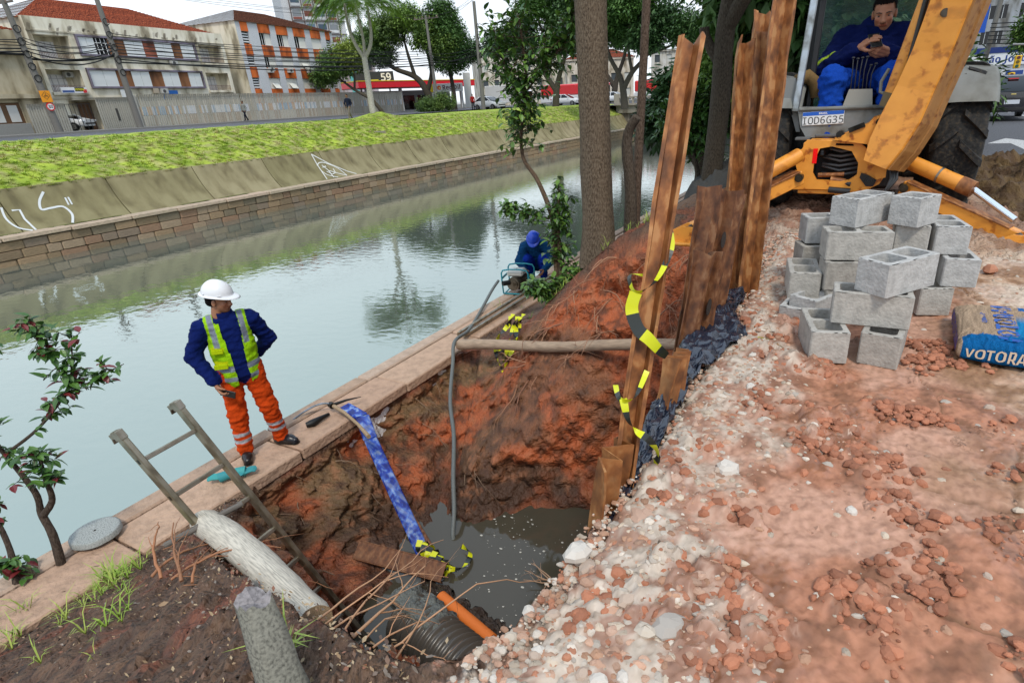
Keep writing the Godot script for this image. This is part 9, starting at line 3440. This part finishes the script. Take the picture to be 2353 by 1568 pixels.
func build_bridge():
	var root := thing("bridge", "old grey concrete road bridge with balustrade over the far end of the canal", "bridge")
	var b := B.new()
	b.col = Color(0.22, 0.20, 0.17)
	b.box(at(Vector3(-14.7, -0.15, -69)), Vector3(21.0, 0.8, 13.6), 0.03)
	put("deck", b, M.plaster, root)
	for x in [-24.2, -14.7, -5.2]:
		b = B.new()
		b.col = Color(0.20, 0.18, 0.15)
		b.box(at(Vector3(x, -1.9, -69)), Vector3(0.9, 2.7, 13.0), 0.03)
		put("pier", b, M.plaster, root)
	for z in [-62.1, -75.8]:
		b = B.new()
		b.col = Color(0.30, 0.27, 0.23)
		b.box(at(Vector3(-14.7, 1.05, z)), Vector3(21.0, 0.16, 0.32), 0.02)
		b.box(at(Vector3(-14.7, 0.33, z)), Vector3(21.0, 0.2, 0.3), 0.02)
		var p := put("balustrade", b, M.plaster, root)
		for k in 36: boxp("baluster", p, Vector3(-24.9 + 0.58 * k, 0.70, z), Vector3(0.20, 0.54, 0.18), Color(0.30, 0.27, 0.23), "plaster")
		for x in [-25.0, -14.7, -4.4]: boxp("pillar", p, Vector3(x, 0.85, z), Vector3(0.6, 1.2, 0.5), Color(0.32, 0.29, 0.25), "plaster", 0.03)

func build_right_side():
	var b: B
	# grey high rise beyond the street
	var root := thing("tower_block", "grey high rise with rows of windows at the upper right", "building", Transform3D(Basis(Vector3.UP, deg_to_rad(-12.0)), Vector3(15.5, -0.2, -84.0)))
	b = B.new()
	b.col = Color(0.36, 0.38, 0.41)
	var hl := []
	for i in 9:
		for k in 6: hl.append([-9.0 + 3.1 * k, -7.0 + 3.1 * k, 4.9 + 2.5 * i, 6.2 + 2.5 * i])
	facade(b, -10, 10, 3.2, 28, hl, 0.0, 0.25, false)
	b.box(at(Vector3(0, 14, -6.4)), Vector3(19.9, 28, 12))
	put("wall", b, M.plaster, root)
	var n := 0
	for e in hl:
		var c := Vector3((e[0] + e[1]) / 2, (e[2] + e[3]) / 2, -0.20)
		var o := boxp("window", root, c, Vector3(2.0, 1.3, 0.05), [Color(0.03, 0.07, 0.07), Color(0.06, 0.07, 0.08), Color(0.03, 0.035, 0.04)][n % 3], "darkglass")
		if n % 3 != 1: boxp("white_shutter", o, c + Vector3(-0.5 if n % 2 else 0.45, 0.3, 0.05), Vector3(0.9, 0.6, 0.05), Color(0.70, 0.72, 0.74))
		b = B.new()
		b.col = Color(0.6, 0.62, 0.63)
		for k in 3: b.box(at(c + Vector3((k - 1) * 0.6, 0, 0.08)), Vector3(0.05, 1.3, 0.04))
		put("sash", b, M.plain, o)
		n += 1
	boxp("blue_band", root, Vector3(0, 4.1, 0.06), Vector3(20, 0.9, 0.12), Color(0.03, 0.07, 0.16))
	# chemist's shop on the ground floor
	var s := thing("shop", "white chemist shop front with blue and yellow panels under the high rise", "shop", Transform3D(Basis(Vector3.UP, deg_to_rad(-8.0)), Vector3(9.6, -0.2, -66.0)))
	boxp("front_wall", s, Vector3(0, 1.7, -2), Vector3(12, 3.4, 4), Color(0.66, 0.67, 0.68), "plain")
	boxp("sign_board", s, Vector3(0.0, 2.9, 0.1), Vector3(9.5, 1.0, 0.2), Color(0.72, 0.73, 0.74), "plain", 0.02)
	text("lettering", "São João", 0.55, mcol(Color(0.01, 0.04, 0.22)), s, at(Vector3(0.1, 2.9, 0.205)), "Droid Sans", true)
	boxp("blue_fascia", s, Vector3(0, 3.62, 0.0), Vector3(12.4, 0.45, 0.5), Color(0.01, 0.03, 0.16), "plain")
	for k in 6: boxp("yellow_panel" if k % 2 == 0 else "blue_panel", s, Vector3(-5.0 + 2.0 * k, 1.2, 0.03), Vector3(1.2, 1.5, 0.06), Color(0.70, 0.55, 0.02) if k % 2 == 0 else Color(0.02, 0.06, 0.25), "plain")
	# poles, lights, signs along the street
	var p := utility_pole("grey concrete street pole between the high rise and the shop", Vector3(5.75, -0.15, -47.0), Vector3(6.2, 8.0, -47.4), 0.17, 0.12, 0.9, false)
	for q in [[6.45, 1.95, -40.0, "upper yellow traffic light over the street"], [6.25, 1.15, -39.6, "lower yellow traffic light beside the round sign"]]:
		var tl := thing("traffic_light", q[3], "traffic light", at(Vector3(q[0], q[1], q[2])))
		boxp("housing", tl, Vector3.ZERO, Vector3(0.30, 0.62, 0.2), Color(0.70, 0.42, 0.01), "gloss", 0.03)
		for k in 3:
			b = B.new()
			b.col = [Color(0.12, 0.02, 0.02), Color(0.12, 0.08, 0.01), Color(0.01, 0.08, 0.05)][k]
			b.cyl(Vector3(0, 0.2 - 0.2 * k, 0.09), Vector3(0, 0.2 - 0.2 * k, 0.115), 0.08, 14)
			put("lens", b, M.gloss, tl)
	b = B.new()
	b.col = Color(0.25, 0.25, 0.25)
	b.tube([Vector3(7.2, -0.15, -40.2), Vector3(7.2, 2.4, -40.2), Vector3(6.9, 2.75, -40.2), Vector3(6.1, 2.8, -40.2)], 0.05, 8)
	tag(put("signal_mast", b, M.plain), "grey mast arm carrying the traffic lights", "mast")
	b = B.new()
	b.col = Color(0.03, 0.03, 0.03)
	for k in 6: wire(b, Vector3(5.8, 3.2 + 0.22 * k, -47.0), Vector3(22, 2.9 + 0.25 * k, -30.0), 0.4, 0.03)
	tag(put("overhead_cables", b, M.rubber), "black cables over the street at the right edge", "cable", "", "stuff")
	var sg := thing("road_sign", "round white and red sign under the traffic lights at the right", "sign", at(Vector3(5.9, 0.92, -39.5)))
	b = B.new()
	b.col = Color(0.6, 0.02, 0.02)
	b.cyl(Vector3(0, 0, -0.01), Vector3(0, 0, 0.01), 0.28, 24)
	put("rim", b, M.plain, sg)
	b = B.new()
	b.col = Color(0.75, 0.75, 0.75)
	b.cyl(Vector3(0, 0, 0), Vector3(0, 0, 0.016), 0.21, 24)
	put("face", b, M.plain, sg)
	text("numerals", "60", 0.2, mcol(Color(0.02, 0.02, 0.02)), sg, at(Vector3(0, 0, 0.018)), "Droid Sans", true)
	boxp("post", sg, Vector3(0, -0.55, -0.04), Vector3(0.05, 1.1, 0.05), Color(0.3, 0.3, 0.3))
	tag(boxp("blue_banner", self, Vector3.ZERO, Vector3(0.9, 1.9, 0.06), Color(0.01, 0.08, 0.42), "plain"), "blue banner hanging beside the boom in front of the high rise", "banner").transform = at(Vector3(6.4, 5.4, -58.0))
	var bunch := leaf_cluster(34, 0.5, 0.26, 0.11, 25)
	tree("tree", "bright green street tree at the right edge before the high rise", Vector3(9.0, -0.2, -46.0), Color(0.1, 0.08, 0.06), [[[Vector3.ZERO, Vector3(0, 2, 0), Vector3(0.2, 4.5, 0)], 0.22, 0.1]], [[Vector3(0, 4.2, 0), Vector3(1.9, 1.3, 1.9), 190], [Vector3(-1.1, 3.5, 0.5), Vector3(1.2, 0.9, 1.2), 90], [Vector3(1.4, 5.2, 0), Vector3(1.6, 1.2, 1.6), 130]], bunch, 0.7, 1.2, Color(0.05, 0.13, 0.02), Color(0.16, 0.28, 0.03))
	# delineator post on the kerb
	var d := thing("delineator_post", "orange and white flexible post on the kerb behind the backhoe", "bollard", at(Vector3(1.60, 0.0, -12.9)))
	b = B.new()
	b.col = Color(0.62, 0.07, 0.03)
	b.lathe([Vector2(0.055, 0.03), Vector2(0.05, 0.45), Vector2(0.045, 0.62), Vector2(0.045, 0.9), Vector2(0.03, 1.0), Vector2(0.0, 1.02)], Transform3D(), 16)
	put("post", b, M.plain, d)
	for y in [0.66, 0.82]:
		b = B.new()
		b.col = Color(0.72, 0.72, 0.70)
		b.lathe([Vector2(0.0475, y), Vector2(0.0475, y + 0.09)], Transform3D(), 16)
		put("reflective_band", b, M.plain, d)
	b = B.new()
	b.col = Color(0.03, 0.03, 0.03)
	b.cyl(Vector3(0, 0, 0), Vector3(0, 0.04, 0), 0.16, 20)
	put("base", b, M.rubber, d)
	# tarpaulin heap by the water behind the piles
	b = B.new()
	var rows := []
	for i in 40:
		var row := PackedVector3Array()
		for j in 40:
			var u := i / 39.0 * 2 - 1
			var v := j / 39.0 * 2 - 1
			var x := -2.0 + u * 0.62
			var z := -9.6 + v * 0.9
			var h := maxf(0.0, 1.0 - u * u - v * v * 0.95)
			row.append(Vector3(x, gy(x, z) - 0.03 + 0.26 * pow(h, 0.55) + 0.14 * n1.get_noise_2d(x * 2.5, z * 2.5) * ss(0, 0.3, h) + 0.05 * absf(n2.get_noise_2d(x * 6.0, z * 3.0)), z))
		rows.append(row)
	b.col = Color(0.10, 0.10, 0.095)
	b.grid(rows)
	for i in b.n.size():
		if b.n[i].y < 0: b.n[i] = -b.n[i]
	tag(put("tarpaulin", b, M.cloth), "heap covered with grey tarpaulin by the water behind the sheet piles", "tarpaulin")
	# outfall block and rag on the far bank
	var ob := thing("outfall_block", "small concrete outfall block with round pipe mouth in the grass bank", "outfall", at(Vector3(-26.3, -0.62, -27.0), PI / 2 - 0.35))
	b = B.new()
	b.col = Color(0.34, 0.31, 0.24)
	b.box(at(Vector3(0, 0.25, 0)), Vector3(0.75, 0.62, 0.7), 0.03)
	put("block", b, M.dry, ob)
	b = B.new()
	b.col = Color(0.04, 0.035, 0.03)
	b.cyl(Vector3(0.05, 0.22, 0.30), Vector3(0.05, 0.22, 0.356), 0.2, 22)
	put("pipe_mouth", b, M.plain, ob)
	b = B.new()
	b.col = Color(0.40, 0.37, 0.30)
	b.lathe([Vector2(0.205, 0.352), Vector2(0.245, 0.352), Vector2(0.245, 0.385), Vector2(0.205, 0.385), Vector2(0.205, 0.352)], Transform3D(Basis(Vector3.RIGHT, PI / 2), Vector3(0.05, 0.22, 0)), 22)
	put("pipe_rim", b, M.dry, ob)
	b = B.new()
	b.col = Color(0.72, 0.72, 0.72)
	b.blob(Vector3(-25.55, -0.62, -27.5), Vector3(0.3, 0.07, 0.14), 9, 0.35, 10, 6)
	tag(put("white_rag", b, M.cloth), "white rag lying below the outfall block", "rag")

func paint_stroke(b: B, pts: Array, w: float):
	var prev := []
	for i in pts.size():
		var p := pts[i] as Array
		var a: Array = pts[maxi(i - 1, 0)]
		var c: Array = pts[mini(i + 1, pts.size() - 1)]
		var d := Vector2(c[0] - a[0], (c[1] - a[1]) * 1.68).normalized()
		var s := Vector2(-d.y, d.x) * w * 0.5
		var pt := func(z, t): return Vector3(fx(z) - 0.48 - 1.02 * t - 0.06 * sin(t * PI) + 0.008, -2.02 + 1.34 * t - 0.10 * sin(t * PI) + 0.012, z)
		var cur := [pt.call(p[0] + s.x, p[1] + s.y / 1.68), pt.call(p[0] - s.x, p[1] - s.y / 1.68)]
		if i > 0: b.quad(prev[0], prev[1], cur[1], cur[0])
		prev = cur

func smooth2(pts: Array) -> Array:
	var out := []
	for i in pts.size() - 1:
		for k in 6:
			var t := k / 6.0
			var a: Array = pts[maxi(i - 1, 0)]
			var b: Array = pts[i]
			var c: Array = pts[i + 1]
			var d: Array = pts[mini(i + 2, pts.size() - 1)]
			out.append([cubic_interpolate(b[0], c[0], a[0], d[0], t), cubic_interpolate(b[1], c[1], a[1], d[1], t)])
	out.append(pts[pts.size() - 1])
	return out

func build_graffiti():
	var b := B.new()
	b.col = Color(0.58, 0.60, 0.60)
	paint_stroke(b, smooth2([[-8.34, 0.66], [-8.26, 0.40], [-8.37, 0.15], [-8.65, 0.02]]), 0.06)
	paint_stroke(b, [[-8.54, 0.57], [-8.74, 0.56], [-8.69, 0.34], [-8.73, 0.02]], 0.06)
	paint_stroke(b, smooth2([[-9.65, 0.85], [-9.39, 0.68], [-9.29, 0.5], [-9.55, 0.5], [-9.9, 0.49], [-9.98, 0.28], [-9.79, 0.04]]), 0.07)
	paint_stroke(b, [[-10.13, 0.68], [-10.09, 0.51]], 0.05)
	paint_stroke(b, [[-10.22, 0.68], [-10.19, 0.51]], 0.05)
	tag(put("graffiti", b, M.plain), "large pale graffiti strokes on the lining at the left", "graffiti")
	b = B.new()
	b.col = Color(0.62, 0.62, 0.58)
	paint_stroke(b, [[-20.92, 0.93], [-20.90, 0.60], [-20.78, 0.03]], 0.055)
	paint_stroke(b, [[-20.92, 0.93], [-21.6, 0.60], [-22.35, 0.22], [-22.75, 0.05]], 0.055)
	paint_stroke(b, smooth2([[-20.86, 0.58], [-21.1, 0.66], [-21.45, 0.62], [-21.95, 0.38], [-22.1, 0.05]]), 0.05)
	paint_stroke(b, smooth2([[-20.88, 0.4], [-21.05, 0.2], [-21.5, 0.04]]), 0.05)
	paint_stroke(b, [[-21.15, 0.58], [-21.3, 0.36], [-21.25, 0.06]], 0.05)
	paint_stroke(b, [[-21.3, 0.36], [-21.75, 0.18], [-22.1, 0.05]], 0.05)
	paint_stroke(b, [[-21.1, 0.50], [-21.35, 0.52]], 0.05)
	paint_stroke(b, [[-21.65, 0.40], [-21.6, 0.24], [-21.35, 0.2], [-21.15, 0.34]], 0.05)
	tag(put("graffiti", b, M.plain), "white triangle and face shaped graffiti in the middle of the lining", "graffiti")
